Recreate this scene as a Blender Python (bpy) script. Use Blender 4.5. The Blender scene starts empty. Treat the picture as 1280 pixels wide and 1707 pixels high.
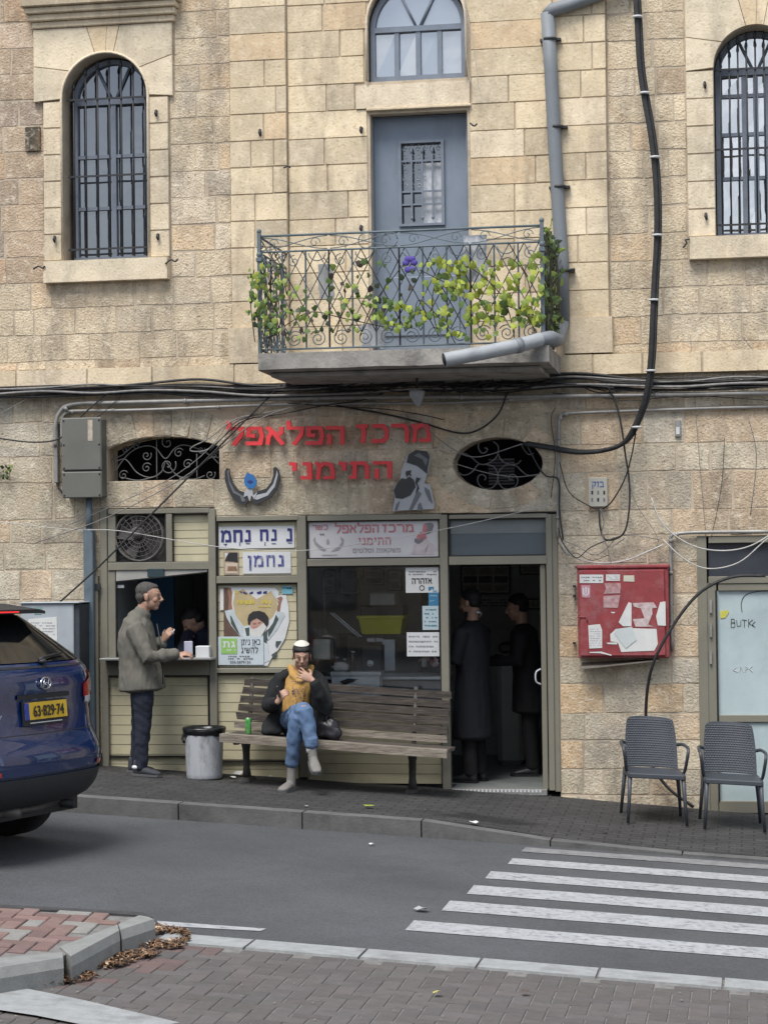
import bpy, bmesh, math, random
import numpy as np
from mathutils import Vector, Matrix, noise
random.seed(7)
R = math.radians
SC = bpy.context.scene
COL = SC.collection

# ------------------------------------------------------------------ camera
PXW, PXH, FOC = 1280.0, 1707.0, 3500.0          # photograph's pixel grid and focal length in those pixels
YAW, PITCH, ROLL = R(9.9), R(1.25), R(-0.7)
cF = Vector((-math.sin(YAW)*math.cos(PITCH), math.cos(YAW)*math.cos(PITCH), math.sin(PITCH)))
r0 = Vector((math.cos(YAW), math.sin(YAW), 0)); u0 = r0.cross(cF)
cR = r0*math.cos(ROLL) + u0*math.sin(ROLL); cU = -r0*math.sin(ROLL) + u0*math.cos(ROLL)
cP = Vector((-cF.x/cF.y*19.0, -19.0, 2.0))
cam = bpy.data.cameras.new('camera'); camo = bpy.data.objects.new('camera', cam); COL.objects.link(camo)
m3 = Matrix((cR, cU, -cF)).transposed()
camo.matrix_world = Matrix.Translation(cP) @ m3.to_4x4()
cam.sensor_fit = 'VERTICAL'; cam.sensor_height = 24.0; cam.lens = 24.0*FOC/PXH
cam.clip_start = 0.1; cam.clip_end = 800
SC.camera = camo

# ------------------------------------------------------------------ sky, sun, exposure
SUN_EL, SUN_AZ = R(60), R(196)                  # azimuth clockwise from +Y
w = bpy.data.worlds.new('World'); SC.world = w; w.use_nodes = True
nt = w.node_tree; bg = nt.nodes['Background']
sky = nt.nodes.new('ShaderNodeTexSky'); sky.sky_type = 'NISHITA'; sky.sun_disc = False
sky.sun_elevation = SUN_EL; sky.sun_rotation = SUN_AZ; sky.air_density = 1.0; sky.dust_density = 2.0
tc = nt.nodes.new('ShaderNodeTexCoord'); cn = nt.nodes.new('ShaderNodeTexNoise')
cn.inputs['Scale'].default_value = 2.2; cn.inputs['Detail'].default_value = 6; cn.inputs['Roughness'].default_value = .55
mp = nt.nodes.new('ShaderNodeMapping'); mp.inputs['Scale'].default_value = (1, 1, 2.5)
cr = nt.nodes.new('ShaderNodeValToRGB'); cr.color_ramp.elements[0].position = .36; cr.color_ramp.elements[1].position = .56
cc = nt.nodes.new('ShaderNodeTexNoise'); cc.inputs['Scale'].default_value = 4.0; cc.inputs['Detail'].default_value = 5
ccr = nt.nodes.new('ShaderNodeValToRGB')
ccr.color_ramp.elements[0].position = .3; ccr.color_ramp.elements[0].color = (4.3, 4.85, 5.7, 1)
ccr.color_ramp.elements[1].position = .7; ccr.color_ramp.elements[1].color = (9.0, 9.6, 10.4, 1)
mx = nt.nodes.new('ShaderNodeMix'); mx.data_type = 'RGBA'
L = nt.links.new
L(tc.outputs['Generated'], mp.inputs['Vector']); L(mp.outputs[0], cn.inputs['Vector']); L(mp.outputs[0], cc.inputs['Vector'])
L(cn.outputs['Fac'], cr.inputs[0]); L(cc.outputs['Fac'], ccr.inputs[0]); L(cr.outputs[0], mx.inputs['Factor'])
L(sky.outputs[0], mx.inputs[6]); L(ccr.outputs[0], mx.inputs[7]); L(mx.outputs[2], bg.inputs['Color'])
bg.inputs['Strength'].default_value = 0.088
sl = bpy.data.lights.new('sun', 'SUN'); sl.energy = 2.2; sl.angle = R(28); sl.color = (1, .965, .92)
so = bpy.data.objects.new('sun', sl); COL.objects.link(so)
sdir = Vector((math.sin(SUN_AZ)*math.cos(SUN_EL), math.cos(SUN_AZ)*math.cos(SUN_EL), math.sin(SUN_EL)))
so.rotation_euler = sdir.to_track_quat('Z', 'Y').to_euler(); so.location = (0, -10, 20)
vs = SC.view_settings; vs.view_transform = 'Standard'; vs.look = 'None'; vs.gamma = 1; vs.use_curve_mapping = False
vs.exposure = 0.92
SC.cycles.max_bounces = 8; SC.cycles.use_denoising = True

# ------------------------------------------------------------------ finding places: a photo pixel on a known plane
def ray(px, py): return cF + cR*((px-PXW/2)/FOC) - cU*((py-PXH/2)/FOC)
def P(px, py, Y=0.0):
    d = ray(px, py); return cP + d*((Y-cP.y)/d.y)
SL = 0.06
def G(px, py, c=-.22):                           # on the sloping ground z = -SL x + c
    d = ray(px, py); n = Vector((SL, 0, 1)); return cP + d*((c-n.dot(cP))/n.dot(d))
def gz(x, y=0):                                  # pavement height
    k = min(1, max(0, (x-.75)/1.3)); ck = -.09 - .115*k; cw = -.08 - .03*min(1, max(0, (x-1.5)/1.5))
    t = min(1, max(0, -y/2.2)); return -SL*x + cw + (ck-cw)*t
def rz(x): return -SL*x - .22

# ------------------------------------------------------------------ materials
MATS = {}
def mat(name, col, rough=.7, var=.15, vs_=6.0, bump=0.0, bs=30.0, metal=0.0, dirt=0.0, dcol=(.06, .05, .04), ds=1.5, stretch=(1,1,1), coat=0.0, tint=False, spec=.5, col2=None, streak=0, pits=0):
    if name in MATS: return MATS[name]
    if not name.startswith('lime'): col = tuple(c*.78 for c in col); dcol = tuple(c*.78 for c in dcol); col2 = tuple(c*.78 for c in col2) if col2 else None
    m = bpy.data.materials.new(name); m.use_nodes = True; n = m.node_tree; b = n.nodes['Principled BSDF']; l = n.links.new
    b.inputs['Roughness'].default_value = rough; b.inputs['Metallic'].default_value = metal
    b.inputs['Coat Weight'].default_value = coat; b.inputs['Specular IOR Level'].default_value = spec
    t = n.nodes.new('ShaderNodeTexCoord'); mp_ = n.nodes.new('ShaderNodeMapping'); mp_.inputs['Scale'].default_value = stretch
    l(t.outputs['Object'], mp_.inputs[0])
    nz = n.nodes.new('ShaderNodeTexNoise'); nz.inputs['Scale'].default_value = vs_; nz.inputs['Detail'].default_value = 6; nz.inputs['Roughness'].default_value = .6
    l(mp_.outputs[0], nz.inputs['Vector'])
    mr = n.nodes.new('ShaderNodeMapRange'); mr.inputs[1].default_value = .3; mr.inputs[2].default_value = .7
    mr.inputs[3].default_value = 0; mr.inputs[4].default_value = 1; l(nz.outputs['Fac'], mr.inputs[0])
    mix = n.nodes.new('ShaderNodeMix'); mix.data_type = 'RGBA'; l(mr.outputs[0], mix.inputs['Factor'])
    c2 = col2 or [min(1, c*(1+var)) for c in col]
    mix.inputs[6].default_value = (*[c*(1-var) for c in col], 1); mix.inputs[7].default_value = (*c2, 1)
    out = mix.outputs[2]
    if tint:
        at = n.nodes.new('ShaderNodeAttribute'); at.attribute_name = 'tint'
        mm = n.nodes.new('ShaderNodeMix'); mm.data_type = 'RGBA'; mm.blend_type = 'MULTIPLY'; mm.inputs['Factor'].default_value = 1
        l(out, mm.inputs[6]); l(at.outputs['Color'], mm.inputs[7]); out = mm.outputs[2]
    if dirt > 0:
        n2 = n.nodes.new('ShaderNodeTexNoise'); n2.inputs['Scale'].default_value = ds; n2.inputs['Detail'].default_value = 8; n2.inputs['Roughness'].default_value = .7
        l(mp_.outputs[0], n2.inputs['Vector'])
        m2 = n.nodes.new('ShaderNodeMapRange'); m2.inputs[1].default_value = .5; m2.inputs[2].default_value = .72; m2.inputs[4].default_value = dirt
        l(n2.outputs['Fac'], m2.inputs[0])
        mm = n.nodes.new('ShaderNodeMix'); mm.data_type = 'RGBA'; l(m2.outputs[0], mm.inputs['Factor'])
        l(out, mm.inputs[6]); mm.inputs[7].default_value = (*dcol, 1); out = mm.outputs[2]
    for amt, st_, sc_, lo_, hi_, cc_ in ((streak, (1.6, 1.6, .38), 1.7, .50, .76, (.16, .135, .11)), (streak*.8, (1, 1, .8), .8, .56, .74, (.26, .245, .22)), (pits, (1, 1, 1.4), 34, .55, .66, (.17, .125, .085)), (pits*.9, (1, 1, 1), 12, .52, .72, (.80, .71, .56)), (pits*.5, (1, 1, 1), 2.2, .5, .7, (.52, .36, .22))):
        if amt <= 0: continue
        mq = n.nodes.new('ShaderNodeMapping'); mq.inputs['Scale'].default_value = st_; l(t.outputs['Object'], mq.inputs[0])
        n4 = n.nodes.new('ShaderNodeTexNoise'); n4.inputs['Scale'].default_value = sc_; n4.inputs['Detail'].default_value = 7; n4.inputs['Roughness'].default_value = .68; l(mq.outputs[0], n4.inputs['Vector'])
        m4 = n.nodes.new('ShaderNodeMapRange'); m4.inputs[1].default_value = lo_; m4.inputs[2].default_value = hi_; m4.inputs[4].default_value = amt; l(n4.outputs['Fac'], m4.inputs[0])
        mm = n.nodes.new('ShaderNodeMix'); mm.data_type = 'RGBA'; l(m4.outputs[0], mm.inputs['Factor']); l(out, mm.inputs[6]); mm.inputs[7].default_value = (*cc_, 1); out = mm.outputs[2]
    l(out, b.inputs['Base Color'])
    if bump > 0:
        n3 = n.nodes.new('ShaderNodeTexNoise'); n3.inputs['Scale'].default_value = bs; n3.inputs['Detail'].default_value = 8; n3.inputs['Roughness'].default_value = .65
        l(mp_.outputs[0], n3.inputs['Vector'])
        bp = n.nodes.new('ShaderNodeBump'); bp.inputs['Strength'].default_value = bump; bp.inputs['Distance'].default_value = .025 if name == 'limestone_rough' else .01
        l(n3.outputs['Fac'], bp.inputs['Height']); l(bp.outputs[0], b.inputs['Normal'])
    m.diffuse_color = (*col, 1); MATS[name] = m; return m

def glass_mat(name, refl, tintc, rough=.03, trans=.0, wob=0.0):
    """window glass: a glossy sheet over what is behind it (clear) or over a dark body"""
    m = bpy.data.materials.new(name); m.use_nodes = True; n = m.node_tree; l = n.links.new
    n.nodes.remove(n.nodes['Principled BSDF']); o = n.nodes['Material Output']
    gl = n.nodes.new('ShaderNodeBsdfGlossy'); gl.inputs['Roughness'].default_value = rough
    back = n.nodes.new('ShaderNodeBsdfTransparent' if trans else 'ShaderNodeBsdfDiffuse'); back.inputs['Color'].default_value = (*tintc, 1)
    mx_ = n.nodes.new('ShaderNodeMixShader'); fr = n.nodes.new('ShaderNodeFresnel'); fr.inputs['IOR'].default_value = 1.5
    ad = n.nodes.new('ShaderNodeMath'); ad.operation = 'ADD'; ad.inputs[1].default_value = refl; ad.use_clamp = True
    l(fr.outputs[0], ad.inputs[0]); l(ad.outputs[0], mx_.inputs[0]); l(back.outputs[0], mx_.inputs[1]); l(gl.outputs[0], mx_.inputs[2]); l(mx_.outputs[0], o.inputs['Surface'])
    if wob:
        nz = n.nodes.new('ShaderNodeTexNoise'); nz.inputs['Scale'].default_value = 3.0; tt = n.nodes.new('ShaderNodeTexCoord')
        bp = n.nodes.new('ShaderNodeBump'); bp.inputs['Strength'].default_value = wob; bp.inputs['Distance'].default_value = .02
        l(tt.outputs['Object'], nz.inputs['Vector']); l(nz.outputs['Fac'], bp.inputs['Height']); l(bp.outputs[0], gl.inputs['Normal'])
    MATS[name] = m; return m

# ------------------------------------------------------------------ objects
def tag(o, label=None, cat=None, group=None, kind=None):
    if label: o['label'] = label
    if cat: o['category'] = cat
    if group: o['group'] = group
    if kind: o['kind'] = kind
    return o
def empty(name, loc, label=None, cat=None, group=None, kind=None):
    o = bpy.data.objects.new(name, None); o.location = loc; o.empty_display_size = .1; COL.objects.link(o)
    o['_loc'] = 0; del o['_loc']
    return tag(o, label, cat, group, kind)
def world_loc(o):
    v = Vector(o.location)
    while o.parent is not None: o = o.parent; v = v + Vector(o.location)
    return v
class MB:
    """collects shapes in world coordinates, then becomes ONE object"""
    def __init__(s): s.v = []; s.f = []; s.mi = []; s.col = []; s.cur = 0; s.tint = (1, 1, 1); s.smooth = []; s.sm = False
    def add(s, vs_, fs):
        k = len(s.v); s.v += [tuple(v) for v in vs_]
        for f in fs: s.f.append([i+k for i in f]); s.mi.append(s.cur); s.col.append(s.tint); s.smooth.append(s.sm)
        return s
    def box(s, x0, x1, y0, y1, z0, z1, bev=0):
        if bev <= 0:
            v = [(x, y, z) for z in (z0, z1) for y in (y0, y1) for x in (x0, x1)]
            return s.add(v, [(0,2,3,1), (4,5,7,6), (0,1,5,4), (2,6,7,3), (0,4,6,2), (1,3,7,5)])
        bm = bmesh.new(); bmesh.ops.create_cube(bm, size=1)
        for v in bm.verts: v.co = Vector(((x0+x1)/2+v.co.x*(x1-x0), (y0+y1)/2+v.co.y*(y1-y0), (z0+z1)/2+v.co.z*(z1-z0)))
        bmesh.ops.bevel(bm, geom=bm.edges[:], offset=min(bev, .45*min(abs(x1-x0), abs(y1-y0), abs(z1-z0))), segments=1, affect='EDGES')
        bm.verts.index_update(); s.add([v.co[:] for v in bm.verts], [[v.index for v in f.verts] for f in bm.faces]); bm.free(); return s
    def hexa(s, b, t):                           # bottom quad, top quad (same winding)
        return s.add(list(b)+list(t), [(3,2,1,0), (4,5,6,7), (0,1,5,4), (1,2,6,5), (2,3,7,6), (3,0,4,7)])
    def tube(s, pts, r, n=6, caps=True, closed=False):
        pts = [Vector(p) for p in pts]; m = len(pts); rr = r if hasattr(r, '__len__') else [r]*m
        up = None; vs_ = []; fs = []
        for i, p in enumerate(pts):
            t = (pts[(i+1) % m]-pts[i-1]) if closed else (pts[min(i+1, m-1)]-pts[max(i-1, 0)])
            if t.length < 1e-9: t = Vector((0, 0, 1))
            t.normalize()
            if up is None:
                up = Vector((0, 0, 1)) if abs(t.z) < .9 else Vector((0, 1, 0))
            a = up - t*up.dot(t)
            if a.length < 1e-4: a = t.orthogonal()
            a.normalize(); b = t.cross(a); up = a
            for k in range(n):
                th = 2*math.pi*k/n; vs_.append(p + a*(rr[i]*math.cos(th)) + b*(rr[i]*math.sin(th)))
        for i in range(m if closed else m-1):
            j = (i+1) % m
            for k in range(n): fs.append((i*n+k, i*n+(k+1) % n, j*n+(k+1) % n, j*n+k))
        if caps and not closed: fs.append(tuple(range(n-1, -1, -1))); fs.append(tuple((m-1)*n+k for k in range(n)))
        o_ = s.sm; s.sm = n > 4; s.add(vs_, fs); s.sm = o_; return s
    def cyl(s, a, b, r, n=12, r2=None): return s.tube([a, b], [r, r if r2 is None else r2], n)
    def ball(s, c, rad, n=10, m=7, M=None):
        c = Vector(c); rad = rad if hasattr(rad, '__len__') else (rad,)*3; vs_ = [None]*0; fs = []
        vs_.append((0, 0, 1))
        for i in range(1, m):
            a = math.pi*i/m
            for k in range(n): t = 2*math.pi*k/n; vs_.append((math.sin(a)*math.cos(t), math.sin(a)*math.sin(t), math.cos(a)))
        vs_.append((0, 0, -1)); e = len(vs_)-1
        for k in range(n):
            fs.append((0, 1+k, 1+(k+1) % n)); fs.append((e, 1+(m-2)*n+(k+1) % n, 1+(m-2)*n+k))
            for i in range(m-2): fs.append((1+i*n+k, 1+(i+1)*n+k, 1+(i+1)*n+(k+1) % n, 1+i*n+(k+1) % n))
        o_ = []
        for v in vs_:
            v = Vector((v[0]*rad[0], v[1]*rad[1], v[2]*rad[2]))
            if M is not None: v = M @ v
            o_.append(c+v)
        q = s.sm; s.sm = True; s.add(o_, fs); s.sm = q; return s
    def loft(s, pts, rad, hint=(1, 0, 0), n=14):
        """closed tapered tube of elliptical sections; rad = [(ra, rb)], ra lies along hint; rounded ends"""
        pts = [Vector(p) for p in pts]; rad = [(r, r) if not hasattr(r, '__len__') else r for r in rad]
        t0 = (pts[0]-pts[1]).normalized(); t1 = (pts[-1]-pts[-2]).normalized()
        e0 = min(.03, min(rad[0])*.6); e1 = min(.03, min(rad[-1])*.6)
        P_ = [pts[0]+t0*e0, pts[0]+t0*e0*.7] + pts + [pts[-1]+t1*e1*.7, pts[-1]+t1*e1]
        Q = [(rad[0][0]*.15, rad[0][1]*.15), (rad[0][0]*.7, rad[0][1]*.7)] + list(rad) + [(rad[-1][0]*.7, rad[-1][1]*.7), (rad[-1][0]*.15, rad[-1][1]*.15)]
        m = len(P_); h = Vector(hint); vs_ = []; fs = []
        for i, p in enumerate(P_):
            t = (P_[min(i+1, m-1)]-P_[max(i-1, 0)]).normalized()
            a = h - t*h.dot(t)
            if a.length < .15: a = t.orthogonal() - t*0
            a.normalize(); b = t.cross(a)
            for k in range(n):
                th = 2*math.pi*k/n; vs_.append(p + a*(Q[i][0]*math.cos(th)) + b*(Q[i][1]*math.sin(th)))
        for i in range(m-1):
            for k in range(n): fs.append((i*n+k, i*n+(k+1) % n, (i+1)*n+(k+1) % n, (i+1)*n+k))
        fs.append(tuple(range(n-1, -1, -1))); fs.append(tuple((m-1)*n+k for k in range(n)))
        q = s.sm; s.sm = True; s.add(vs_, fs); s.sm = q; return s
    def prism(s, pts2, y0, y1):
        """polygon in the wall plane (x, z), extruded from y0 (front, nearer the street) to y1"""
        n = len(pts2); a = sum(pts2[i][0]*pts2[(i+1) % n][1]-pts2[(i+1) % n][0]*pts2[i][1] for i in range(n))
        if a < 0: pts2 = pts2[::-1]
        v = [(x, y0, z) for x, z in pts2] + [(x, y1, z) for x, z in pts2]
        f = [tuple(range(n)), tuple(range(2*n-1, n-1, -1))] + [(i, i+n, (i+1) % n+n, (i+1) % n) for i in range(n)]
        return s.add(v, f)
    def build(s, name, mats, parent=None, label=None, cat=None, group=None, kind=None, at=None, autosmooth=False):
        me = bpy.data.meshes.new(name)
        if at is None:
            if parent is not None: at = world_loc(parent)
            elif s.v:
                a = np.array(s.v); at = Vector(((a[:, 0].min()+a[:, 0].max())/2, (a[:, 1].min()+a[:, 1].max())/2, a[:, 2].min()))
            else: at = Vector((0, 0, 0))
        at = Vector(at)
        me.from_pydata([(v[0]-at.x, v[1]-at.y, v[2]-at.z) for v in s.v], [], s.f)
        if not isinstance(mats, (list, tuple)): mats = [mats]
        for m in mats: me.materials.append(m)
        me.polygons.foreach_set('material_index', s.mi); me.polygons.foreach_set('use_smooth', s.smooth)
        ca = me.attributes.new('tint', 'FLOAT_COLOR', 'CORNER'); buf = []
        for f, c in zip(s.f, s.col): buf += [c[0], c[1], c[2], 1.0]*len(f)
        ca.data.foreach_set('color', buf); me.update()
        o = bpy.data.objects.new(name, me); COL.objects.link(o)
        if parent is not None: o.parent = parent; o.location = at - world_loc(parent)
        else: o.location = at
        return tag(o, label, cat, group, kind)

def cat_rom(pts, k=6):
    pts = [Vector(p) for p in pts]; out = []
    q = [pts[0]*2-pts[1]] + pts + [pts[-1]*2-pts[-2]]
    for i in range(1, len(q)-2):
        a, b, c, d = q[i-1:i+3]
        for j in range(k):
            t = j/k; out.append(.5*((2*b)+(c-a)*t+(2*a-5*b+4*c-d)*t*t+(3*b-3*c+d-a)*t**3))
    out.append(pts[-1]); return out
def X(px, py=900, Y=0): return P(px, py, Y).x
def Z(py, px=640, Y=0): return P(px, py, Y).z
def wrect(x0, y0, x1, y1, Y=0):
    """pixel rectangle on a wall-parallel plane -> X0, X1, Z0, Z1"""
    xm, ym = (x0+x1)/2, (y0+y1)/2
    return P(x0, ym, Y).x, P(x1, ym, Y).x, P(xm, y1, Y).z, P(xm, y0, Y).z
def wbox(mb, x0, y0, x1, y1, Yf, Yb, bev=0):
    a, b, c, d = wrect(x0, y0, x1, y1, Yf); return mb.box(a, b, Yf, Yb, c, d, bev)
def pl(pts, Y): return [P(x, y, Y) for x, y in pts]
def pl2(pts, Y): return [(P(x, y, Y).x, P(x, y, Y).z) for x, y in pts]

# ------------------------------------------------------------------ palette
M_lime = mat('limestone_rough', (.63, .52, .365), .93, .14, 3, .8, 48, dirt=.4, dcol=(.17, .13, .09), ds=1.6, tint=True, streak=.95, pits=.8)
M_ash = mat('limestone_smooth', (.64, .525, .355), .88, .15, 3.0, .6, 45, dirt=.2, dcol=(.22, .16, .1), ds=2.0, tint=True, streak=.7, pits=.45)
M_mort = mat('lime_mortar', (.45, .375, .28), .95, .45, 3, .6, 60, dirt=.4, dcol=(.1, .08, .06), ds=3)
M_conc = mat('stained_concrete', (.34, .32, .29), .9, .3, 4, .8, 24, dirt=.9, dcol=(.05, .048, .045), ds=3)
M_alu = mat('beige_aluminium', (.25, .235, .185), .5, .1, 4, 0, dirt=.35, dcol=(.12, .11, .09), ds=4, spec=.4)
M_slat = mat('cream_slats', (.56, .51, .34), .6, .08, 3, 0, dirt=.4, dcol=(.16, .14, .1), ds=2.5, stretch=(1, 1, .6))
M_dark = mat('dark_interior', (.03, .032, .036), .9, .3, 2)
M_black = mat('black_rubber_and_hole', (.012, .012, .013), .55, .2, 8)
M_wire = mat('dusty_black_cable', (.022, .022, .023), .65, .5, 20)
M_wgrey = mat('grey_cable', (.22, .21, .2), .6, .3, 20)
M_wwhite = mat('white_cable', (.5, .49, .46), .6, .2, 20)
M_pipe = mat('grey_drainpipe', (.22, .24, .26), .6, .15, 5, .1, 30, dirt=.4, dcol=(.08, .08, .08), ds=5)
M_cond = mat('steel_conduit', (.34, .33, .31), .5, .2, 8, .1, 40, dirt=.45, dcol=(.12, .11, .1), ds=6, metal=.2)
M_iron = mat('dark_iron', (.022, .024, .028), .6, .3, 20, .2, 80)
M_railm = mat('weathered_rail_paint', (.13, .17, .19), .6, .3, 9, .2, 60, dirt=.6, dcol=(.05, .045, .045), ds=9)
M_frameblue = mat('grey_blue_window_paint', (.2, .235, .29), .6, .12, 8, .1, 50, dirt=.3, dcol=(.12, .12, .13), ds=6)
M_doorblue = mat('grey_blue_door_paint', (.22, .265, .33), .55, .1, 4, .15, 40, dirt=.35, dcol=(.12, .13, .15), ds=3, stretch=(1, 1, .4))
M_red = mat('red_sign_acrylic', (.85, .05, .06), .5, .12, 5, 0, dirt=.35, dcol=(.5, .08, .08), ds=6)
M_white = mat('white_print', (.68, .69, .7), .6, .06, 5, 0, dirt=.12, dcol=(.4, .4, .38), ds=5)
M_paper = mat('paper', (.72, .72, .7), .85, .06, 8, .1, 30, dirt=.15, dcol=(.4, .38, .34), ds=9)
M_navy = mat('navy_ink', (.025, .03, .17), .7, .1, 5)
M_ink = mat('black_ink', (.02, .02, .022), .7, .2, 9)
M_inkg = mat('grey_ink', (.2, .2, .21), .7, .2, 9)
M_pink = mat('faded_red_ink', (.58, .2, .21), .7, .1, 9)
M_skin = mat('skin', (.46, .27, .19), .55, .1, 12)
M_glassU = glass_mat('upper_window_glass', .20, (.035, .04, .05), .04, wob=.15)
M_glassC = glass_mat('transom_glass', .42, (.2, .22, .25), .05, wob=.12)
M_glassR = glass_mat('bright_window_glass', .62, (.2, .2, .2), .03, wob=.3)
M_glassS = glass_mat('shop_glass', .06, (.92, .93, .94), .02, trans=1)
M_glassF = glass_mat('dusty_transom_glass', .03, (.08, .1, .115), .25)

def part_empty(name, parent, at, **kw):
    o = empty(name, Vector(at)-world_loc(parent), **kw); o.parent = parent; return o

# ================================================================== GROUND
M_asph = mat('asphalt', (.088, .092, .098), .9, .22, .7, 1.0, 70, dirt=.75, dcol=(.05, .051, .053), ds=.5)
M_pave = mat('dark_pavement', (.05, .049, .048), .85, .25, 3, .6, 50, dirt=.7, dcol=(.028, .027, .027), ds=1.6)
M_kerb = mat('kerb_concrete', (.135, .135, .132), .9, .2, 6, .5, 50, dirt=.7, dcol=(.05, .05, .05), ds=2.5)
M_kerbw = mat('worn_white_kerb_paint', (.34, .35, .35), .85, .15, 12, .5, 60, dirt=.75, dcol=(.17, .17, .17), ds=5)
M_paint = mat('worn_road_paint', (.42, .43, .445), .8, .12, 9, .4, 120, dirt=1.0, dcol=(.10, .103, .108), ds=20)
M_paver = mat('grey_brown_paver', (.118, .109, .107), .92, .12, 14, .6, 90, dirt=.35, dcol=(.08, .07, .068), ds=3, tint=True)
M_redpv = mat('red_paver', (.205, .135, .125), .92, .15, 10, .5, 70, dirt=.45, dcol=(.2, .17, .15), ds=4, tint=True)
M_joint = mat('sandy_joint', (.20, .19, .18), .95, .3, 20, .4, 90, dirt=.4, dcol=(.1, .09, .085), ds=5)
M_kconc = mat('island_kerb_concrete', (.26, .265, .255), .85, .12, 9, .4, 60, dirt=.4, dcol=(.18, .18, .17), ds=5)

mb = MB()
nx_, ny_ = 24, 14
vs0 = []
for j in range(ny_+1):
    for i in range(nx_+1):
        x = -60+120*i/nx_; y = -70+75*j/ny_; vs0.append((x, y, rz(x)))
mb.add(vs0, [(j*(nx_+1)+i, j*(nx_+1)+i+1, (j+1)*(nx_+1)+i+1, (j+1)*(nx_+1)+i) for j in range(ny_) for i in range(nx_)])
road = mb.build('road', M_asph, kind='structure', label='grey asphalt road sloping down past the shop', at=(0, 0, 0))
# worn white crossing stripes, each its own part of the road
STR = [((866, 1413), (868, 1419), (1290, 1448), (1290, 1443)), ]
def gpt(px, py, dz=0.0, c=-.22): q = G(px, py, c); q.z += dz; return q
stripe_l = [(868, 1413, 1420), (846, 1431, 1441), (810, 1453, 1465), (782, 1476, 1491), (742, 1502, 1519), (682, 1535, 1552)]
for k, (xl, yt, yb) in enumerate(stripe_l):
    A = gpt(xl+8, yt); B = gpt(xl, yb); ya, yb_ = A.y, B.y
    mb = MB(); n = 26; xs = [min(A.x, B.x) + (5.2-min(A.x, B.x))*i/n for i in range(n+1)]
    vv = []
    for i, x in enumerate(xs):
        o = (A.x-B.x) if i == 0 else 0
        j1, j2 = random.uniform(-.006, .006), random.uniform(-.006, .006)
        vv.append((x + max(0, o), ya+j1, rz(x+max(0, o))+.004)); vv.append((x, yb_+j2, rz(x)+.004))
    mb.add(vv, [(2*i+1, 2*i+3, 2*i+2, 2*i) for i in range(n)])
    mb.build('crossing_stripe', M_paint if k else mat('faint_road_paint', (.25, .25, .255), .8, .2, 9, .4, 120, dirt=.8, dcol=(.11, .11, .115), ds=14), parent=road)
mb = MB(); q = [gpt(262, 1536, .004), gpt(444, 1549, .004), gpt(434, 1553, .004), gpt(268, 1544, .004)]
mb.add(q, [(3, 2, 1, 0)]); mb.build('lane_line', M_paint, parent=road)

# pavement slab in front of the shops with a dropped kerb on the right
mb = MB(); NX, NY = 150, 12; vv = []
for j in range(NY+1):
    y = .4 - 2.45*j/NY
    for i in range(NX+1):
        x = -16 + 28*i/NX; vv.append((x, y, gz(x, y) + .006*noise.noise(Vector((x*1.3, y*1.3, 0)))))
mb.sm = True
mb.add(vv, [(j*(NX+1)+i, (j+1)*(NX+1)+i, (j+1)*(NX+1)+i+1, j*(NX+1)+i+1) for j in range(NY) for i in range(NX)])
# brick-paved look in relief only: rows of small blocks too flat to tell apart at this grazing view
def aggregate(m_, sc_, lo_c, hi_c, amt):
    n = m_.node_tree; b = n.nodes['Principled BSDF']; t = n.nodes.new('ShaderNodeTexCoord'); z_ = n.nodes.new('ShaderNodeTexVoronoi'); z_.inputs['Scale'].default_value = sc_
    n.links.new(t.outputs['Object'], z_.inputs['Vector']); r_ = n.nodes.new('ShaderNodeMix'); r_.data_type = 'RGBA'; r_.blend_type = 'MULTIPLY'; r_.inputs['Factor'].default_value = amt
    c_ = n.nodes.new('ShaderNodeMapRange'); c_.inputs[3].default_value = lo_c; c_.inputs[4].default_value = hi_c; sp_ = n.nodes.new('ShaderNodeSeparateColor'); n.links.new(z_.outputs['Color'], sp_.inputs[0]); n.links.new(sp_.outputs[0], c_.inputs[0])
    src_ = b.inputs['Base Color'].links[0].from_socket; n.links.new(src_, r_.inputs[6]); n.links.new(c_.outputs[0], r_.inputs[7]); n.links.new(r_.outputs[2], b.inputs['Base Color'])
    # cracks and tyre-polished streaks
    v2 = n.nodes.new('ShaderNodeTexVoronoi'); v2.feature = 'DISTANCE_TO_EDGE'; v2.inputs['Scale'].default_value = .55; nz2 = n.nodes.new('ShaderNodeTexNoise'); nz2.inputs['Scale'].default_value = 3; nz2.inputs['Detail'].default_value = 6
    ad = n.nodes.new('ShaderNodeVectorMath'); ad.operation = 'MULTIPLY_ADD'; ad.inputs[1].default_value = (.35, .35, .35); n.links.new(nz2.outputs['Color'], ad.inputs[0]); n.links.new(t.outputs['Object'], ad.inputs[2]); n.links.new(ad.outputs[0], v2.inputs['Vector'])
    c2 = n.nodes.new('ShaderNodeMapRange'); c2.inputs[1].default_value = .0; c2.inputs[2].default_value = .008; c2.inputs[3].default_value = .78; c2.inputs[4].default_value = 1; n.links.new(v2.outputs['Distance'], c2.inputs[0])
    r2 = n.nodes.new('ShaderNodeMix'); r2.data_type = 'RGBA'; r2.blend_type = 'MULTIPLY'; r2.inputs['Factor'].default_value = amt; n.links.new(r_.outputs[2], r2.inputs[6]); n.links.new(c2.outputs[0], r2.inputs[7]); n.links.new(r2.outputs[2], b.inputs['Base Color'])
aggregate(M_asph, 95, .6, 1.4, .5)
pm = M_pave; n = pm.node_tree; b = n.nodes['Principled BSDF']
bt = n.nodes.new('ShaderNodeTexBrick'); tcx = n.nodes.new('ShaderNodeTexCoord'); mpx = n.nodes.new('ShaderNodeMapping'); mpx.inputs['Scale'].default_value = (1, 1, 1)
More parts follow.
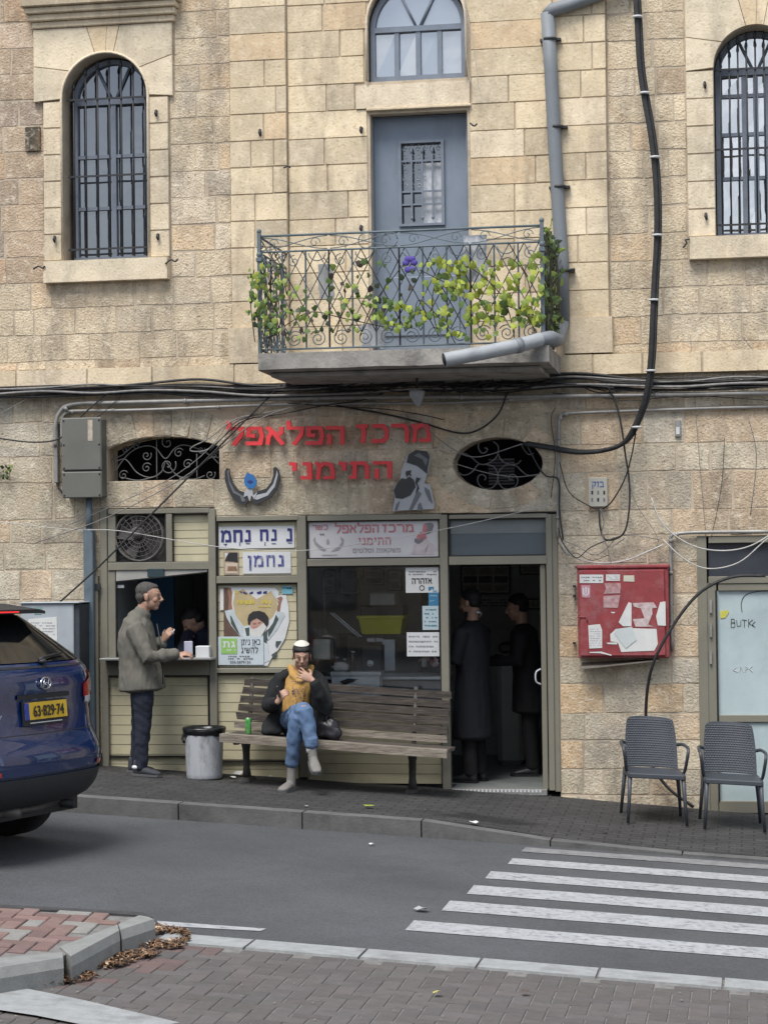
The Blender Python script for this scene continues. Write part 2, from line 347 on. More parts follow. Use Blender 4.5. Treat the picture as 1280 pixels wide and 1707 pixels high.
bt.inputs['Scale'].default_value = 1; bt.inputs['Brick Width'].default_value = .2; bt.inputs['Row Height'].default_value = .1; bt.inputs['Mortar Size'].default_value = .007
bt.inputs['Color1'].default_value = (1.1, 1.1, 1.1, 1); bt.inputs['Color2'].default_value = (.8, .8, .8, 1); bt.inputs['Mortar'].default_value = (.35, .35, .35, 1)
n.links.new(tcx.outputs['Object'], mpx.inputs[0]); n.links.new(mpx.outputs[0], bt.inputs['Vector'])
src = b.inputs['Base Color'].links[0].from_socket; mm = n.nodes.new('ShaderNodeMix'); mm.data_type = 'RGBA'; mm.blend_type = 'MULTIPLY'; mm.inputs['Factor'].default_value = 1
n.links.new(src, mm.inputs[6]); n.links.new(bt.outputs['Color'], mm.inputs[7]); n.links.new(mm.outputs[2], b.inputs['Base Color'])
b2 = n.nodes.new('ShaderNodeBump'); b2.inputs['Strength'].default_value = .7; b2.inputs['Distance'].default_value = .008; b2.invert = True
n.links.new(bt.outputs['Fac'], b2.inputs['Height']); n.links.new(b.inputs['Normal'].links[0].from_socket, b2.inputs['Normal']); n.links.new(b2.outputs[0], b.inputs['Normal'])
sp0 = G(812, 1369, -.13)
t_ = n.nodes.new('ShaderNodeTexCoord'); mv = n.nodes.new('ShaderNodeMapping'); mv.vector_type = 'POINT'; mv.inputs['Location'].default_value = (-sp0.x*1.35, -sp0.y*3.2, 0); mv.inputs['Scale'].default_value = (1.35, 3.2, 0)
n.links.new(t_.outputs['Object'], mv.inputs[0]); ln = n.nodes.new('ShaderNodeVectorMath'); ln.operation = 'LENGTH'; n.links.new(mv.outputs[0], ln.inputs[0])
nn3 = n.nodes.new('ShaderNodeTexNoise'); nn3.inputs['Scale'].default_value = 6; nn3.inputs['Detail'].default_value = 5; n.links.new(t_.outputs['Object'], nn3.inputs['Vector'])
ad3 = n.nodes.new('ShaderNodeMath'); ad3.operation = 'ADD'; n.links.new(ln.outputs['Value'], ad3.inputs[0]); n.links.new(nn3.outputs['Fac'], ad3.inputs[1])
mr3 = n.nodes.new('ShaderNodeMapRange'); mr3.inputs[1].default_value = .85; mr3.inputs[2].default_value = 1.15; mr3.inputs[3].default_value = .32; mr3.inputs[4].default_value = 1; n.links.new(ad3.outputs[0], mr3.inputs[0])
m9 = n.nodes.new('ShaderNodeMix'); m9.data_type = 'RGBA'; m9.blend_type = 'MULTIPLY'; m9.inputs['Factor'].default_value = 1
n.links.new(b.inputs['Base Color'].links[0].from_socket, m9.inputs[6]); n.links.new(mr3.outputs[0], m9.inputs[7]); n.links.new(m9.outputs[2], b.inputs['Base Color'])
pav = mb.build('pavement', M_pave, kind='structure', label='dark block pavement in front of the shop', at=(0, 0, 0))
xk = -7.6
kst = []
while xk < 6.4:
    x1 = xk+1.04
    if -.45 < xk < .55: x1 = .66
    mb = MB(); b_, t_ = [], []
    for (x, y) in ((xk+.006, -2.215), (x1-.006, -2.215), (x1-.006, -2.05), (xk+.006, -2.05)):
        top = gz(x, -2.2)+.004
        t_.append((x, y + random.uniform(-.004, .004), max(top, rz(x)+.014))); b_.append((x, y, rz(x)-.08))
    mb.hexa(b_, t_); mb.build('kerb_stone', M_kerb, parent=pav); xk = x1
# dark damp ramp patch beside the dropped kerb
# near side: flush white-painted kerb, grey-brown herringbone pavers
KY0, KY1 = -6.95, -7.22
near = MB()
near.add([(-9, KY0, rz(-9)+.003), (9, KY0, rz(9)+.003), (9, -16, rz(9)+.003), (-9, -16, rz(-9)+.003)], [(3, 2, 1, 0)])
paved = near.build('paved_area', M_joint, kind='structure', label='grey brown block paving on the near side of the road', at=(0, 0, 0))
jx = [G(px_, py_).x for px_, py_ in ((440, 1559), (624, 1574), (812, 1589), (1004, 1606), (1206, 1624))]
jx = [-.12] + jx + [jx[-1]+.64*k for k in range(1, 5)]
for a, b_ in zip(jx[:-1], jx[1:]):
    mb = MB(); a += .008; b_ -= .008
    mb.hexa([(a, KY1, rz(a)-.05), (b_, KY1, rz(b_)-.05), (b_, KY0, rz(b_)-.05), (a, KY0, rz(a)-.05)],
            [(a, KY1+.01*random.random(), rz(a)+.018), (b_, KY1, rz(b_)+.018), (b_, KY0-.01*random.random(), rz(b_)+.016), (a, KY0, rz(a)+.016)])
    mb.build('kerb_stone', M_kerbw, parent=paved)

def slope_box(mb, cx, cy, lx, ly, h0, h1, rot=0, ch=.006):
    c, s = math.cos(rot), math.sin(rot)
    def pt(x, y, h): X_, Y_ = cx+x*c-y*s, cy+x*s+y*c; return (X_, Y_, rz(X_)+h)
    lo = [pt(x, y, h0) for x, y in ((-lx/2, -ly/2), (lx/2, -ly/2), (lx/2, ly/2), (-lx/2, ly/2))]
    md = [pt(x, y, h1-ch) for x, y in ((-lx/2, -ly/2), (lx/2, -ly/2), (lx/2, ly/2), (-lx/2, ly/2))]
    u, v = lx/2-ch, ly/2-ch
    hi = [pt(x, y, h1) for x, y in ((-u, -v), (u, -v), (u, v), (-u, v))]
    mb.add(lo+md+hi, [(0,1,5,4), (1,2,6,5), (2,3,7,6), (3,0,4,7), (4,5,9,8), (5,6,10,9), (6,7,11,10), (7,4,8,11), (8,9,10,11)])
def seen(p, m=30):
    v = Vector(p)-cP; z = v.dot(cF)
    if z < .5: return None
    px = PXW/2+FOC*v.dot(cR)/z; py = PXH/2-FOC*v.dot(cU)/z
    return (px, py, z) if -m < px < PXW+m and -m < py < PXH+m else None
LIT = [(x/2, 1300+y/2) for x, y in ((150, 700), (200, 600), (400, 500), (610, 515), (640, 560), (560, 640), (330, 700))]
pv = []; W_, L_ = .102, .204
i0 = 0
for a in range(-40, 60):
    for b_ in range(-60, 10):
        # herringbone: two bricks per cell of the lattice
        for kind in (0, 1):
            ox = (a*W_) + b_*W_; oy = (a - b_)*W_
            if (a) % 2: continue
            if kind == 0: cx, cy, lx, ly = ox + L_/2, oy + W_/2, L_, W_
            else: cx, cy, lx, ly = ox + W_/2, oy - L_/2 , W_, L_
            pv.append((round(cx, 3), round(cy-7.4, 3), lx, ly))
def overlap_ok(q, grid):
    keep = []
    for cx, cy, lx, ly in q:
        cells = set()
        for ii in range(int(round(lx/W_))):
            for jj in range(int(round(ly/W_))):
                cells.add((int(math.floor((cx-lx/2+W_*(ii+.5))/W_+.001)), int(math.floor((cy-ly/2+W_*(jj+.5))/W_+.001))))
        if cells & grid: continue
        grid |= cells; keep.append((cx, cy, lx, ly))
    return keep
# standard 90-degree herringbone on a unit grid
pv = []
for j in range(-125, -60):
    for i in range(-60, 70):
        m_ = (i-j) % 4
        if m_ == 0: pv.append((i*W_+L_/2, j*W_+W_/2, L_, W_))
        elif m_ == 3: pv.append((i*W_+W_/2, j*W_+L_/2, W_, L_))
pv = overlap_ok(pv, set())
vis = []
for q in pv:
    if q[1]+q[3]/2 > KY1-.004 or q[1] < -10.6: continue
    s_ = seen((q[0], q[1], rz(q[0])), 60)
    if s_: vis.append((s_[2], q))
vis.sort(key=lambda t: t[0])
rest = MB()
def tintv(base=1, v=.12, warm=.03):
    k = base*(1+random.uniform(-v, v)); return (k*(1+random.uniform(0, warm)), k, k*(1-random.uniform(0, warm)))
for k, (z_, (cx, cy, lx, ly)) in enumerate(vis):
    mb = MB() if k < 295 else rest
    mb.tint = tintv(1, .13, .05)
    # redder blocks beside the island
    if cx < .42+(cy+7.4)*.55 and random.random() < .75: mb.tint = (1.22*mb.tint[0], mb.tint[1]*.93, mb.tint[2]*.9)
    slope_box(mb, cx, cy, lx-.008, ly-.008, 0, .0095+random.uniform(-.0015, .0015), random.uniform(-.012, .012), .004)
    if k < 295: mb.build('paver', M_paver, parent=paved)
if rest.v: rest.build('paver_field', M_paver, parent=paved, kind='stuff')
# white painted strip in the near left corner
mb = MB(); c_ = [gpt(x, y, .022) for x, y in ((-60, 1648), (30, 1652), (130, 1672), (300, 1712), (210, 1730), (60, 1700), (-60, 1682))]
mb.add(c_, [tuple(range(6, -1, -1))]); mb.build('painted_strip', M_kerbw, parent=paved)

# traffic island with raised kerb, left
isl = empty('traffic_island', G(60, 1560, -.07), 'raised island of red pavers with pale kerb, near left corner of the photo', 'traffic island', kind='structure')
IC = -.075
def ip(px, py, dz=0): q = G(px, py, IC); q.z += dz; return q
top = [(-120, 1512), (0, 1511), (120, 1518), (235, 1524), (238, 1530), (185, 1545), (102, 1592), (0, 1604), (-120, 1612)]
mb = MB(); tp = [ip(x, y, -.012) for x, y in top]; n_ = len(tp)
mb.add(tp + [Vector((p.x, p.y, rz(p.x)-.02)) for p in tp], [tuple(range(n_-1, -1, -1))] + [((i+1) % n_, i, i+n_, (i+1) % n_+n_) for i in range(n_)])
mb.build('island_bed', M_joint, parent=isl)
def inside(pt, poly):
    c = False; n = len(poly)
    for i in range(n):
        (x1, y1), (x2, y2) = poly[i], poly[i-1]
        if (y1 > pt[1]) != (y2 > pt[1]) and pt[0] < (x2-x1)*(pt[1]-y1)/(y2-y1)+x1: c = not c
    return c
tpoly = [(ip(x, y).x, ip(x, y).y) for x, y in ((-120, 1514), (0, 1513), (120, 1520), (215, 1525), (165, 1541), (88, 1581), (0, 1594), (-120, 1600))]
for q in pv:
    cx, cy, lx, ly = q
    cx2 = cx*math.cos(.1)-(cy+7)*math.sin(.1); cy2 = cx*math.sin(.1)+(cy+7)*math.cos(.1)-7
    if inside((cx2, cy2), tpoly) and seen((cx2, cy2, -.05), 60):
        mb = MB(); mb.tint = tintv(1.0, .22, .08)
        if random.random() < .18: mb.tint = (1.3, 1.9, 1.9)
        slope_box(mb, cx2, cy2, lx-.008, ly-.008, .1, .145+random.uniform(-.004, .003), .1, .005); mb.build('red_paver', M_redpv, parent=isl)
def kerbpiece(a, b, c, d, nm='kerb_stone', m=M_kconc):
    """a,b: back edge, c,d: front edge on top; front face chamfered to the ground"""
    t = [ip(*a), ip(*b), ip(*c), ip(*d)]
    out = ((t[3]-t[0]) + (t[2]-t[1])); out.z = 0; out.normalize()
    mid = [t[3]+out*.035+Vector((0, 0, -.05)), t[2]+out*.035+Vector((0, 0, -.05))]
    bot = [Vector((p.x, p.y, rz(p.x)-.01)) for p in (mid[0], mid[1])]
    bb = [Vector((p.x, p.y, rz(p.x)-.01)) for p in (t[0], t[1])]
    mb = MB(); mb.add(t+mid+bot+bb, [(0, 3, 2, 1), (3, 4, 5, 2), (4, 6, 7, 5), (0, 8, 6, 4, 3), (1, 2, 5, 7, 9), (0, 1, 9, 8)])
    mb.build(nm, m, parent=isl)
kerbpiece((100, 1578), (196, 1541), (199, 1551), (118, 1594))
kerbpiece((198, 1540), (236, 1524), (257, 1532), (201, 1550))
kerbpiece((-100, 1606), (104, 1587), (106, 1596), (-100, 1628))
mb = MB(); t_ = [ip(*p, .001) for p in ((-120, 1508), (0, 1508), (120, 1514), (240, 1521), (256, 1530), (236, 1526), (120, 1519), (0, 1513), (-120, 1513))]
lo_ = [Vector((p.x, p.y+.01, rz(p.x)-.01)) for p in t_]
mb.add(t_+lo_, [tuple(range(8, -1, -1))]+[((i+1) % 9, i, i+9, (i+1) % 9+9) for i in range(9)])
mb.build('far_kerb', mat('black_kerb_edge', (.05, .05, .052), .8, .3, 9, .5, 60), parent=isl)

# leaf litter, dry stalks and scraps against the island kerb
M_lit = mat('leaf_litter', (.17, .095, .05), .95, .5, 30, .5, 60, tint=True)
mb = MB(); litp = [(75, 1650), (10, 1648), (100, 1602), (205, 1556), (265, 1548), (312, 1556), (318, 1572), (290, 1592), (230, 1606), (150, 1640)]
lw = [(gpt(x, y).x, gpt(x, y).y) for x, y in litp]
bx = [min(p[0] for p in lw), max(p[0] for p in lw), min(p[1] for p in lw), max(p[1] for p in lw)]
cnt = 0; rs = random.Random(3)
cxl = sum(p[0] for p in lw)/len(lw); cyl_ = sum(p[1] for p in lw)/len(lw)
while cnt < 3600:
    x, y = rs.uniform(bx[0], bx[1]), rs.uniform(bx[2], bx[3])
    if not inside((x, y), lw): continue
    if noise.noise(Vector((x*5, y*5, 2))) < -.18: cnt += 1; continue
    cnt += 1; a = rs.uniform(0, 6.28); l_ = rs.uniform(.006, .03) * (1 if rs.random() < .94 else 2.0); wd = l_*rs.uniform(.15, .6)
    t = rs.random(); mb.tint = (1, 1, 1) if t < .6 else ((.35, .35, .4) if t < .75 else ((2.0, 2.2, 2.4) if t < .93 else (3.2, 4.4, 6.0)))
    h = rz(x)+.017+rs.uniform(0, .014); ca, sa = math.cos(a), math.sin(a); e = rs.uniform(0, .012)
    mb.add([(x-ca*l_, y-sa*l_, h), (x+sa*wd, y-ca*wd, h+e), (x+ca*l_, y+sa*l_, h+e*.4), (x-sa*wd, y+ca*wd, h+e*1.4)], [(0, 1, 2, 3)])
mb.build('leaf_litter', M_lit, kind='stuff', label='brown leaf litter and dry scraps beside the island kerb', at=(0, -7.6, -.2))

# ================================================================== BUILDING
bld = empty('stone_building', (0, 0, -.1), 'two storey limestone building with arched windows, balcony door and shopfronts', 'building')
ZL = Z(638, 560)            # underside of the ledge
ZLT = Z(603, 560)           # top of the ledge
ZU0 = ZLT
c185 = Z(185, 560); CH = .2495
TOP = 7.9
# ---- openings in the wall (x0, x1, z0, z1, arch) ; arch: None | ('round', zs) | ('seg', zs, zapex) | 'oval'
def op(x0, y0, x1, y1): a, b, c, d = wrect(x0, y0, x1, y1); return [a, b, c, d]
LW = op(106, 88, 250, 433); LWs = Z(163, 178)
LWr = (LW[1]-LW[0])/2; LWc = (LW[0]+LW[1])/2; LW[3] = LWs+LWr
RW = op(1190, 28, 1330, 392); RWr = (RW[1]-RW[0])/2; RWc = (RW[0]+RW[1])/2; RWs = Z(112, 1240); RW[3] = RWs+RWr
CW = op(612, -46, 777, 133); CWr = (CW[1]-CW[0])/2; CWc = (CW[0]+CW[1])/2; CWs = Z(38, 690); CW[3] = CWs+CWr
BD = op(619, 187, 781, 590); BD[2] = 3.86
SW = op(180, 727, 366, 801); SWs = Z(747, 270)
OC = P(829, 773); OA = (P(904, 773).x-P(754, 773).x)/2; OB = (P(829, 729).z-P(829, 817).z)/2
SHX0, SHXM, SHX1 = X(169, 1000), X(360, 1000), X(930, 1000)
SHT0, SHT1 = Z(846, 260), Z(857, 640)
RD = [X(1166, 1000), X(1166, 1000)+1.75, -.6, Z(893, 1220)]
def arc_pts(cx, zs, r, n=18, a0=0, a1=math.pi, rb=None): return [(cx+r*math.cos(a0+(a1-a0)*i/n), zs+(rb or r)*math.sin(a0+(a1-a0)*i/n)) for i in range(n+1)]
def seg_arc(x0, x1, zs, za, n=14):
    w2 = (x1-x0)/2; h = za-zs; r = (w2*w2+h*h)/(2*h); cz = za-r; a = math.asin(w2/r)
    return [((x0+x1)/2+r*math.sin(a-2*a*i/n), cz+r*math.cos(a-2*a*i/n)) for i in range(n+1)], cz, r
H_LW = [(LW[0], LW[2]), (LW[1], LW[2])] + arc_pts(LWc, LWs, LWr)
H_RW = [(RW[0], RW[2]), (RW[1], RW[2])] + arc_pts(RWc, RWs, RWr)
H_CW = [(CW[0], CW[2]), (CW[1], CW[2])] + arc_pts(CWc, CWs, CWr)
H_BD = [(BD[0], BD[2]), (BD[1], BD[2]), (BD[1], BD[3]), (BD[0], BD[3])]
sa_, scz, sr_ = seg_arc(SW[0], SW[1], SWs, SW[3])
H_SW = [(SW[0], SW[2]), (SW[1], SW[2])] + sa_
H_OV = arc_pts(OC.x, OC.z, OA, 32, 0, 2*math.pi, OB)[:-1]
H_SH = [(SHX0, -.7), (SHX1, -.7), (SHX1, SHT1), (SHXM, SHT1), (SHXM, SHT0), (SHX0, SHT0)]
H_RD = [(RD[0], -.7), (RD[1], -.7), (RD[1], RD[3]), (RD[0], RD[3])]
HOLES = [H_LW, H_RW, H_CW, H_BD, H_SW, H_OV, H_SH, H_RD]
from mathutils.geometry import tessellate_polygon
def holed(outer, holes, Y):
    loops = [[Vector((x, z, 0)) for x, z in outer]] + [[Vector((x, z, 0)) for x, z in h] for h in holes]
    tri = tessellate_polygon(loops); flat = [v for l in loops for v in l]
    return [(v.x, Y, v.y) for v in flat], [tuple(t) for t in tri]
mb = MB(); ou = [(-9, -.75), (9, -.75), (9, TOP+1), (-9, TOP+1)]
v_, f_ = holed(ou, HOLES, 0.0)
ff = []
for t in f_:
    a, b_, c_ = [Vector(v_[i]) for i in t]; ff.append(t if (b_-a).cross(c_-a).y < 0 else t[::-1])
mb.add(v_, ff)
for h in HOLES:                                  # reveals
    dep = .32 if h not in (H_SH, H_RD) else .12
    n_ = len(h); mb.add([(x, 0, z) for x, z in h]+[(x, dep, z) for x, z in h], [(i, (i+1) % n_, (i+1) % n_+n_, i+n_) for i in range(n_)])
# side walls, back and roof of the building
mb.add([(-9, 0, -.75), (-9, 0, TOP+1), (-9, 9, TOP+1), (-9, 9, -.75), (9, 0, -.75), (9, 0, TOP+1), (9, 9, TOP+1), (9, 9, -.75)], [(0, 1, 2, 3), (4, 7, 6, 5), (1, 5, 6, 2), (3, 2, 6, 7)])
M_mwall = M_mort
mb.build('wall', M_mwall, parent=bld)

# ---- stones
def core(x0, x1, y, z0, z1): q = MB(); q.box(x0, x1, y, .005, z0, z1); q.build('mortar_backing', M_mort, parent=bld)
for a_, b_ in (('p1l', 'p1r'), ('p2l', 'p2r')):
    xa_ = {'p1l': X(386, 300), 'p1r': X(481, 300), 'p2l': X(925, 300), 'p2r': X(1013, 300)}
    core(xa_[a_]+.006, xa_[b_]-.006, -.044, ZLT+.25, TOP)
core(-5.2, X(486, 610), -.073, ZL+.004, ZLT-.008); core(X(905, 610), 5.2, -.073, ZL+.004, ZLT-.008)
for a_, b_, c_, d_ in ((X(75, 300)+.005, LW[0]-.004, LW[2], LWs-.02), (LW[1]+.004, X(284, 300)-.005, LW[2], LWs-.02), (X(1144, 250)+.005, RW[0]-.004, RW[2], RWs-.02), (RW[1]+.004, 2*RWc-X(1144, 250)-.005, RW[2], RWs-.02)): core(a_, b_, -.03, c_, d_)
stones = []      # (area, smooth?, mesh builder)
def quad_stone(q, yb, d, rough, tint, nx=6, nz=4, inset=.007):
    """q: 4 (x,z) corners anticlockwise from lower left"""
    mb = MB(); mb.tint = tint; mb.sm = rough > 0
    q = [Vector((p[0], p[1])) for p in q]; c = sum(q, Vector((0, 0)))/4
    gap_ = random.choice((.0025, .0035, .006)) if rough > 0 else .0018
    def shrink(k): return [p + (c-p).normalized()*k*1.3 for p in q]
    jit = .007 if rough > 0 else .0015
    o = [p + Vector((random.uniform(-jit, jit), random.uniform(-jit, jit))) for p in shrink(gap_)]
    i_ = [p + (c-p).normalized()*inset*1.3 for p in o]
    sx, sz = random.uniform(0, 50), random.uniform(0, 50)
    def bil(qq, u, v): return (qq[0]*(1-u)+qq[1]*u)*(1-v) + (qq[3]*(1-u)+qq[2]*u)*v
    vs_ = []
    for j in range(nz+1):
        for i in range(nx+1):
            u, v = i/nx, j/nz; p = bil(i_, u, v); e = min(u, 1-u, v, 1-v)
            if rough > 0:
                h = noise.noise(Vector((p.x*7+sx, p.y*7+sz, 1)))*1.0 + .5*noise.noise(Vector((p.x*22+sx, p.y*22, 3)))
                hh = d*(.8 if e < 1e-6 else .95) + rough*h*(.3 if e < 1e-6 else 1)
                if e < 1e-6: p = p + Vector((noise.noise(Vector((p.x*14, p.y*14, 5)))*.009, noise.noise(Vector((p.x*14, p.y*14, 9)))*.009))
            else: hh = d + random.uniform(-.0004, .0004)
            vs_.append((p.x, yb-max(.002, hh), p.y))
    k = len(vs_); nxx = nx+1
    mb.add(vs_, [(j*nxx+i, j*nxx+i+1, (j+1)*nxx+i+1, (j+1)*nxx+i) for j in range(nz) for i in range(nx)])
    ring = [i for i in range(nxx)] + [j*nxx+nx for j in range(1, nz+1)] + [nz*nxx+i for i in range(nx-1, -1, -1)] + [j*nxx for j in range(nz-1, 0, -1)]
    per = [(0, 0), (1, 0), (1, 1), (0, 1)]
    uv = [(i/nx, 0) for i in range(nxx)] + [(1, j/nz) for j in range(1, nz+1)] + [(i/nx, 1) for i in range(nx-1, -1, -1)] + [(0, j/nz) for j in range(nz-1, 0, -1)]
    bk = [(bil(o, u, v).x, yb+.012, bil(o, u, v).y) for u, v in uv]; m_ = len(ring)
    front = [mb.v[i] for i in ring]; base = len(mb.v); mb.sm = False
    mb.v += bk; fb_ = len(mb.v); mb.v += front
    for a in range(m_):
        b_ = (a+1) % m_; mb.f.append([fb_+b_, fb_+a, base+a, base+b_]); mb.mi.append(0); mb.col.append(tint); mb.smooth.append(False)
    return mb
def qarea(q): return abs(sum(q[i][0]*q[(i+1) % 4][1]-q[(i+1) % 4][0]*q[i][1] for i in range(4)))/2
def vis_px(q):
    c = (sum(p[0] for p in q)/4, sum(p[1] for p in q)/4); s_ = seen((c[0], 0, c[1]), 20); return s_ is not None
def ztint(x, z):
    """limestone differs from block to block; a browner, older patch of masonry upper left, greyer pinkish stone below the ledge"""
    k = 1+random.uniform(-.13, .12)
    r = random.random(); c = [1.0, 1.0, 1.0]
    if z < 3.7: c = [.77, .815, .86] if x < 1.7 else [.90, .95, 1.02]
    if z < 3.7 and r < .22: c = [.90, .85, .84]
    elif z < 3.7 and r < .3 and z < 1.3: c = [.97, .86, .76]
    elif r < .12: c = [c[0]*1.04, c[1]*.96, c[2]*.9]
    elif r > .88: c = [c[0]*1.05, c[1]*1.07, c[2]*1.13]
    if random.random() < .09: c = [c[0]*.78, c[1]*.79, c[2]*.82]
    if x < -2.9 and z > 4.6: c = [c[0]*.80, c[1]*.74, c[2]*.74]
    return (c[0]*k, c[1]*k, c[2]*k)
def blocked(z0, z1):
    """x intervals no stone may enter in this course: ((xa at z0, xa at z1), (xb at z0, xb at z1))"""
    out = []
    def ob(x0, x1, za, zb):
        if z1 > za+.02 and z0 < zb-.02: out.append(((x0, x0), (x1, x1)))
    return out
STONES = {}
def add_stone(q, zone, rough, yb, d, name='stone', nx=6, nz=4, tint=None):
    if max(p[0] for p in q)-min(p[0] for p in q) < .03 or qarea(q) < .0015: return
    c = (sum(p[0] for p in q)/4, sum(p[1] for p in q)/4)
    STONES.setdefault(name, []).append((qarea(q)*(1 if vis_px(q) else .01), q, rough, yb, d, nx, nz, tint or ztint(*c), zone))
def course(x0, x1, z0, z1, wmin, wmax, rough, yb, d, blocks, name='stone', skip=0.0, tint=None, nx=6, nz=4, jz=0.0):
    """one course of stones between x0 and x1, interrupted by blocks: list of (xa0,xa1,xb0,xb1) (left edge at z0/z1, right edge at z0/z1)"""
    free = []; cur = (x0, x0)
    for xa0, xa1, xb0, xb1 in sorted(blocks):
        if max(xb0, xb1) < x0 or min(xa0, xa1) > x1: continue
        if min(xa0, xa1) > min(cur)+.02: free.append((cur, (xa0, xa1)))
        cur = (max(cur[0], xb0), max(cur[1], xb1))
    if cur[0] < x1-.02: free.append((cur, (x1, x1)))
    for (a0, a1), (b0, b1) in free:
        wd = (b0+b1-a0-a1)/2
        if wd < .04: continue
        xs = [0.0]
        while xs[-1] < wd - wmin*.8:
            xs.append(xs[-1]+random.uniform(wmin, wmax))
        if len(xs) > 1 and xs[-1] > wd: xs[-1] = wd
        elif wd-xs[-1] > .001: xs.append(wd)
        if len(xs) > 2 and xs[-1]-xs[-2] < wmin*.5: xs.pop(-2)
        for u, v in zip(xs[:-1], xs[1:]):
            fu, fv = u/wd, v/wd
            s_ = random.uniform(-.01, .01) if rough > 0 else 0
            am = (a0+a1)/2
            l0, l1 = (a0, a1) if u == 0 else (am+u, am+u); g0, g1 = (b0, b1) if v >= wd-1e-6 else (am+v, am+v)
            if g0-l0 < .02: l0 = g0-.02
            if g1-l1 < .02: l1 = g1-.02
            q = [(l0, z0), (g0, z0), (g1, z1), (l1, z1)]
            add_stone(q, name, rough, yb, d, name, nx, nz, tint)
def rb(x0, x1, za, zb, z0, z1):                  # rectangular blocker
    return [(x0, x0, x1, x1)] if (z1 > za+.05 and z0 < zb-.05) else []

PX = dict(p1l=X(386, 300), p1r=X(481, 300), p2l=X(925, 300), p2r=X(1013, 300))
# surround outlines
LS0, LS1 = X(75, 300), X(284, 300); LSt0, LSt1 = X(58, 100), X(290, 100)
RS0, RS1 = X(1144, 250), 2*RWc-X(1144, 250)
zc = c185 - CH*10
zs_ = [c185+CH*k for k in range(-16, 14) if c185+CH*k > ZU0+.05]
zs_ = [ZU0] + zs_
for z0, z1 in zip(zs_[:-1], zs_[1:]):
    if z0 > TOP: break
    bl = rb(LS0, LS1, Z(471, 180), LWs-.02, z0, z1) + rb(LSt0, LSt1, LWs-.02, Z(0, 180), z0, z1)
    course(-5.2, PX['p1l'], z0, z1, .17, .52, .005, 0, .0055, bl)
    bl = rb(RS0, RS1, Z(430, 1240), 9, z0, z1)
    course(PX['p2r'], 5.0, z0, z1, .17, .5, .005, 0, .0055, bl)
    if z1 > Z(548, 430)+.02: 
        course(PX['p1l'], PX['p1r'], max(z0, Z(548, 430)), z1, .19, .5, 0, -.044, .010, [], 'ashlar_block', nx=2, nz=1)
        course(PX['p2l'], PX['p2r'], max(z0, Z(540, 980)), z1, .19, .5, 0, -.044, .010, [], 'ashlar_block', nx=2, nz=1)
    bl = rb(BD[0]-.02, BD[1]+.02, 0, c185-.01, z0, z1)
    if z0 > c185-.02 and z0 < c185+.1: bl = [(X(592, 160),)*2+(X(785, 160),)*2]
    elif z1 > CW[2]+.03:
        hw0 = CWr+.03 if z0 < CWs else math.sqrt(max(0, (CWr+.03)**2-(z0-CWs)**2))
        hw1 = CWr+.03 if z1 < CWs else math.sqrt(max(0, (CWr+.03)**2-(z1-CWs)**2))
        hw1 = max(hw1, .001) if z0 < CWs+CWr else 0
        bl = [(CWc-hw0, CWc-hw1, CWc+hw0, CWc+hw1)] if z0 < CWs+CWr else []
    course(PX['p1r'], PX['p2l'], z0, z1, .34, .66, 0, -.003, .009, bl, 'ashlar_block', nx=3, nz=1)
# lintel over the balcony door, in one long stone, with its drip moulding
add_stone([(X(592, 160), c185+.002), (X(785, 160), c185+.002), (X(785, 160), CW[2]-.03), (X(592, 160), CW[2]-.03)], 'l', 0, 0, .026, 'lintel', 4, 1, (1.02, 1.05, 1.15))
# pilaster plinths
for a, b_ in ((383, 487), (940, 1023)):
    add_stone([(X(a, 580), ZU0), (X(b_, 580), ZU0), (X(b_, 580), Z(546, 430)), (X(a, 580), Z(546, 430))], 'l', 0, 0, .085, 'plinth_block', 3, 2, (.92, .93, .97))
# ledge
course(-5.2, 5.2, ZL, ZU0-.004, .38, .8, 0, -.073, .012, rb(X(486, 610), X(905, 610), 0, 9, ZL, ZU0), 'ledge_stone', nx=3, nz=1)
# lower wall: uneven courses round the arched grilles and shopfronts
def ell(z, k=1.0):
    t = (z-OC.z)/(OB*k+0); 
    return OA*k*math.sqrt(max(0, 1-t*t)) if abs(t) < 1 else 0
lower = []
for za_, zb_ in ((-.62, SHT1), (SHT1, SW[2]), (SW[2], ZL)):
    n_ = max(1, round((zb_-za_)/.25)); hs = [random.uniform(.8, 1.2) for _ in range(n_)]; t_ = sum(hs); z = za_
    if n_ <= 2: hs = [1]*n_; t_ = n_
    for h in hs: lower.append((z, z+h/t_*(zb_-za_))); z += h/t_*(zb_-za_)
RINGK = 1.0
for z0, z1 in lower:
    bl = []
    if SHT1-.01 < z0 < SHT0: course(SHX0, SHXM, SHT0+.004, z1, .3, .6, .006, 0, .006, [])
    if z0 < SHT0-.03: bl += [(SHX0, SHX0, SHXM, SHXM)]
    if z0 < SHT1-.03: bl += [(SHXM-.01, SHXM-.01, SHX1, SHX1)]
    bl += rb(RD[0], RD[1], -9, RD[3], z0, z1)
    za, zb = SW[2], SW[3]+.24
    if z1 > za+.03 and z0 < zb-.02:
        ex = .14
        bl += [(SW[0]-.02, SW[0]-.02, SW[1]+.02, SW[1]+.02)] if z0 < SWs else [(SW[0]-.16, SW[0]-.02, SW[1]+.16, SW[1]+.02)]
    e0, e1 = ell(z0, 1.42), ell(z1, 1.42)
    if e0 > 0 or e1 > 0 or (z0 < OC.z < z1):
        e0 = max(e0, .05); e1 = max(e1, .05); bl += [(OC.x-e0, OC.x-e1, OC.x+e0, OC.x+e1)]
    course(-5.2, 5.2, z0, z1, .18, .6, .006, 0, .006, bl)
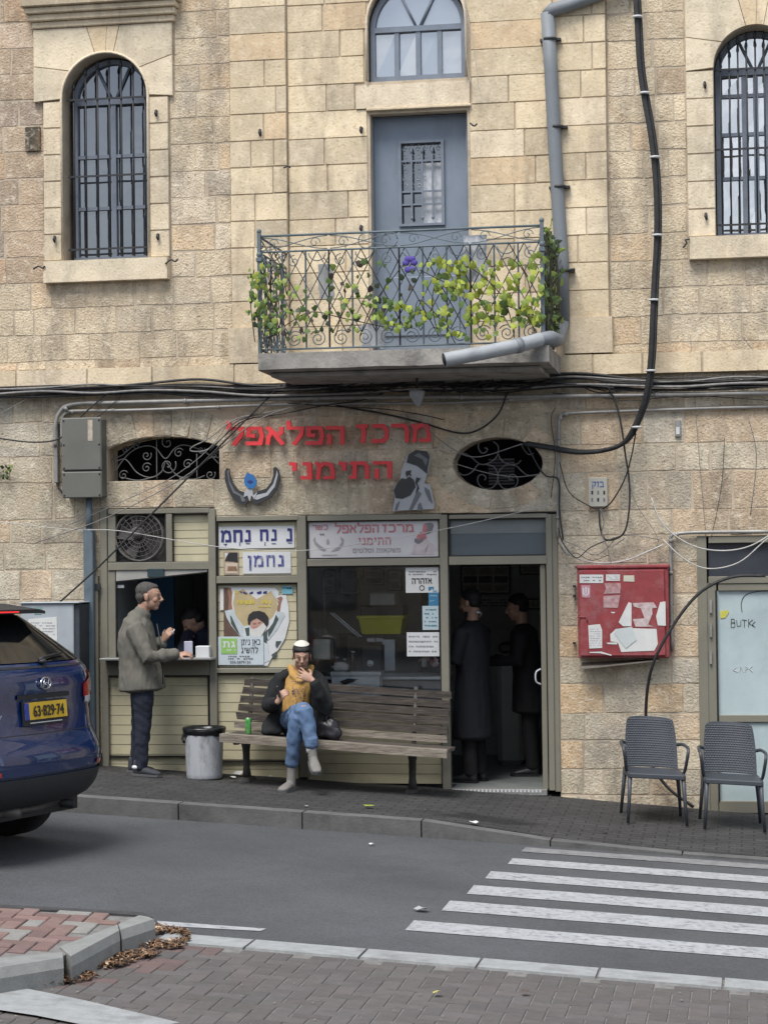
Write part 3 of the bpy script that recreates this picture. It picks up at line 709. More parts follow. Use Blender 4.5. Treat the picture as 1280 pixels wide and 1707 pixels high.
# voussoirs of the low arch
nV = 7; w2 = (SW[1]-SW[0])/2+.10; aa = math.asin(min(.99, ((SW[1]-SW[0])/2)/sr_))
for i in range(nV):
    a0 = -aa*1.06+2*aa*1.06*i/nV; a1 = -aa*1.06+2*aa*1.06*(i+1)/nV; r1 = sr_+.27
    cxx = (SW[0]+SW[1])/2
    add_stone([(cxx+sr_*math.sin(a0), scz+sr_*math.cos(a0)), (cxx+sr_*math.sin(a1), scz+sr_*math.cos(a1)), (cxx+r1*math.sin(a1*1.0), scz+r1*math.cos(a1)), (cxx+r1*math.sin(a0), scz+r1*math.cos(a0))], 'v', .005, 0, .010, 'voussoir')
nO = 14
for i in range(nO):
    a0, a1 = 2*math.pi*i/nO+.1, 2*math.pi*(i+1)/nO+.1
    f = lambda a, k, e=0: (OC.x+(OA*k+e)*math.cos(a), OC.z+(OB*k+e)*math.sin(a))
    add_stone([f(a1, 1.0), f(a0, 1.0), f(a0, 1.15, .14), f(a1, 1.15, .14)][::-1], 'v', .005, 0, .010, 'voussoir')
# window sills (big proud stones)
def sill(x0, x1, za, zb, proud=.09): add_stone([(x0, za), (x1, za), (x1, zb), (x0, zb)], 's', 0, 0, proud, 'sill_stone', 4, 2, (1.0, 1.04, 1.12))
sill(X(76, 450), X(285, 450), Z(470, 180), LW[2]-.004)
sill(X(1147, 415), 2*RWc-X(1147, 415), Z(431, 1240), RW[2]-.004)
# jamb stones and arch blocks of the two big arched windows
def surround(c, r, zs, z0, xl, xr, xlt, xrt, ztop, tb):
    zz = zs-.02
    n_ = max(1, round((zz-z0)/CH)); ch = (zz-z0)/n_
    for k in range(n_):
        for a, b_ in ((xl, c-r), (c+r, xr)):
            k2 = random.uniform(.9, 1.08)
            add_stone([(a, z0+ch*k), (b_, z0+ch*k), (b_, z0+ch*(k+1)), (a, z0+ch*(k+1))], 'j', 0, -.03, .010, 'jamb_stone', 2, 2, (tb[0]*k2, tb[1]*k2, tb[2]*k2))
LS_T = (1.0, 1.04, 1.12)
surround(LWc, LWr, LWs, LW[2], LS0, LS1, LSt0, LSt1, 0, (.96, .98, 1.03))
surround(RWc, RWr, RWs, RW[2], RS0, RS1, RS0, RS1, 0, LS_T)
def arch_block(c, zs, r, a0, a1, outer, tint, name='arch_stone', yd=.045, n=6):
    """stone bounded by the arc r between a0 and a1 and an outer chain of points"""
    pts = [(c+r*math.cos(a0+(a1-a0)*i/n), zs+r*math.sin(a0+(a1-a0)*i/n)) for i in range(n+1)] + outer
    cx_ = sum(p[0] for p in pts)/len(pts); cz_ = sum(p[1] for p in pts)/len(pts)
    ins = [(p[0]+(cx_-p[0])*.015, p[1]+(cz_-p[1])*.015) for p in pts]; ins2 = [(p[0]+(cx_-p[0])*.04, p[1]+(cz_-p[1])*.04) for p in pts]
    A = sum(ins[i][0]*ins[(i+1) % len(ins)][1]-ins[(i+1) % len(ins)][0]*ins[i][1] for i in range(len(ins)))
    if A < 0: ins = ins[::-1]; ins2 = ins2[::-1]
    m_ = len(ins); mb = MB(); mb.tint = tint
    mb.add([(x, .012, z) for x, z in ins]+[(x, -yd+.006, z) for x, z in ins]+[(x, -yd, z) for x, z in ins2],
           [(i, (i+1) % m_, (i+1) % m_+m_, i+m_) for i in range(m_)]+[(i+m_, (i+1) % m_+m_, (i+1) % m_+2*m_, i+2*m_) for i in range(m_)]+[tuple(range(2*m_, 3*m_))])
    mb.build(name, M_ash, parent=bld)
def arch_set(c, r, zs, xl, xr, zt):
    t = lambda: (lambda k: (k, 1.04*k, 1.12*k))(random.uniform(.9, 1.08))
    hi = lambda a: (c+math.cos(a)*9, 0)
    A = [R(0), R(38), R(78), R(102), R(142), R(180)]
    zm = zs+r*math.sin(A[1])+.06
    arch_block(c, zs, r, A[0], A[1], [(xr-.0, zm+.05), (xr, zs-.02)], t())
    arch_block(c, zs, r, A[1], A[2], [(c+.15, zt), (xr, zt), (xr, zm+.05)], t())
    arch_block(c, zs, r, A[2], R(88), [(c+.03, zt), (c+.15, zt)], (1.02, 1.0, 1.0), 'keystone')
    arch_block(c, zs, r, R(88), A[3], [(c-.17, zt), (c+.03, zt)], (1.0, .96, .92), 'keystone')
    arch_block(c, zs, r, A[3], A[4], [(xl, zm), (xl, zt), (c-.17, zt)], t())
    arch_block(c, zs, r, A[4], A[5], [(xl, zs-.02), (xl, zm)], t())
arch_set(LWc, LWr, LWs, LSt0, LSt1, Z(44, 180))
arch_set(RWc, RWr, RWs, RS0, RS1, RWs+RWr+.35)
# moulded cornice over the left window
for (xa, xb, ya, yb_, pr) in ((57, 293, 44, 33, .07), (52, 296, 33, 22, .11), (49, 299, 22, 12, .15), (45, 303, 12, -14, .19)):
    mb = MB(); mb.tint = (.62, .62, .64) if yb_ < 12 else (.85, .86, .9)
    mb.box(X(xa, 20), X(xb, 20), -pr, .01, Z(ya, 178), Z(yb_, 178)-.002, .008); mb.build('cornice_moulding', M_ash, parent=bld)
for (xa, xb) in ((45, 82), (84, 128), (130, 178), (180, 240), (242, 302)):
    add_stone([(X(xa, 0), Z(-15, 178)), (X(xb, 0), Z(-15, 178)), (X(xb, 0), Z(-40, 178)), (X(xa, 0), Z(-40, 178))], 'c', 0, -.1, .05, 'ashlar_block', 2, 1)
# bring the stones out: per kind the 300 that show largest are parts, the rest one part
for name, lst in STONES.items():
    lst.sort(key=lambda t: -t[0]); restm = MB(); n_ = 0
    for k, (a, q, rough, yb, d, nx, nz, tint, zn) in enumerate(lst):
        m_ = quad_stone(q, yb, d, rough, tint, nx, nz)
        mt_ = M_lime if rough > 0 else M_ash
        if k < 298: m_.build(name, mt_, parent=bld)
        else:
            restm.cur = 0 if rough > 0 else 1; o = len(restm.v); restm.v += m_.v
            restm.f += [[i+o for i in f] for f in m_.f]; restm.mi += [restm.cur]*len(m_.f); restm.col += m_.col; restm.smooth += m_.smooth
    if restm.v: restm.build('more_'+name, [M_lime, M_ash], parent=bld, kind='stuff')
# dark filler stone left of the window, small iron hooks
mb = MB(); mb.tint = (.12, .12, .12); mb.box(*[P(44, 232).x, P(69, 232).x], -.03, .01, Z(253, 56), Z(212, 56), .006); mb.build('dark_stone', M_lime, parent=bld)
for hx, hy in ((261, 190), (264, 396), (92, 400), (602, 218), (602, 382), (1174, 143), (1176, 362), (434, 222)):
    mb = MB(); c_ = P(hx, hy, -.05); mb.tube([c_+Vector((0, .05, .03)), c_+Vector((0, -.01, .03)), c_+Vector((0, -.02, 0)), c_+Vector((.005, -.015, -.03))], [.012, .012, .016, .008], 5); mb.build('iron_hook', M_iron, parent=bld)
for pts in (((56, 449), (64, 444), (72, 447), (75, 443)), ((276, 440), (285, 433), (292, 436), (297, 432)), ((1138, 413), (1144, 405), (1142, 400), (1149, 399)), ((783, 205), (790, 210), (795, 206)), ((473, 280), (480, 277), (484, 280))):
    mb = MB(); mb.tube(cat_rom(pl(pts, -.1), 3), .008, 5); mb.build('iron_hook', M_iron, parent=bld)

# ---- arched window joinery and bars
def window(name, c, r, zs, z0, depth, glass, frame, bars, nbars, mull, trans, split, at):
    wn = part_empty(name, bld, at)
    Y = depth
    mb = MB(); ft = .045
    outer = [(c-r, z0), (c+r, z0)] + arc_pts(c, zs, r, 20); inner = [(c-r+ft, z0+ft), (c+r-ft, z0+ft)] + arc_pts(c, zs, r-ft, 20)
    n_ = len(outer)
    def ring(o, i, y0, y1):
        k = len(o); v = [(x, y0, z) for x, z in o]+[(x, y0, z) for x, z in i]+[(x, y1, z) for x, z in o]+[(x, y1, z) for x, z in i]
        f = []
        for a in range(k):
            b_ = (a+1) % k; f += [(a, b_, b_+k, a+k), (a+k, b_+k, b_+3*k, a+3*k), (b_, a, a+2*k, b_+2*k)]
        mb.add(v, f)
    ring(outer, inner, Y-.05, Y)
    for x in mull:
        xx = c+x*(r-ft); ztp = zs if split else zs+math.sqrt(max(0, (r-ft)**2-(xx-c)**2))
        mb.box(xx-.022, xx+.022, Y-.045, Y-.004, z0+ft, zs)
    for zt_ in trans: mb.box(c-r+ft, c+r-ft, Y-.04, Y-.006, zt_-.016, zt_+.016)
    mb.box(c-r+ft, c+r-ft, Y-.055, Y-.002, zs-.03, zs+.02)
    if split:
        for s_ in (-1, 1):
            a = Vector((c+s_*.02, Y-.03, zs+.02)); an = R(90-s_*27); b_ = Vector((c+(r-ft)*math.cos(an), Y-.03, zs+(r-ft)*math.sin(an)))
            mb.cyl(a, b_, .014, 6)
    mb.build('window_frame', frame, parent=wn)
    g = [(c-r+ft*.7, z0+ft*.7), (c+r-ft*.7, z0+ft*.7)] + arc_pts(c, zs, r-ft*.7, 20)
    # panes, one for each light
    xs_ = [c-r+ft] + [c+x*(r-ft) for x in mull] + [c+r-ft]; zz_ = [z0+ft] + sorted(trans) + [zs]
    for xa, xb in zip(xs_[:-1], xs_[1:]):
        for za, zb in zip(zz_[:-1], zz_[1:]):
            m2 = MB(); t1, t2 = random.uniform(-.004, .004), random.uniform(-.004, .004)
            m2.add([(xa, Y-.012+t1, za), (xb, Y-.012-t1, za), (xb, Y-.012-t2, zb), (xa, Y-.012+t2, zb)], [(0, 1, 2, 3)]); m2.build('pane', glass, parent=wn)
    m2 = MB(); ap = arc_pts(c, zs, r-ft*.6, 20); m2.add([(x, Y-.012, z) for x, z in ap], [tuple(range(len(ap)))]); m2.build('pane', glass, parent=wn)
    if nbars:
        yb = depth-.17
        for k in range(nbars):
            x = c-r+.05+(2*r-.1)*k/(nbars-1); xo = abs(x-c); zt_ = zs+math.sqrt(max(0, (r)**2-xo**2))-.05
            m2 = MB(); m2.cyl((x, yb, z0+.02), (x, yb, zt_-.04), .009, 6); m2.tube([(x, yb, zt_-.05), (x, yb, zt_-.03), (x, yb, zt_), (x, yb, zt_+.035)], [.009, .018, .014, .002], 6)
            m2.build('window_bar', bars, parent=wn)
        for zt_ in (z0+.1, z0+(zs-z0)*.52, zs+.0, *( [z0+(zs-z0)*.18] if r > .38 and at.x > 2 else [])):
            m2 = MB(); m2.box(c-r-.01, c+r+.01, yb-.016, yb-.008, zt_-.009, zt_+.009); m2.build('window_bar', bars, parent=wn)
    return wn
window('left_window', LWc+.022, LWr-.024, LWs, LW[2]+.01, .21, M_glassU, M_frameblue, M_iron, 7, [0], [Z(348, 180, .2), Z(262, 180, .2)], True, Vector((LWc, .2, LW[2])))
window('right_window', RWc, RWr-.01, RWs, RW[2]+.01, .24, M_glassR, M_frameblue, M_iron, 9, [-.33, .33, 0], [RW[2]+.55, RW[2]+.95, RW[2]+1.3], True, Vector((RWc, .2, RW[2])))
window('transom_window', CWc, CWr-.015, CWs-.03, CW[2]+.015, .12, M_glassC, M_frameblue, M_iron, 0, [-.5, 0, .5], [], True, Vector((CWc, .2, CW[2])))
for x_, r_, zs2, z2, rr2 in ((LWc, LWr, LWs, LW[2], 1), (CWc, CWr, CWs, CW[2], 1)):   # chamfered reveal moulding
    mb = MB(); mb.tint = (1.02, 1.05, 1.15)
    path = [(x_-r_, -.045, z2)] + [(a, -.045, b_) for a, b_ in arc_pts(x_, zs2, r_, 20)[::-1]] + [(x_+r_, -.045, z2)]
    mb.tube(path, .013, 6); mb.build('reveal_moulding', M_ash, parent=bld)
# near-black closed boxes behind the openings; the rooms' darkness is in their colour
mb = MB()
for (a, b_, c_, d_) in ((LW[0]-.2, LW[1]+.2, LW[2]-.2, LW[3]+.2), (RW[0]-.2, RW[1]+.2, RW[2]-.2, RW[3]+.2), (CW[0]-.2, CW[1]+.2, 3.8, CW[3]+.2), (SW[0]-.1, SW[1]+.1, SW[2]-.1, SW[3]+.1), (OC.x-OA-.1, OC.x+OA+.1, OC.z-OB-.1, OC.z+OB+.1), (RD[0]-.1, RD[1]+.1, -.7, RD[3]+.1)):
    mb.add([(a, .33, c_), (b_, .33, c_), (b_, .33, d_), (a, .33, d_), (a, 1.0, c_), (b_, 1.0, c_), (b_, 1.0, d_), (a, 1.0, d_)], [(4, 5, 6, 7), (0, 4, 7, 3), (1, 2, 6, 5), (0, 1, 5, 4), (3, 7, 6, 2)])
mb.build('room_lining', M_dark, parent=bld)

# ---- balcony door
dr = part_empty('balcony_door', bld, Vector(((BD[0]+BD[1])/2, .2, 3.87)))
DY = .2
d0, d1, dz0, dz1 = X(626, 300, DY), X(779, 300, DY), 3.86, Z(197, 700, DY)
mb = MB(); wx0, wx1, wz0, wz1 = wrect(670, 240, 738, 374, DY)
mb.box(d0, wx0, DY-.04, DY+.02, dz0, dz1); mb.box(wx1, d1, DY-.04, DY+.02, dz0, dz1); mb.box(wx0, wx1, DY-.039, DY+.02, wz1, dz1); mb.box(wx0, wx1, DY-.039, DY+.02, dz0, wz0)
mb.box(d0+.08, d1-.08, DY-.055, DY-.04, 4.05, 4.6, .01)
mb.build('door_leaf', M_doorblue, parent=dr)
mb = MB(); mb.box(BD[0], d0, DY-.09, DY+.03, dz0, BD[3]-.01); mb.box(d1, BD[1], DY-.09, DY+.03, dz0, BD[3]-.01); mb.box(d0, d1, DY-.09, DY+.03, dz1, BD[3]-.01); mb.build('door_frame', M_frameblue, parent=dr)
mb = MB(); t_ = .022
mb.box(wx0-t_, wx0+.005, DY-.07, DY-.03, wz0-t_, wz1+t_); mb.box(wx1-.005, wx1+t_, DY-.07, DY-.03, wz0-t_, wz1+t_); mb.box(wx0, wx1, DY-.069, DY-.03, wz1, wz1+t_); mb.box(wx0, wx1, DY-.069, DY-.03, wz0-t_, wz0)
hh = wz1-wz0
for fz in (.24, .40, .78): mb.box(wx0, wx1, DY-.055, DY-.04, wz0+hh*fz-.008, wz0+hh*fz+.008)
for fx in (.26, .52, .77):
    x = wx0+(wx1-wx0)*fx; mb.box(x-.008, x+.008, DY-.06, DY-.045, wz0+hh*.08, wz0+hh*.92)
    mb.ball((x, DY-.055, wz0+hh*.07), (.014, .012, .02), 6, 5); mb.tube([(x, DY-.055, wz0+hh*.86), (x, DY-.055, wz0+hh*.9), (x, DY-.055, wz0+hh*.96)], [.006, .015, .002], 6)
mb.build('hatch_grille', M_frameblue, parent=dr)
mb = MB(); mb.box(wx0, wx1, DY+.0, DY+.004, wz0, wz1); mb.build('pane', M_glassU, parent=dr)
M_lace = mat('white_lace', (.6, .62, .66), .9, .2, 30)
mb = MB()
for i in range(10):
    for j in range(3): pass
for (fx, fy) in [(a/6+.04*(b_ % 2), b_/11) for b_ in range(12) for a in range(6)]:
    if fy < .42 or (fx > .5 and fy < .8 and fy > .0): continue
    cx_ = wx0+(wx1-wx0)*min(.97, fx+.06); cz_ = wz0+hh*min(.97, fy+.03); mb.tube([(cx_+.016*math.cos(t), DY-.006, cz_+.018*math.sin(t)) for t in np.linspace(0, 5.6, 8)], .0028, 4)
mb.box(wx0+(wx1-wx0)*.52, wx0+(wx1-wx0)*.98, DY-.004, DY-.001, wz0+.01, wz0+hh*.76)
mb.build('lace_curtain', M_lace, parent=dr)
mb = MB(); mb.tint = (.9, .9, .92); mb.box(X(612, 180), X(786, 180), -.045, .02, c185-.022, c185+.0, .004); mb.build('drip_moulding', M_ash, parent=bld)

# ---- lower grilles: scrolls
def spiral(cx, cz, r, turns, a0, s=1, n=22, r1=.12):
    return [(cx+(r*(1-(1-r1)*t))*math.cos(a0+s*turns*2*math.pi*t), cz+(r*(1-(1-r1)*t))*math.sin(a0+s*turns*2*math.pi*t)) for t in [i/n for i in range(n+1)]]
M_grl = mat('grey_scroll_iron', (.12, .12, .12), .6, .3, 20, .2, 60)
gr = part_empty('arched_grille', bld, Vector(((SW[0]+SW[1])/2, .08, SW[2])))
w_, h_ = SW[1]-SW[0], SW[3]-SW[2]
def gp(u, v, y=.08): return (SW[0]+w_*u, y, SW[2]+h_*v)
curves = [[(.03, .0), (.03, .62)], [(.02, .5), (.12, .62), (.25, .88), (.38, .96)], [(.42, .05), (.42, .95)], [(.04, .45), (.14, .5), (.24, .2), (.36, .08), (.46, .2), (.50, .45)], [(.04, .2), (.12, .5), (.22, .72), (.34, .8), (.42, .72), (.5, .5), (.58, .72), (.66, .8), (.78, .72), (.9, .55), (.98, .35)], [(.5, .45), (.6, .12), (.7, .08), (.8, .3), (.9, .5), (.98, .5)], [(.78, .02), (.78, .6)], [(.1, .1), (.25, .02), (.4, .1)], [(.62, .05), (.75, .02), (.85, .1)]]
for cv in curves:
    m2 = MB(); m2.tube(cat_rom([gp(*p) for p in cv], 5), .006, 5); m2.build('scroll_bar', M_grl, parent=gr)
for (u, v, r_, s_) in ((.12, .14, .05, 1), (.9, .12, .05, -1), (.33, .3, .05, 1), (.33, .58, .05, -1), (.62, .62, .05, 1), (.52, .34, .085, -1), (.52, .86, .07, 1), (.14, .72, .035, 1), (.82, .68, .04, -1), (.94, .55, .035, 1), (.24, .8, .04, 1), (.7, .36, .05, 1)):
    c_ = gp(u, v); m2 = MB(); m2.tube([(x, .075, z) for x, z in spiral(c_[0], c_[2], r_, 1.4, .5, s_)], .0055, 5); m2.build('scroll', M_grl, parent=gr)
gr = part_empty('oval_grille', bld, Vector((OC.x, .08, OC.z-OB)))
def og(px_, py_): p = P(740+px_*200/1280, 720+py_*120/768, .06); return p
for cv in ([(125, 300), (160, 240), (230, 235), (300, 280), (385, 345), (470, 335), (540, 290), (575, 235)], [(575, 235), (600, 290), (650, 330), (700, 345), (780, 340), (820, 300)], [(140, 420), (200, 460), (260, 450), (310, 415), (350, 360), (390, 345), (520, 365), (570, 450), (570, 520), (520, 590), (440, 605), (380, 570), (355, 510), (380, 460), (420, 460), (445, 490), (430, 515)], [(780, 370), (680, 345), (600, 400), (570, 470), (580, 540), (630, 600), (700, 605), (760, 580), (785, 520), (760, 465), (720, 455), (690, 480), (700, 510), (730, 505)], [(780, 370), (840, 430), (900, 465), (990, 465)], [(575, 235), (575, 150), (520, 100)], [(370, 120), (365, 170), (400, 225), (445, 215), (460, 180), (430, 170)], [(820, 130), (860, 200), (900, 240), (960, 230)]):
    m2 = MB(); m2.tube(cat_rom([og(*p) for p in cv], 4), .0065, 5); m2.build('scroll', M_grl, parent=gr)
mb = MB()
for k in range(9): mb.box(OC.x-.12, OC.x+.12, .30, .31, OC.z-.18+k*.028, OC.z-.165+k*.028)
mb.build('vent_louvres', mat('dark_louvre', (.05, .05, .052), .5), parent=gr)
# the far side of the street behind the viewer (seen in reflections only): a plain stone terrace
opp = empty('opposite_terrace', (0, -25, rz(0)), 'plain stone terrace across the street, mirrored in the shop glass', 'building')
q = MB(); q.box(-26, 30, -38, -25, -2.2, 7.4); q.build('wall', M_mort, parent=opp)
for i in range(12):
    for j in range(2): q = MB(); q.box(-24+4.4*i, -22.6+4.4*i, -25.0, -24.96, .9+3.4*j, 2.6+3.4*j); q.build('window', M_glassU, parent=opp)
q = MB(); q.box(-26.2, 30.2, -25.3, -24.98, 7.1, 7.42); q.build('cornice', M_mort, parent=opp)

# ================================================================== BALCONY
FY = -1.12                                       # front plane of the railing
BX0, BX1 = X(433, 480, FY), X(904, 480, FY)
zs0 = P(680, 583, FY).z; zsb = P(680, 612, FY).z
bal = empty('balcony', (.4, -.5, zsb), 'concrete balcony slab with ornate grey blue iron railing under the balcony door', 'balcony')
mb = MB(); xs_ = [BX0-.01+(BX1-BX0+.06)*i/16 for i in range(17)]
vv = []
for x in xs_:
    e = .012*noise.noise(Vector((x*3, 0, 0)))
    vv += [(x, FY-.05+e, zs0), (x, FY-.05-e, zsb+.01+.5*e), (x, FY+.0, zsb), (x, 0, zsb-.01), (x, 0, zs0)]
mb.add(vv, [(i*5+j, (i+1)*5+j, (i+1)*5+(j+1) % 5, i*5+(j+1) % 5) for i in range(16) for j in range(5)]+[(4, 3, 2, 1, 0), (80, 81, 82, 83, 84)])
bm_ = mb.build('balcony_slab', M_conc, parent=bal)
mb = MB(); mb.box(BX0+.06, BX1-.04, FY+.12, 0, zsb-.045, zsb-.003, .01); mb.build('slab_rib', M_conc, parent=bal)
rt = P(670, 385, FY).z; rt2 = P(670, 412, FY).z; rb_ = zs0+.035
def bar(a, b, r=.008, n=5, name='rail', m=M_railm): q = MB(); q.cyl(a, b, r, n); return q.build(name, m, parent=bal)
def tubepart(pts, r=.005, name='scroll', m=M_railm, n=5): q = MB(); q.tube(pts, r, n); return q.build(name, m, parent=bal)
def post(x, y):
    q = MB(); q.box(x-.016, x+.016, y-.016, y+.016, zs0-.12, rt+.03); q.box(x-.026, x+.026, y-.026, y+.026, rt-.22, rt-.19); q.ball((x, y, rt-.16), (.026, .026, .03), 8, 6); q.ball((x, y, rt+.045), .022, 8, 6); q.build('post', M_railm, parent=bal)
post(BX0, FY); post(BX1, FY)
SIDES = [((BX0, FY), (BX1, FY)), ((BX0, FY), (BX0, -.03)), ((BX1, FY), (BX1, -.03))]
for si, ((xa, ya), (xb, yb)) in enumerate(SIDES):
    A, B = Vector((xa, ya, 0)), Vector((xb, yb, 0)); Lg = (B-A).length; D = (B-A)/Lg
    at = lambda s_, z: A+D*s_+Vector((0, 0, z))
    for z in (rt, rt2, rb_): bar(at(0, z), at(Lg, z), .011 if z == rt else .009)
    nb = round(Lg/.205)
    for k in range(1, nb): bar(at(Lg*k/nb, rb_), at(Lg*k/nb, rt2), .0085, 4, 'baluster', M_railm if (k*7+si) % 3 else M_iron)
    # diamond lattice of thin bars
    st = Lg/(nb*1); zb_, zt_ = rb_+.13, rt2
    hgt = zt_-zb_
    st2 = st/1.6; run = st2*3
    for k in range(-4, int(nb*1.6)+2):
        for s_ in (1, -1):
            s0 = st2*k if s_ > 0 else st2*(k+3); s1 = s0+s_*run
            a, b_ = (s0, zb_), (s1, zt_)
            # clip to the panel
            def cl(p, q):
                if p[0] < 0: t = (0-p[0])/(q[0]-p[0]); return (0, p[1]+(q[1]-p[1])*t)
                if p[0] > Lg: t = (Lg-p[0])/(q[0]-p[0]); return (Lg, p[1]+(q[1]-p[1])*t)
                return p
            if (a[0] < 0 and b_[0] < 0) or (a[0] > Lg and b_[0] > Lg): continue
            a2, b2_ = cl(a, b_), cl(b_, a)
            if abs(a2[1]-b2_[1]) < .05: continue
            bar(at(a2[0], a2[1])+Vector((0, .006*s_, 0)), at(b2_[0], b2_[1])+Vector((0, .006*s_, 0)), .0045, 4, 'lattice_bar', M_iron if (k % 2) else M_railm)
    # spiral scrolls along the foot, hoops under the second rail, scrollwork between the top rails
    def pl_sp(sp, zp, r, turns, a0, sgn): return [at(sp+x, zp+z) for x, z in [(p[0], p[1]) for p in spiral(0, 0, r, turns, a0, sgn, 26, .15)]]
    for k in range(nb):
        c_ = Lg*(k+.5)/nb; tubepart(pl_sp(c_, rb_+.085, .075, 1.9, .6 if k % 2 else 2.6, 1 if k % 2 else -1), .0052)
        if k % 2 == 0 or si: tubepart([at(c_+.075*math.cos(t), rt2-.02-.07*abs(math.sin(t))-.0) for t in np.linspace(0, math.pi, 9)], .005)
        else: tubepart(pl_sp(c_, rt2-.09, .055, 1.4, 1.5, 1), .0045)
    zm = (rt+rt2)/2; hh_ = (rt-rt2)/2
    nm_ = max(1, round(Lg/.62))
    for k in range(nm_):
        s0, s1 = Lg*k/nm_, Lg*(k+1)/nm_; w_ = s1-s0
        tubepart([at(s0+w_*t, zm+hh_*.8*math.cos(t*math.pi)) for t in np.linspace(.02, .98, 10)], .0045)
        tubepart([at(s0+w_*t, zm-hh_*.8*math.cos(t*math.pi)) for t in np.linspace(.02, .98, 10)], .0045)
        for q_ in (.2, .8): tubepart(pl_sp(s0+w_*q_, zm, hh_*.7, 1.2, 0, 1), .004)
if True:
    for c_ in (.95, 1.16):
        tubepart([(BX0+c_+hh_*.95*math.cos(t), FY-.004, zm+hh_*.95*math.sin(t)) for t in np.linspace(0, 6.28, 16)], .005, 'ring')

# things on the balcony
M_cloth = mat('white_cloth', (.62, .63, .66), .9, .1, 6, .3, 30)
def cloth_sheet(name, px0, py0, px1, py1, Y, m, label, cat, seed=1, ragged=.03, thick=.004):
    a, b_, c_, d_ = wrect(px0, py0, px1, py1, Y); mb = MB(); mb.sm = True; nx, nz = 14, 14; vv = []
    for j in range(nz+1):
        for i in range(nx+1):
            u, v = i/nx, j/nz; e = ragged*noise.noise(Vector((v*4, seed, 0)))*(1 if i in (0, nx) else .3)
            x = a+(b_-a)*u+e; z = c_+(d_-c_)*v + (ragged*noise.noise(Vector((u*5, seed, 4))) if j == 0 else 0)
            vv.append((x, Y+.02*noise.noise(Vector((u*6, v*1.5, seed))), z))
    n0 = len(vv); vv += [(x, y+thick, z) for x, y, z in vv]
    f = [(j*(nx+1)+i, j*(nx+1)+i+1, (j+1)*(nx+1)+i+1, (j+1)*(nx+1)+i) for j in range(nz) for i in range(nx)]
    mb.add(vv, f + [tuple(n0+i for i in q[::-1]) for q in f])
    return mb.build(name, m, label=label, cat=cat)
cloth_sheet('hanging_cloth', 773, 392, 812, 470, FY+.04, M_cloth, 'white cloth hung over the balcony railing right of the door', 'cloth', 2)
cloth_sheet('plastic_sheet', 531, 440, 556, 498, FY+.12, mat('pale_plastic', (.5, .5, .48), .5, .1), 'small pale sheet behind the left half of the balcony railing', 'cloth', 5, .02)
cloth_sheet('white_bag', 604, 540, 640, 580, FY+.1, M_cloth, 'white bag lying on the balcony floor left of the door', 'bag', 8, .04)
pw = empty('purple_pinwheel', P(683, 450, FY-.02), 'purple cloth flower tied to the balcony railing', 'ornament')
M_pur = mat('purple_cloth', (.09, .06, .32), .8, .2, 9)
for k in range(6):
    a = k*1.05; c_ = P(683, 438, FY-.03) + Vector((.035*math.cos(a), 0, .035*math.sin(a) - (.03 if k > 3 else 0)))
    mb = MB(); mb.ball(c_, (.034, .012, .028), 7, 5); mb.build('petal', M_pur, parent=pw)

# vine leaves
leafv = [(0, 0, 0), (.45, .10, .05), (.52, -.02, .42), (.30, .06, .80), (0, -.08, 1.0), (-.30, .06, .80), (-.52, -.02, .42), (-.45, .10, .05), (0, -.06, .45)]
leaff = [(0, 1, 8), (1, 2, 8), (2, 3, 8), (3, 4, 8), (4, 5, 8), (5, 6, 8), (6, 7, 8), (7, 0, 8)]
GR = {'gold': (.40, .46, .055), 'lime': (.27, .36, .06), 'green': (.10, .17, .035), 'dark': (.035, .055, .02), 'brown': (.06, .045, .035)}
GM = {k: mat('leaf_'+k, v, .55, .25, 14, .2, 40, dirt=.3, dcol=tuple(c*.5 for c in v), ds=8) for k, v in GR.items()}
LM = {}
for k in GR:
    me = bpy.data.meshes.new('leaf_'+k); me.from_pydata(leafv, [], leaff); me.materials.append(GM[k]); me.polygons.foreach_set('use_smooth', [True]*8); LM[k] = me
def leaf(parent, c, s_, kind, yaw=None, tilt=None, narrow=1):
    o = bpy.data.objects.new('leaf', LM[kind]); COL.objects.link(o); o.parent = parent; o.location = Vector(c)-world_loc(parent)
    o.rotation_euler = (random.uniform(-.7, .5), random.uniform(-2.6, -.5)+1.57+random.uniform(-.9, .9), random.uniform(-.8, .8) if yaw is None else yaw); o.scale = (s_*narrow, s_, s_)
M_stem = mat('vine_stem', (.06, .055, .03), .8, .3, 20)
rs = random.Random(11)
def vine(name, label, stems, clusters, group='vines growing on the balcony railing'):
    p0 = P(*stems[0][0], FY); v_ = empty(name, (p0.x, FY, zs0), label, 'vine', group); s_k = .82
    for st in stems:
        pts = [Vector(P(x, y, FY-.02+rs.uniform(-.03, .03))) for x, y in st]; q = MB(); q.tube(cat_rom(pts, 5), .0045, 4); q.build('stem', M_stem, parent=v_)
    for (x0, y0, x1, y1, n_, kinds, s_, yj, narrow) in clusters:
        for _ in range(int(n_*1.28)):
            px_, py_ = rs.uniform(x0, x1), rs.uniform(y0, y1)
            c_ = P(px_, py_, FY-.03+rs.uniform(-yj, yj*.6)); leaf(v_, c_, s_*s_k*rs.uniform(.65, 1.2), rs.choice(kinds), narrow=narrow)
    return v_
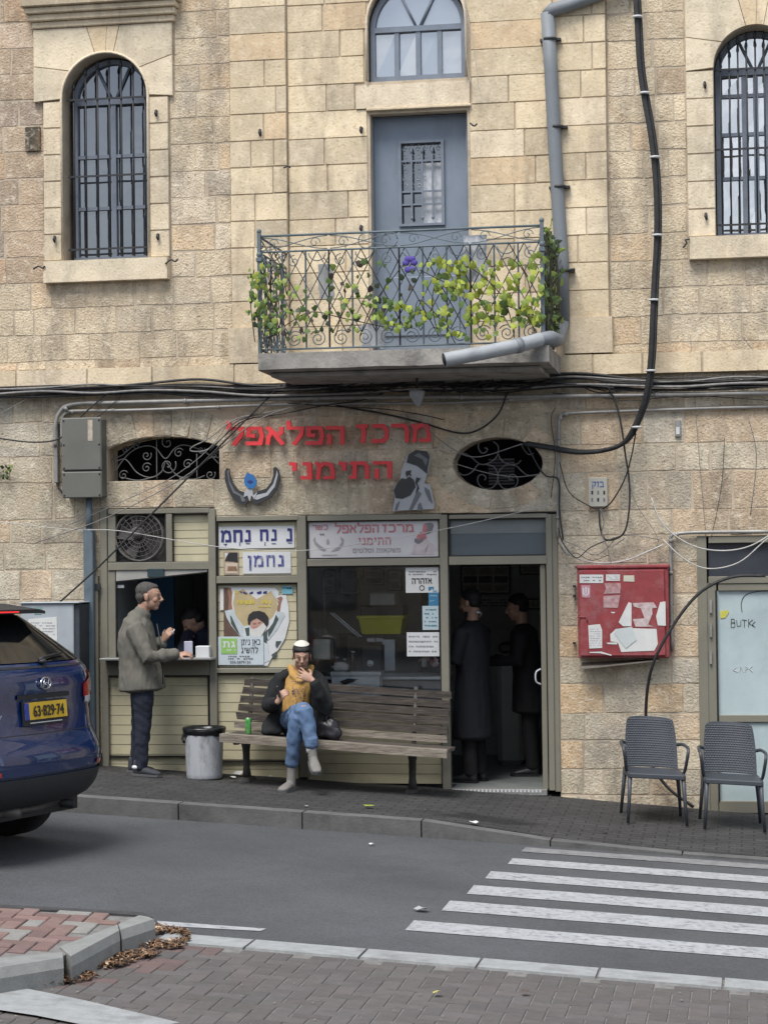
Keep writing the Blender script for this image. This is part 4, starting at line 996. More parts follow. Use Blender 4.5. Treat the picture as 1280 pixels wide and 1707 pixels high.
vine('balcony_vine', 'yellow green vine with large leaves covering the right half of the balcony railing',
     [[(900, 570), (870, 520), (800, 500), (740, 470), (700, 450)], [(860, 575), (840, 500), (790, 450), (745, 440)], [(890, 560), (880, 470), (850, 430), (820, 445)], [(760, 575), (740, 540), (700, 500), (690, 530)], [(730, 560), (720, 500), (735, 440)]],
     [(712, 436, 775, 480, 30, ['gold', 'gold', 'lime', 'green'], .075, .05, .95), (700, 470, 760, 530, 28, ['gold', 'lime', 'green'], .07, .05, .95), (760, 440, 840, 500, 40, ['gold', 'gold', 'lime', 'gold'], .078, .05, .95),
      (770, 500, 905, 548, 62, ['gold', 'gold', 'lime', 'green'], .078, .06, .95), (840, 430, 905, 500, 26, ['gold', 'lime', 'lime'], .08, .05, .95), (650, 500, 715, 548, 18, ['gold', 'lime', 'green'], .07, .05, .95), (730, 535, 860, 568, 22, ['green', 'lime', 'gold'], .065, .05, .95)])
vine('balcony_vine', 'sparse vine with round dark green leaves on the left half of the balcony railing',
     [[(440, 570), (480, 540), (520, 520), (570, 530), (640, 545)], [(560, 560), (575, 480), (540, 430)], [(600, 560), (620, 510), (665, 450)]],
     [(575, 495, 700, 552, 44, ['green', 'lime', 'lime', 'green', 'gold'], .068, .05, .9), (495, 520, 600, 555, 20, ['dark', 'brown', 'green', 'lime'], .065, .05, .9), (530, 440, 700, 520, 30, ['green', 'lime', 'dark', 'brown'], .07, .05, .9),
      (440, 470, 530, 520, 16, ['green', 'lime', 'dark'], .065, .05, .9), (440, 510, 505, 570, 30, ['green', 'lime', 'green', 'brown'], .065, .08, .9)])
vine('corner_vine', 'tangled green vine climbing the left corner post of the balcony',
     [[(436, 590), (430, 520), (440, 450), (434, 410)], [(425, 570), (418, 500), (424, 450)], [(446, 590), (455, 520), (470, 470), (450, 420)]],
     [(414, 448, 440, 500, 28, ['gold', 'lime', 'green', 'green'], .065, .1, .8), (414, 500, 445, 548, 34, ['green', 'dark', 'lime'], .06, .1, .7), (436, 440, 480, 560, 40, ['dark', 'green', 'green', 'lime'], .055, .25, .7)])
vcur = empty('trailing_vine', (BX1, FY+.4, zs0), 'curtain of narrow dark green leaves over the right end of the balcony railing', 'vine', 'vines growing on the balcony railing')
for k in range(16):
    y = FY+.05+rs.uniform(0, .95); x = BX1+rs.uniform(-.02, .05); q = MB()
    q.tube(cat_rom([(x, y, rt+rs.uniform(-.1, .02)), (x+rs.uniform(0, .05), y+.03, rt-.35), (x+rs.uniform(-.02, .06), y-.03, rt-.7), (x, y, zs0+rs.uniform(.05, .2))], 3), .004, 4); q.build('stem', M_stem, parent=vcur)
for k in range(270):
    y = FY+.0+rs.uniform(0, 1.05); c_ = Vector((BX1+rs.uniform(-.03, .09), y, rs.uniform(zs0+.1, rt+.03-.12*abs(y-FY))))
    leaf(vcur, c_, rs.uniform(.055, .09), rs.choice(['green', 'dark', 'dark', 'green', 'lime']), yaw=rs.uniform(.6, 2.2), narrow=.5)

# ================================================================== PIPES AND BOXES
dp = empty('drainpipe', P(935, 560, -.1), 'tall grey plastic drainpipe running down the wall right of the balcony door', 'drainpipe')
mb = MB(); r_ = .062
main = [P(x, y, -.1) for x, y in ((912, 22), (918, 120), (924, 240), (930, 340), (936, 430), (938, 540))]
mb.tube(main, r_, 14); mb.build('pipe', M_pipe, parent=dp)
mb = MB(); mb.tube([P(912, 26, -.1), P(920, 16, -.1), P(950, 8, -.1), P(1010, -14, -.1), P(1060, -40, -.1)], r_*.98, 14); mb.build('upper_bend', M_pipe, parent=dp)
for px_, py_ in ((915, 66), (926, 212), (930, 312), (938, 452)):
    mb = MB(); c_ = P(px_+1, py_, -.1); mb.cyl(c_-Vector((0, 0, .012)), c_+Vector((0, 0, .012)), r_+.006, 14); mb.box(c_.x-.09, c_.x-.05, -.1, 0, c_.z-.01, c_.z+.01); mb.box(c_.x+.05, c_.x+.1, -.11, -.02, c_.z-.01, c_.z+.01); mb.build('pipe_clamp', M_iron, parent=dp)
mb = MB(); a = P(930, 452, -.14); mb.cyl(a, P(958, 449, -.14), .012, 6); mb.build('bracket_bolt', M_iron, parent=dp)
sp = empty('rainwater_spout', P(850, 590, -.9), 'short grey plastic pipe sloping across the balcony edge and ending open', 'pipe')
pts = [P(740, 600, -1.62), P(800, 589, -1.5), P(860, 577, -1.38), P(900, 566, -1.22)]
mb = MB(); mb.tube(pts, .06, 14, caps=False); mb.sm = True; mb.build('pipe', mat('light_grey_pipe', (.36, .38, .4), .55, .12, 6, .1, 30, dirt=.35, dcol=(.12, .12, .12), ds=5), parent=sp)
mb = MB(); mb.cyl(pts[0]-(pts[1]-pts[0])*.006, pts[0]+(pts[1]-pts[0])*.04, .051, 14); mb.build('hole_shade_disc', M_black, parent=sp)  # black disc in the pipe mouth; its colour stands in for the shade inside
mb = MB(); mb.tube([P(858, 577, -1.385), P(868, 575, -1.35)], .066, 14); mb.build('collar', M_pipe, parent=sp)
mb = MB(); mb.tube([P(896, 567, -1.19), P(918, 563, -1.1), P(926, 567, -.8), Vector(P(930, 566, -.3)), P(938, 540, -.1)], .062, 12); mb.build('elbow', M_pipe, parent=sp)

def cable(name, pts, r, m, label, cat='cable', group=None, Y=-.1, n=5, k=5):
    P3 = [P(p[0], p[1], p[2] if len(p) > 2 else Y) for p in pts]
    q = MB(); q.tube(cat_rom(P3, k), r, n); return q.build(name, m, label=label, cat=cat, group=group)
cb = empty('thick_cable', P(1085, 500, -.16), 'thick black cable bundle hanging down the upper wall with white ties', 'cable')
path = [(1058, -30, -.2), (1062, 40, -.2), (1066, 110, -.2), (1074, 165, -.2), (1083, 215, -.2), (1090, 270, -.2), (1094, 330, -.2), (1094, 400, -.2), (1090, 470, -.2), (1087, 540, -.22), (1084, 600, -.22), (1077, 655, -.2), (1062, 700, -.16), (1040, 737, -.14), (1005, 751, -.12), (960, 754, -.1), (910, 746, -.08), (872, 740, -.05)]
P3 = [P(*p) for p in path]
for dx, rr in ((0, .021), (.028, .017), (-.012, .014)):
    q = MB(); q.tube(cat_rom([p+Vector((dx, dx*.6, dx*.4)) for p in (P3 if dx >= 0 else P3[:15])], 5), rr if dx >= 0 else rr, 7); q.build('cable_strand', M_wire, parent=cb)
for px_, py_ in ((1060, 28), (1072, 155), (1089, 262), (1093, 392), (1087, 500), (1082, 618), (1059, 712)):
    c_ = P(px_+2, py_, -.21); q = MB(); q.cyl(c_-Vector((0, 0, .008)), c_+Vector((0, 0, .008)), .046, 8); q.build('cable_tie', M_white, parent=cb)
# conduits under the ledge
for nm, lab, pts, r in (
    ('conduit', 'upper of the two steel conduits under the balcony, bending down to the meter box', [(93, 745, -.06), (93, 712, -.06), (100, 688, -.06), (122, 674, -.07), (200, 671, -.09), (420, 666, -.09), (640, 662, -.09), (900, 661, -.09), (1290, 655, -.09)], .021),
    ('conduit', 'lower of the two steel conduits along the wall above the red letters', [(104, 745, -.05), (104, 700, -.05), (114, 687, -.05), (130, 685, -.06), (250, 683, -.08), (480, 674, -.08), (760, 671, -.08), (940, 662, -.08)], .015),
    ('conduit', 'steel conduit high under the ledge on the right with chalky paint', [(1000, 636, -.07), (1100, 640, -.08), (1180, 637, -.08), (1290, 633, -.08)], .018),
    ('conduit', 'thin pale conduit running from the right and turning down beside the doorway', [(1290, 678, -.04), (1200, 680, -.04), (1080, 684, -.04), (950, 689, -.04), (936, 692, -.04), (931, 702, -.04), (931, 760, -.04), (930, 830, -.04), (929, 896, -.04)], .014),
    ('conduit', 'grey conduit over the right shop transom that turns down behind the red cabinet', [(1290, 886, -.05), (1180, 887, -.05), (1135, 889, -.05), (1119, 893, -.05), (1117, 910, -.05), (1118, 1000, -.05), (1120, 1085, -.05)], .016)):
    P3 = [P(*p) for p in pts]; o = empty(nm, P3[-1], lab, 'conduit', 'conduits on the facade')
    q = MB(); q.tube(cat_rom(P3, 5), r, 8); q.build('tube', M_cond, parent=o)
    for i in range(2, len(P3)-1):
        c_ = (P3[i]+P3[i+1])/2; t = (P3[i+1]-P3[i]).normalized(); q = MB(); q.cyl(c_-t*.015, c_+t*.015, r*1.35, 8); q.box(c_.x-.008, c_.x+.008, c_.y, 0, c_.z-.008, c_.z+.008); q.build('clip', M_cond, parent=o)
# loose cable bundles under the ledge
rs = random.Random(5)
base = [(-20, 652), (120, 646), (300, 645), (480, 650), (640, 642), (820, 640), (960, 634), (1100, 640), (1300, 632)]
names = ['topmost black cable of the bundle under the ledge', 'black cable sagging lowest in the bundle under the ledge', 'grey dusty cable in the middle of the bundle under the ledge', 'black cable crossing over its neighbours beneath the balcony', 'slack dark cable drooping between clips under the ledge at left', 'thin black cable tight against the ledge stones', 'dark cable dipping to the right of the balcony lamp', 'pale grey cable woven through the black bundle', 'bent dark cable behind the others under the balcony slab', 'lean black cable hugging the wall above the conduits']
for k, lab in enumerate(names):
    m_ = M_wgrey if 'grey' in lab else M_wire
    off = -9+2.6*k
    pts = []
    for i in range(16):
        x = -20+1330*i/15; b0 = np.interp(x, [p[0] for p in base], [p[1] for p in base]); pts.append((x, b0+off*.75+rs.uniform(-4, 4)+(6*math.sin(x/90+k) if k in (1, 4, 6) else 0), -.1-.012*(k % 4)))
    cable('cable', pts, rs.uniform(.007, .013), m_, lab, group='cable bundle under the ledge')
q = MB()
for k in range(14):                              # the knot of old wires in the dark under the slab
    x0 = rs.uniform(470, 860); pts = [P(x0+i*rs.uniform(18, 40), 640+rs.uniform(-12, 16), -.12-rs.uniform(0, .06)) for i in range(6)]; q.tube(cat_rom(pts, 3), rs.uniform(.004, .009), 4)
q.build('wire_tangle', M_wire, kind='stuff', label='tangle of old black wires in the shade under the balcony slab')

WIRES = [
 ('thin_wire', [(740, 700), (705, 692), (640, 682), (560, 678), (480, 672)], .005, M_wire, 'thin wire running left above the red letters'),
 ('black_wire', [(845, 655, -.12), (830, 690, -.1), (800, 715, -.08), (765, 722, -.06), (700, 704, -.06), (640, 690, -.06), (560, 676, -.06)], .009, M_wire, 'black wire looping over the right end of the red letters'),
 ('black_wire', [(180, 655, -.12), (140, 690, -.12), (118, 715, -.12), (95, 733, -.12), (50, 737, -.08), (-20, 728, -.06)], .008, M_wire, 'black wire crossing the front of the grey meter box'),
 ('diagonal_wire', [(470, 640, -.12), (420, 690, -.12), (340, 770, -.16), (240, 870, -.2), (165, 945, -.2), (100, 1004, -.15)], .009, M_wire, 'dark wire falling diagonally across the arched grille and the fan'),
 ('diagonal_wire', [(520, 670, -.1), (440, 695, -.12), (370, 745, -.14), (300, 800, -.16), (180, 862, -.12), (60, 905, -.1)], .005, M_wgrey, 'thin grey wire slanting below the arched grille'),
 ('grey_loop', [(430, 690, -.1), (390, 700, -.12), (350, 730, -.14), (321, 745, -.14), (320, 752, -.14), (345, 750, -.14), (372, 728, -.12), (400, 700, -.1), (480, 680, -.08)], .006, M_wgrey, 'grey wire with a small loop at the right end of the arched grille'),
 ('pale_wire', [(385, 700, -.1), (360, 735, -.14), (330, 765, -.14), (280, 800, -.14), (200, 838, -.12), (120, 873, -.08)], .004, M_wgrey, 'hair thin pale wire from the red letters down to the left'),
 ('long_wire', [(-20, 868, -.1), (120, 883, -.1), (200, 885, -.16), (360, 911, -.14), (500, 918, -.12), (640, 900, -.12), (760, 878, -.12), (860, 855, -.1), (930, 838, -.06)], .004, M_wwhite, 'long pale wire strung across the shop signs'),
 ('drop_wire', [(1010, 640, -.14), (1025, 670, -.12), (1035, 710, -.12), (1042, 760, -.1), (1048, 800, -.1), (1048, 850, -.1), (1038, 890, -.1), (1010, 900, -.08), (1000, 880, -.08), (998, 848, -.06)], .009, M_wire, 'black wire dropping past the white telephone box and curling back to it'),
 ('drop_wire', [(1060, 715, -.15), (1052, 760, -.12), (1040, 800, -.1), (1020, 835, -.08), (1005, 848, -.06)], .007, M_wire, 'black wire leaving the thick cable for the white telephone box'),
 ('curled_wire', [(1275, 960, -.25), (1220, 962, -.28), (1170, 985, -.3), (1130, 1030, -.3), (1095, 1090, -.3), (1080, 1140, -.22), (1076, 1200, -.12), (1080, 1260, -.08), (1110, 1310, -.08), (1155, 1345, -.2)], .015, M_wire, 'black hose curving in front of the red cabinet and down behind the chair'),
 ('pale_wire', [(931, 900, -.06), (950, 925, -.08), (990, 938, -.1), (1040, 935, -.1), (1085, 917, -.1), (1105, 908, -.08)], .008, M_wwhite, 'pale wire swagged just above the red cabinet'),
 ('pale_wire', [(1085, 830, -.06), (1105, 875, -.1), (1150, 908, -.12), (1200, 918, -.12), (1250, 910, -.12), (1300, 880, -.1)], .007, M_wwhite, 'upper pale wire drooping across the right shop transom'),
 ('pale_wire', [(1105, 900, -.08), (1140, 932, -.12), (1180, 948, -.12), (1230, 938, -.12), (1270, 905, -.12), (1300, 880, -.1)], .006, M_wwhite, 'lower pale wire drooping across the right shop transom'),
 ('thin_wire', [(775, -20, -.06), (776, 60, -.06), (780, 120, -.06), (793, 150, -.06), (796, 130, -.06), (786, 60, -.06), (772, 0, -.06)], .003, M_wwhite, 'thin white wire hanging from the window over the balcony door'),
 ('thin_wire', [(932, 770, -.08), (948, 820, -.08), (985, 845, -.08), (1000, 848, -.06)], .005, M_wire, 'thin dark wire from the oval grille to the white telephone box'),
 ('thin_wire', [(935, 900, -.07), (960, 910, -.08), (990, 925, -.08), (1010, 915, -.08), (1030, 895, -.08), (1060, 893, -.08), (1100, 900, -.07)], .004, M_wgrey, 'thin grey wire scribbled between the conduit and the red cabinet'),
 ('thin_wire', [(1040, 780, -.06), (1060, 840, -.06), (1095, 895, -.06), (1090, 920, -.06)], .003, M_wgrey, 'hair thin wire sagging beside the white telephone box'),
 ('thin_wire', [(1235, 560, -.06), (1262, 590, -.06), (1300, 615, -.06)], .004, M_wgrey, 'thin grey wire on the ledge at the upper right'),
 ('thin_wire', [(1150, 560, -.04), (1160, 700, -.04), (1168, 800, -.04), (1176, 895, -.04)], .003, M_wgrey, 'hair thin wire hanging straight down above the right shop'),
 ('thin_wire', [(1207, 730, -.04), (1203, 800, -.04), (1195, 850, -.04), (1185, 895, -.04)], .003, M_wire, 'short dark wire hanging above the right shop transom'),
 ('door_wire', [(875, 737, -.06), (905, 790, -.06), (930, 800, -.06), (932, 850, -.06), (938, 900, -.06)], .008, M_wire, 'dusty wire leaving the right end of the oval grille'),
 ('oval_wire', [(755, 772, -.04), (810, 788, -.04), (860, 795, -.04), (900, 790, -.04)], .005, M_wgrey, 'grey wire sagging across the oval grille'),
]
for nm, pts, r, m_, lab in WIRES: cable(nm, pts, r, m_, lab, 'wire' if r < .014 else 'hose')

# meter box with its conduits and the downpipe below
mt = empty('meter_box', P(138, 830, -.1), 'grey two part electric meter box on the wall left of the arched grille', 'meter box')
M_box = mat('grey_box_paint', (.155, .155, .135), .55, .12, 3, 0, dirt=.3, dcol=(.09, .09, .08), ds=2.5)
a, b_, c_, d_ = wrect(104, 697, 168, 829, -.2)
zmid = P(136, 785, -.2).z
mb = MB(); mb.box(a, b_, -.16, 0, c_, d_, .012); mb.build('case', M_box, parent=mt)
mb = MB(); mb.box(a-.006, b_+.006, -.19, -.161, zmid+.006, d_+.006, .01); mb.build('upper_cover', M_box, parent=mt)
mb = MB(); mb.box(a-.006, b_+.006, -.19, -.161, c_-.006, zmid-.006, .01); mb.build('lower_cover', M_box, parent=mt)
mb = MB(); mb.box(*[X(147, 720, -.19), X(155, 720, -.19)], -.193, -.1905, Z(735, 150, -.19), Z(700, 150, -.19)); mb.build('label_sticker', mat('faded_sticker', (.5, .42, .33), .7, .3, 20), parent=mt)
for x in (a+.015, b_-.015):
    for z in (c_+.02, zmid-.03, zmid+.03, (zmid+d_)/2, d_-.02):
        mb = MB(); mb.ball((x, -.191, z), .009, 6, 4); mb.build('screw', M_iron, parent=mt)
mb = MB(); a2, b2_, c2, d2 = wrect(90, 705, 97, 805, -.06); mb.box(a2, b2_, -.07, 0, c2, d2, .006); mb.build('cable_cover', M_cond, parent=mt)
mb = MB(); mb.tube(cat_rom(pl([(94, 800), (98, 812), (108, 826)], -.06), 4), .01, 6); mb.build('cable_tail', M_wire, parent=mt)
dn = empty('downpipe', P(151, 1285, -.1), 'blue grey metal downpipe below the meter box beside the serving counter', 'downpipe')
mb = MB(); a, b_ = X(141, 1000, -.1), X(157, 1000, -.1); mb.box(a, b_, -.12, -.03, Z(1290, 150), Z(882, 150), .008); mb.build('lower_pipe', mat('blue_grey_metal', (.13, .17, .2), .5, .15, 5, 0, dirt=.4, dcol=(.07, .08, .09), ds=4), parent=dn)
mb = MB(); mb.cyl(((a+b_)/2, -.075, Z(885, 150)), ((a+b_)/2, -.075, Z(829, 150)), .032, 12); mb.build('upper_pipe', MATS['blue_grey_metal'], parent=dn)
for y_ in (978, 1260): mb = MB(); mb.box(b_, X(168, 1000, -.06), -.07, -.05, Z(y_+5, 150), Z(y_-5, 150)); mb.build('bracket', M_iron, parent=dn)
mb = MB(); mb.box(X(158, 1000, -.05), X(164, 1000, -.05), -.06, 0, Z(1270, 150), Z(960, 150)); mb.build('side_strip', M_alu, parent=dn)

# white telephone box, small socket, lamp
M_tel = mat('off_white_plastic', (.52, .5, .43), .5, .06, 5, 0, dirt=.3, dcol=(.35, .33, .28), ds=6)
tb = empty('telephone_box', P(996, 845, -.05), 'small white telephone junction box with six dark slots on the wall', 'junction box')
wb = MB(); wbox(wb, 980, 796, 1012, 845, -.06, 0, .006); wb.build('case', M_tel, parent=tb)
for i in range(3):
    for j in range(2):
        q = MB(); wbox(q, 985+10*i, 818+12*j, 988+10*i, 824+12*j, -.0635, -.0605); q.build('slot', M_inkg if (i+j) % 2 else M_ink, parent=tb)
# text helpers -------------------------------------------------------
def text_mesh(body, size, name, m, parent, at, depth=.002, bold=.0, shear=0, align='CENTER', flipy=False, sx=1.0, rotY=0.0):
    c = bpy.data.curves.new('t', 'FONT'); c.body = body; c.size = size; c.extrude = depth/2; c.offset = bold; c.shear = shear; c.align_x = align
    o = bpy.data.objects.new('t', c); COL.objects.link(o); bpy.context.view_layer.update()
    me = bpy.data.meshes.new_from_object(o.evaluated_get(bpy.context.evaluated_depsgraph_get())); bpy.data.objects.remove(o); bpy.data.curves.remove(c)
    me.name = name; me.materials.clear(); me.materials.append(m)
    me.transform(Matrix.Rotation(rotY, 4, 'Y') @ Matrix.Rotation(math.pi/2, 4, 'X') @ Matrix.Diagonal((sx, 1, 1, 1)))
    ob = bpy.data.objects.new(name, me); COL.objects.link(ob); ob.parent = parent; ob.location = Vector(at)-world_loc(parent); return ob
HG = {
 'ל': (.72, [[(.10, 1.32), (.12, .92), (.64, .92), (.60, .55), (.30, 0)]]),
 'פ': (.76, [[(.06, .92), (.60, .92), (.68, .5), (.60, .08), (.04, .08)], [(.16, .92), (.14, .52), (.38, .50)]]),
 'א': (.80, [[(.08, .98), (.36, .66), (.70, .02)], [(.66, .98), (.64, .66), (.48, .50)], [(.26, .72), (.14, .40), (.10, .02)]]),
 'ה': (.78, [[(.04, .92), (.66, .92), (.66, .0)], [(.16, .56), (.16, .0)]]),
 'ז': (.48, [[(.02, .92), (.44, .92)], [(.26, .88), (.30, .5), (.24, 0)]]),
 'כ': (.72, [[(.06, .92), (.48, .92), (.62, .7), (.62, .3), (.48, .08), (.04, .08)]]),
 'ר': (.70, [[(.02, .92), (.50, .92), (.62, .74), (.62, 0)]]),
 'מ': (.80, [[(.04, .98), (.16, .74), (.10, .0)], [(.14, .70), (.36, .92), (.60, .86), (.68, .5), (.68, .08), (.34, .08)]]),
 'ת': (.82, [[(.04, .92), (.58, .92), (.70, .74), (.70, 0)], [(.22, .9), (.20, .08), (.02, .08)]]),
 'י': (.34, [[(.04, .92), (.24, .90), (.22, .50)]]),
 'נ': (.52, [[(.14, .92), (.38, .90), (.40, .08), (.04, .08)]]),
 'ן': (.34, [[(.04, .92), (.22, .90), (.22, -.34)]]),
 'ח': (.78, [[(.04, .92), (.66, .92)], [(.14, .9), (.14, 0)], [(.64, .9), (.64, 0)]]),
 'ש': (.86, [[(.06, .97), (.16, .08), (.60, .08), (.76, .97)], [(.42, .97), (.40, .56), (.20, .36)]]),
 'ק': (.76, [[(.04, .92), (.66, .92), (.62, .48), (.42, .12)], [(.14, .56), (.14, -.34)]]),
 'ו': (.34, [[(.02, .92), (.20, .90), (.20, 0)]]),
 'ס': (.78, [[(.06, .92), (.62, .90), (.70, .55), (.60, .16), (.36, .06), (.14, .2), (.08, .55), (.16, .9)]]),
 'ט': (.80, [[(.10, .96), (.08, .2), (.16, .08), (.58, .08), (.68, .3), (.66, .74), (.52, .92), (.36, .84)]]),
 'ם': (.78, [[(.08, .92), (.60, .92), (.66, .8), (.66, .08), (.12, .08), (.12, .92)]]),
 'ג': (.52, [[(.10, .92), (.32, .90), (.34, .5), (.44, 0)], [(.34, .34), (.10, .02)]]),
 'ב': (.74, [[(.06, .92), (.52, .92), (.58, .74), (.58, .08)], [(.02, .08), (.70, .08)]]),
}
def stroke_verts(pts, w_h, w_v, taper=True):
    """broad pen: wide where the stroke runs level, thinner where it runs upright"""
    n = len(pts); out = []
    L_, Rr = [], []
    for i in range(n):
        p = Vector(pts[i]); d0_ = (Vector(pts[i])-Vector(pts[i-1])).normalized() if i > 0 else None; d1_ = (Vector(pts[i+1])-p).normalized() if i < n-1 else None
        d = (d0_+d1_) if (d0_ and d1_) else (d0_ or d1_)
        if d.length < 1e-5: d = d1_
        d.normalize(); nn_ = Vector((-d.y, d.x)); wd = w_v+(w_h-w_v)*abs(d.x)
        if d0_ and d1_: wd = min(wd/max(.6, abs(nn_.dot(Vector((-d1_.y, d1_.x))))), .26) 
        e = 0
        if i == 0: p = p-d*.02
        if i == n-1: p = p+d*.02
        L_.append(p+nn_*wd/2); Rr.append(p-nn_*wd/2)
    return L_, Rr
def hebrew(word, parent, X0, X1, Zb, H, yf, depth, m, name='letter', w_h=.2, w_v=.16, gap=.1, rot=0.0, top=None, joined=False, kw=None, faded=0):
    """word in reading order; laid right to left between X0 and X1, letter height H"""
    tot = sum((HG[c][0]+gap) if c != ' ' else .42 for c in word)-gap; sx = (X1-X0)/tot; x = X1; parts = []
    J = MB()
    for c in word:
        if c == ' ': x -= .42*sx; continue
        wd, strokes = HG[c]; x -= wd*sx; q = J if joined else MB()
        for si, st in enumerate(strokes):
            L_, Rr = stroke_verts(st, w_h, w_v); n = len(L_); yo = yf-.0006*si-.0001
            def T(p): xx, zz = x+p.x*sx, Zb+p.y*H; fr = (xx-(X0+X1)/2); return (xx, zz+rot*fr)
            for i in range(n-1):
                a, b_, c_, d_ = T(L_[i]), T(L_[i+1]), T(Rr[i+1]), T(Rr[i]); yy = yo-.0003*(i % 2)
                q.prism([a, b_, c_, d_], yy, yf+depth)
        if not joined: parts.append(q.build(name, m, parent=parent))
        x -= gap*sx
    if joined: parts.append(J.build(name, m, parent=parent))
    return parts
hebrew('בזק', tb, X(986, 805, -.06), X(1006, 805, -.06), Z(812, 996, -.06), .05, -.0625, .001, mat('blue_ink', (.03, .12, .4)), joined=True, name='lettering', w_h=.16, w_v=.14)
sk = empty('bell_socket', P(1129, 725, -.03), 'small grey and white bell push on the wall right of the telephone box', 'socket')
mb = MB(); wbox(mb, 1124, 700, 1134, 728, -.03, 0, .004); mb.build('case', M_cond, parent=sk); mb = MB(); wbox(mb, 1126, 712, 1132, 724, -.036, -.031); mb.build('button', M_white, parent=sk)
lp = empty('wall_lamp', P(694, 650, -.5), 'dead pointed glass lamp hanging under the balcony slab', 'lamp')
c_ = P(695, 632, -.5); mb = MB(); mb.cyl((c_.x, c_.y, zsb), (c_.x, c_.y, c_.z-.08), .012, 6); mb.build('stem', M_iron, parent=lp)
mb = MB(); zc_ = P(695, 662, -.5).z; mb.tube([(c_.x, c_.y, zc_+.07), (c_.x, c_.y, zc_+.055), (c_.x-.005, c_.y, zc_+.02), (c_.x+.005, c_.y, zc_-.05), (c_.x+.01, c_.y, zc_-.09)], [.03, .075, .07, .035, .01], 9); mb.build('lamp_shade', mat('dusty_glass_shade', (.36, .37, .39), .35, .3, 12), parent=lp)
# wall plant at the left edge
wp = empty('wall_plant', P(8, 800, -.03), 'small green weed rooted in a wall joint at the left edge', 'plant')
for k in range(26):
    c_ = P(rs.uniform(-8, 18), rs.uniform(778, 800), -.05-rs.uniform(0, .05)); leaf(wp, c_, rs.uniform(.02, .04), rs.choice(['green', 'dark', 'lime']))

# ================================================================== RAISED SIGNS ON THE WALL
M_redside = M_red
sg = empty('shop_sign_letters', P(548, 742, -.06), 'big red raised Hebrew letters, upper line of the shop name', 'sign')
hebrew('מרכז', sg, X(594, 720, -.08), X(719, 720, -.08), Z(737, 655, -.08), .165, -.08, .035, M_red, w_h=.215, w_v=.16, rot=-.005)
hebrew('הפלאפל', sg, X(377, 720, -.08), X(575, 720, -.08), Z(741, 480, -.08), .165, -.08, .035, M_red, w_h=.215, w_v=.16, gap=.04, rot=-.015)
sg2 = empty('shop_sign_letters', P(566, 800, -.06), 'smaller red raised Hebrew letters, lower line of the shop name', 'sign')
hebrew('התימני', sg2, X(481, 780, -.08), X(654, 780, -.08), Z(798, 566, -.08), .155, -.08, .035, M_red, w_h=.215, w_v=.16, rot=-.01)
def flat_sign(name, parent, pts, Y, th, m, px=True): q = MB(); q.prism(pl2(pts, Y) if px else pts, Y, Y+th); return q.build(name, m, parent=parent)
M_sgd = mat('sign_charcoal', (.035, .036, .04), .5, .15, 6); M_sgl = mat('sign_light_grey', (.45, .46, .48), .5, .1, 6); M_sgb = mat('sign_blue', (.03, .16, .42), .5, .1, 6)
M_sgm = mat('sign_mid_grey', (.16, .165, .175), .5, .1, 6)
Zp = lambda x, y: (360+x*370/1280, 690+y*180/623)
hn = empty('horns_sign', P(420, 840, -.06), 'cut out sign of two curved horns holding a blue hand', 'sign')
flat_sign('left_horn', hn, [Zp(*p) for p in ((62, 312), (78, 318), (80, 350), (98, 400), (130, 440), (170, 455), (190, 470), (190, 500), (170, 525), (140, 520), (100, 490), (70, 440), (52, 380), (52, 330))], -.07, .03, M_sgd)
flat_sign('right_horn', hn, [Zp(*p) for p in ((345, 305), (330, 312), (332, 350), (318, 395), (290, 430), (245, 445), (205, 470), (205, 500), (225, 525), (265, 510), (320, 480), (352, 430), (370, 370), (362, 325))], -.07, .03, M_sgd)
flat_sign('highlight', hn, [Zp(*p) for p in ((66, 330), (78, 322), (74, 345), (80, 390), (110, 445), (160, 475), (172, 505), (150, 505), (140, 475), (100, 455), (76, 400))], -.073, .002, M_sgm)
flat_sign('highlight', hn, [Zp(*p) for p in ((352, 325), (358, 350), (340, 420), (300, 470), (240, 495), (215, 490), (225, 470), (290, 455), (330, 405), (345, 360))], -.073, .002, M_sgl)
flat_sign('highlight', hn, [Zp(*p) for p in ((178, 430), (210, 430), (215, 470), (240, 450), (222, 490), (205, 470), (195, 505), (182, 470), (160, 480), (165, 455))], -.076, .004, M_sgl)
flat_sign('hand', hn, [Zp(*p) for p in ((176, 345), (184, 338), (196, 345), (214, 350), (226, 370), (236, 385), (232, 410), (218, 430), (188, 430), (168, 412), (162, 390), (166, 365))], -.085, .02, M_sgb)
flat_sign('eye', hn, [Zp(*p) for p in ((180, 390), (198, 380), (216, 390), (198, 402))], -.088, .002, M_navy)
ms = empty('portrait_sign', P(690, 850, -.06), 'grey cut out portrait sign of a bearded man in a tall hat', 'sign')
flat_sign('board', ms, [Zp(*p) for p in ((1018, 560), (1030, 490), (1022, 430), (1060, 380), (1075, 310), (1100, 240), (1150, 208), (1215, 215), (1236, 245), (1225, 320), (1200, 400), (1235, 410), (1258, 520), (1255, 548))], -.07, .03, M_sgl)
flat_sign('hat', ms, [Zp(*p) for p in ((1098, 280), (1110, 235), (1150, 208), (1215, 215), (1232, 245), (1215, 345), (1160, 300))], -.076, .005, M_sgd)
flat_sign('hat_shine', ms, [Zp(*p) for p in ((1140, 240), (1170, 225), (1222, 262), (1210, 300), (1190, 262))], -.078, .001, M_sgm)
flat_sign('beard', ms, [Zp(*p) for p in ((1070, 370), (1095, 375), (1115, 360), (1140, 380), (1150, 420), (1120, 470), (1075, 490), (1035, 485), (1024, 440), (1045, 400))], -.076, .005, M_sgd)
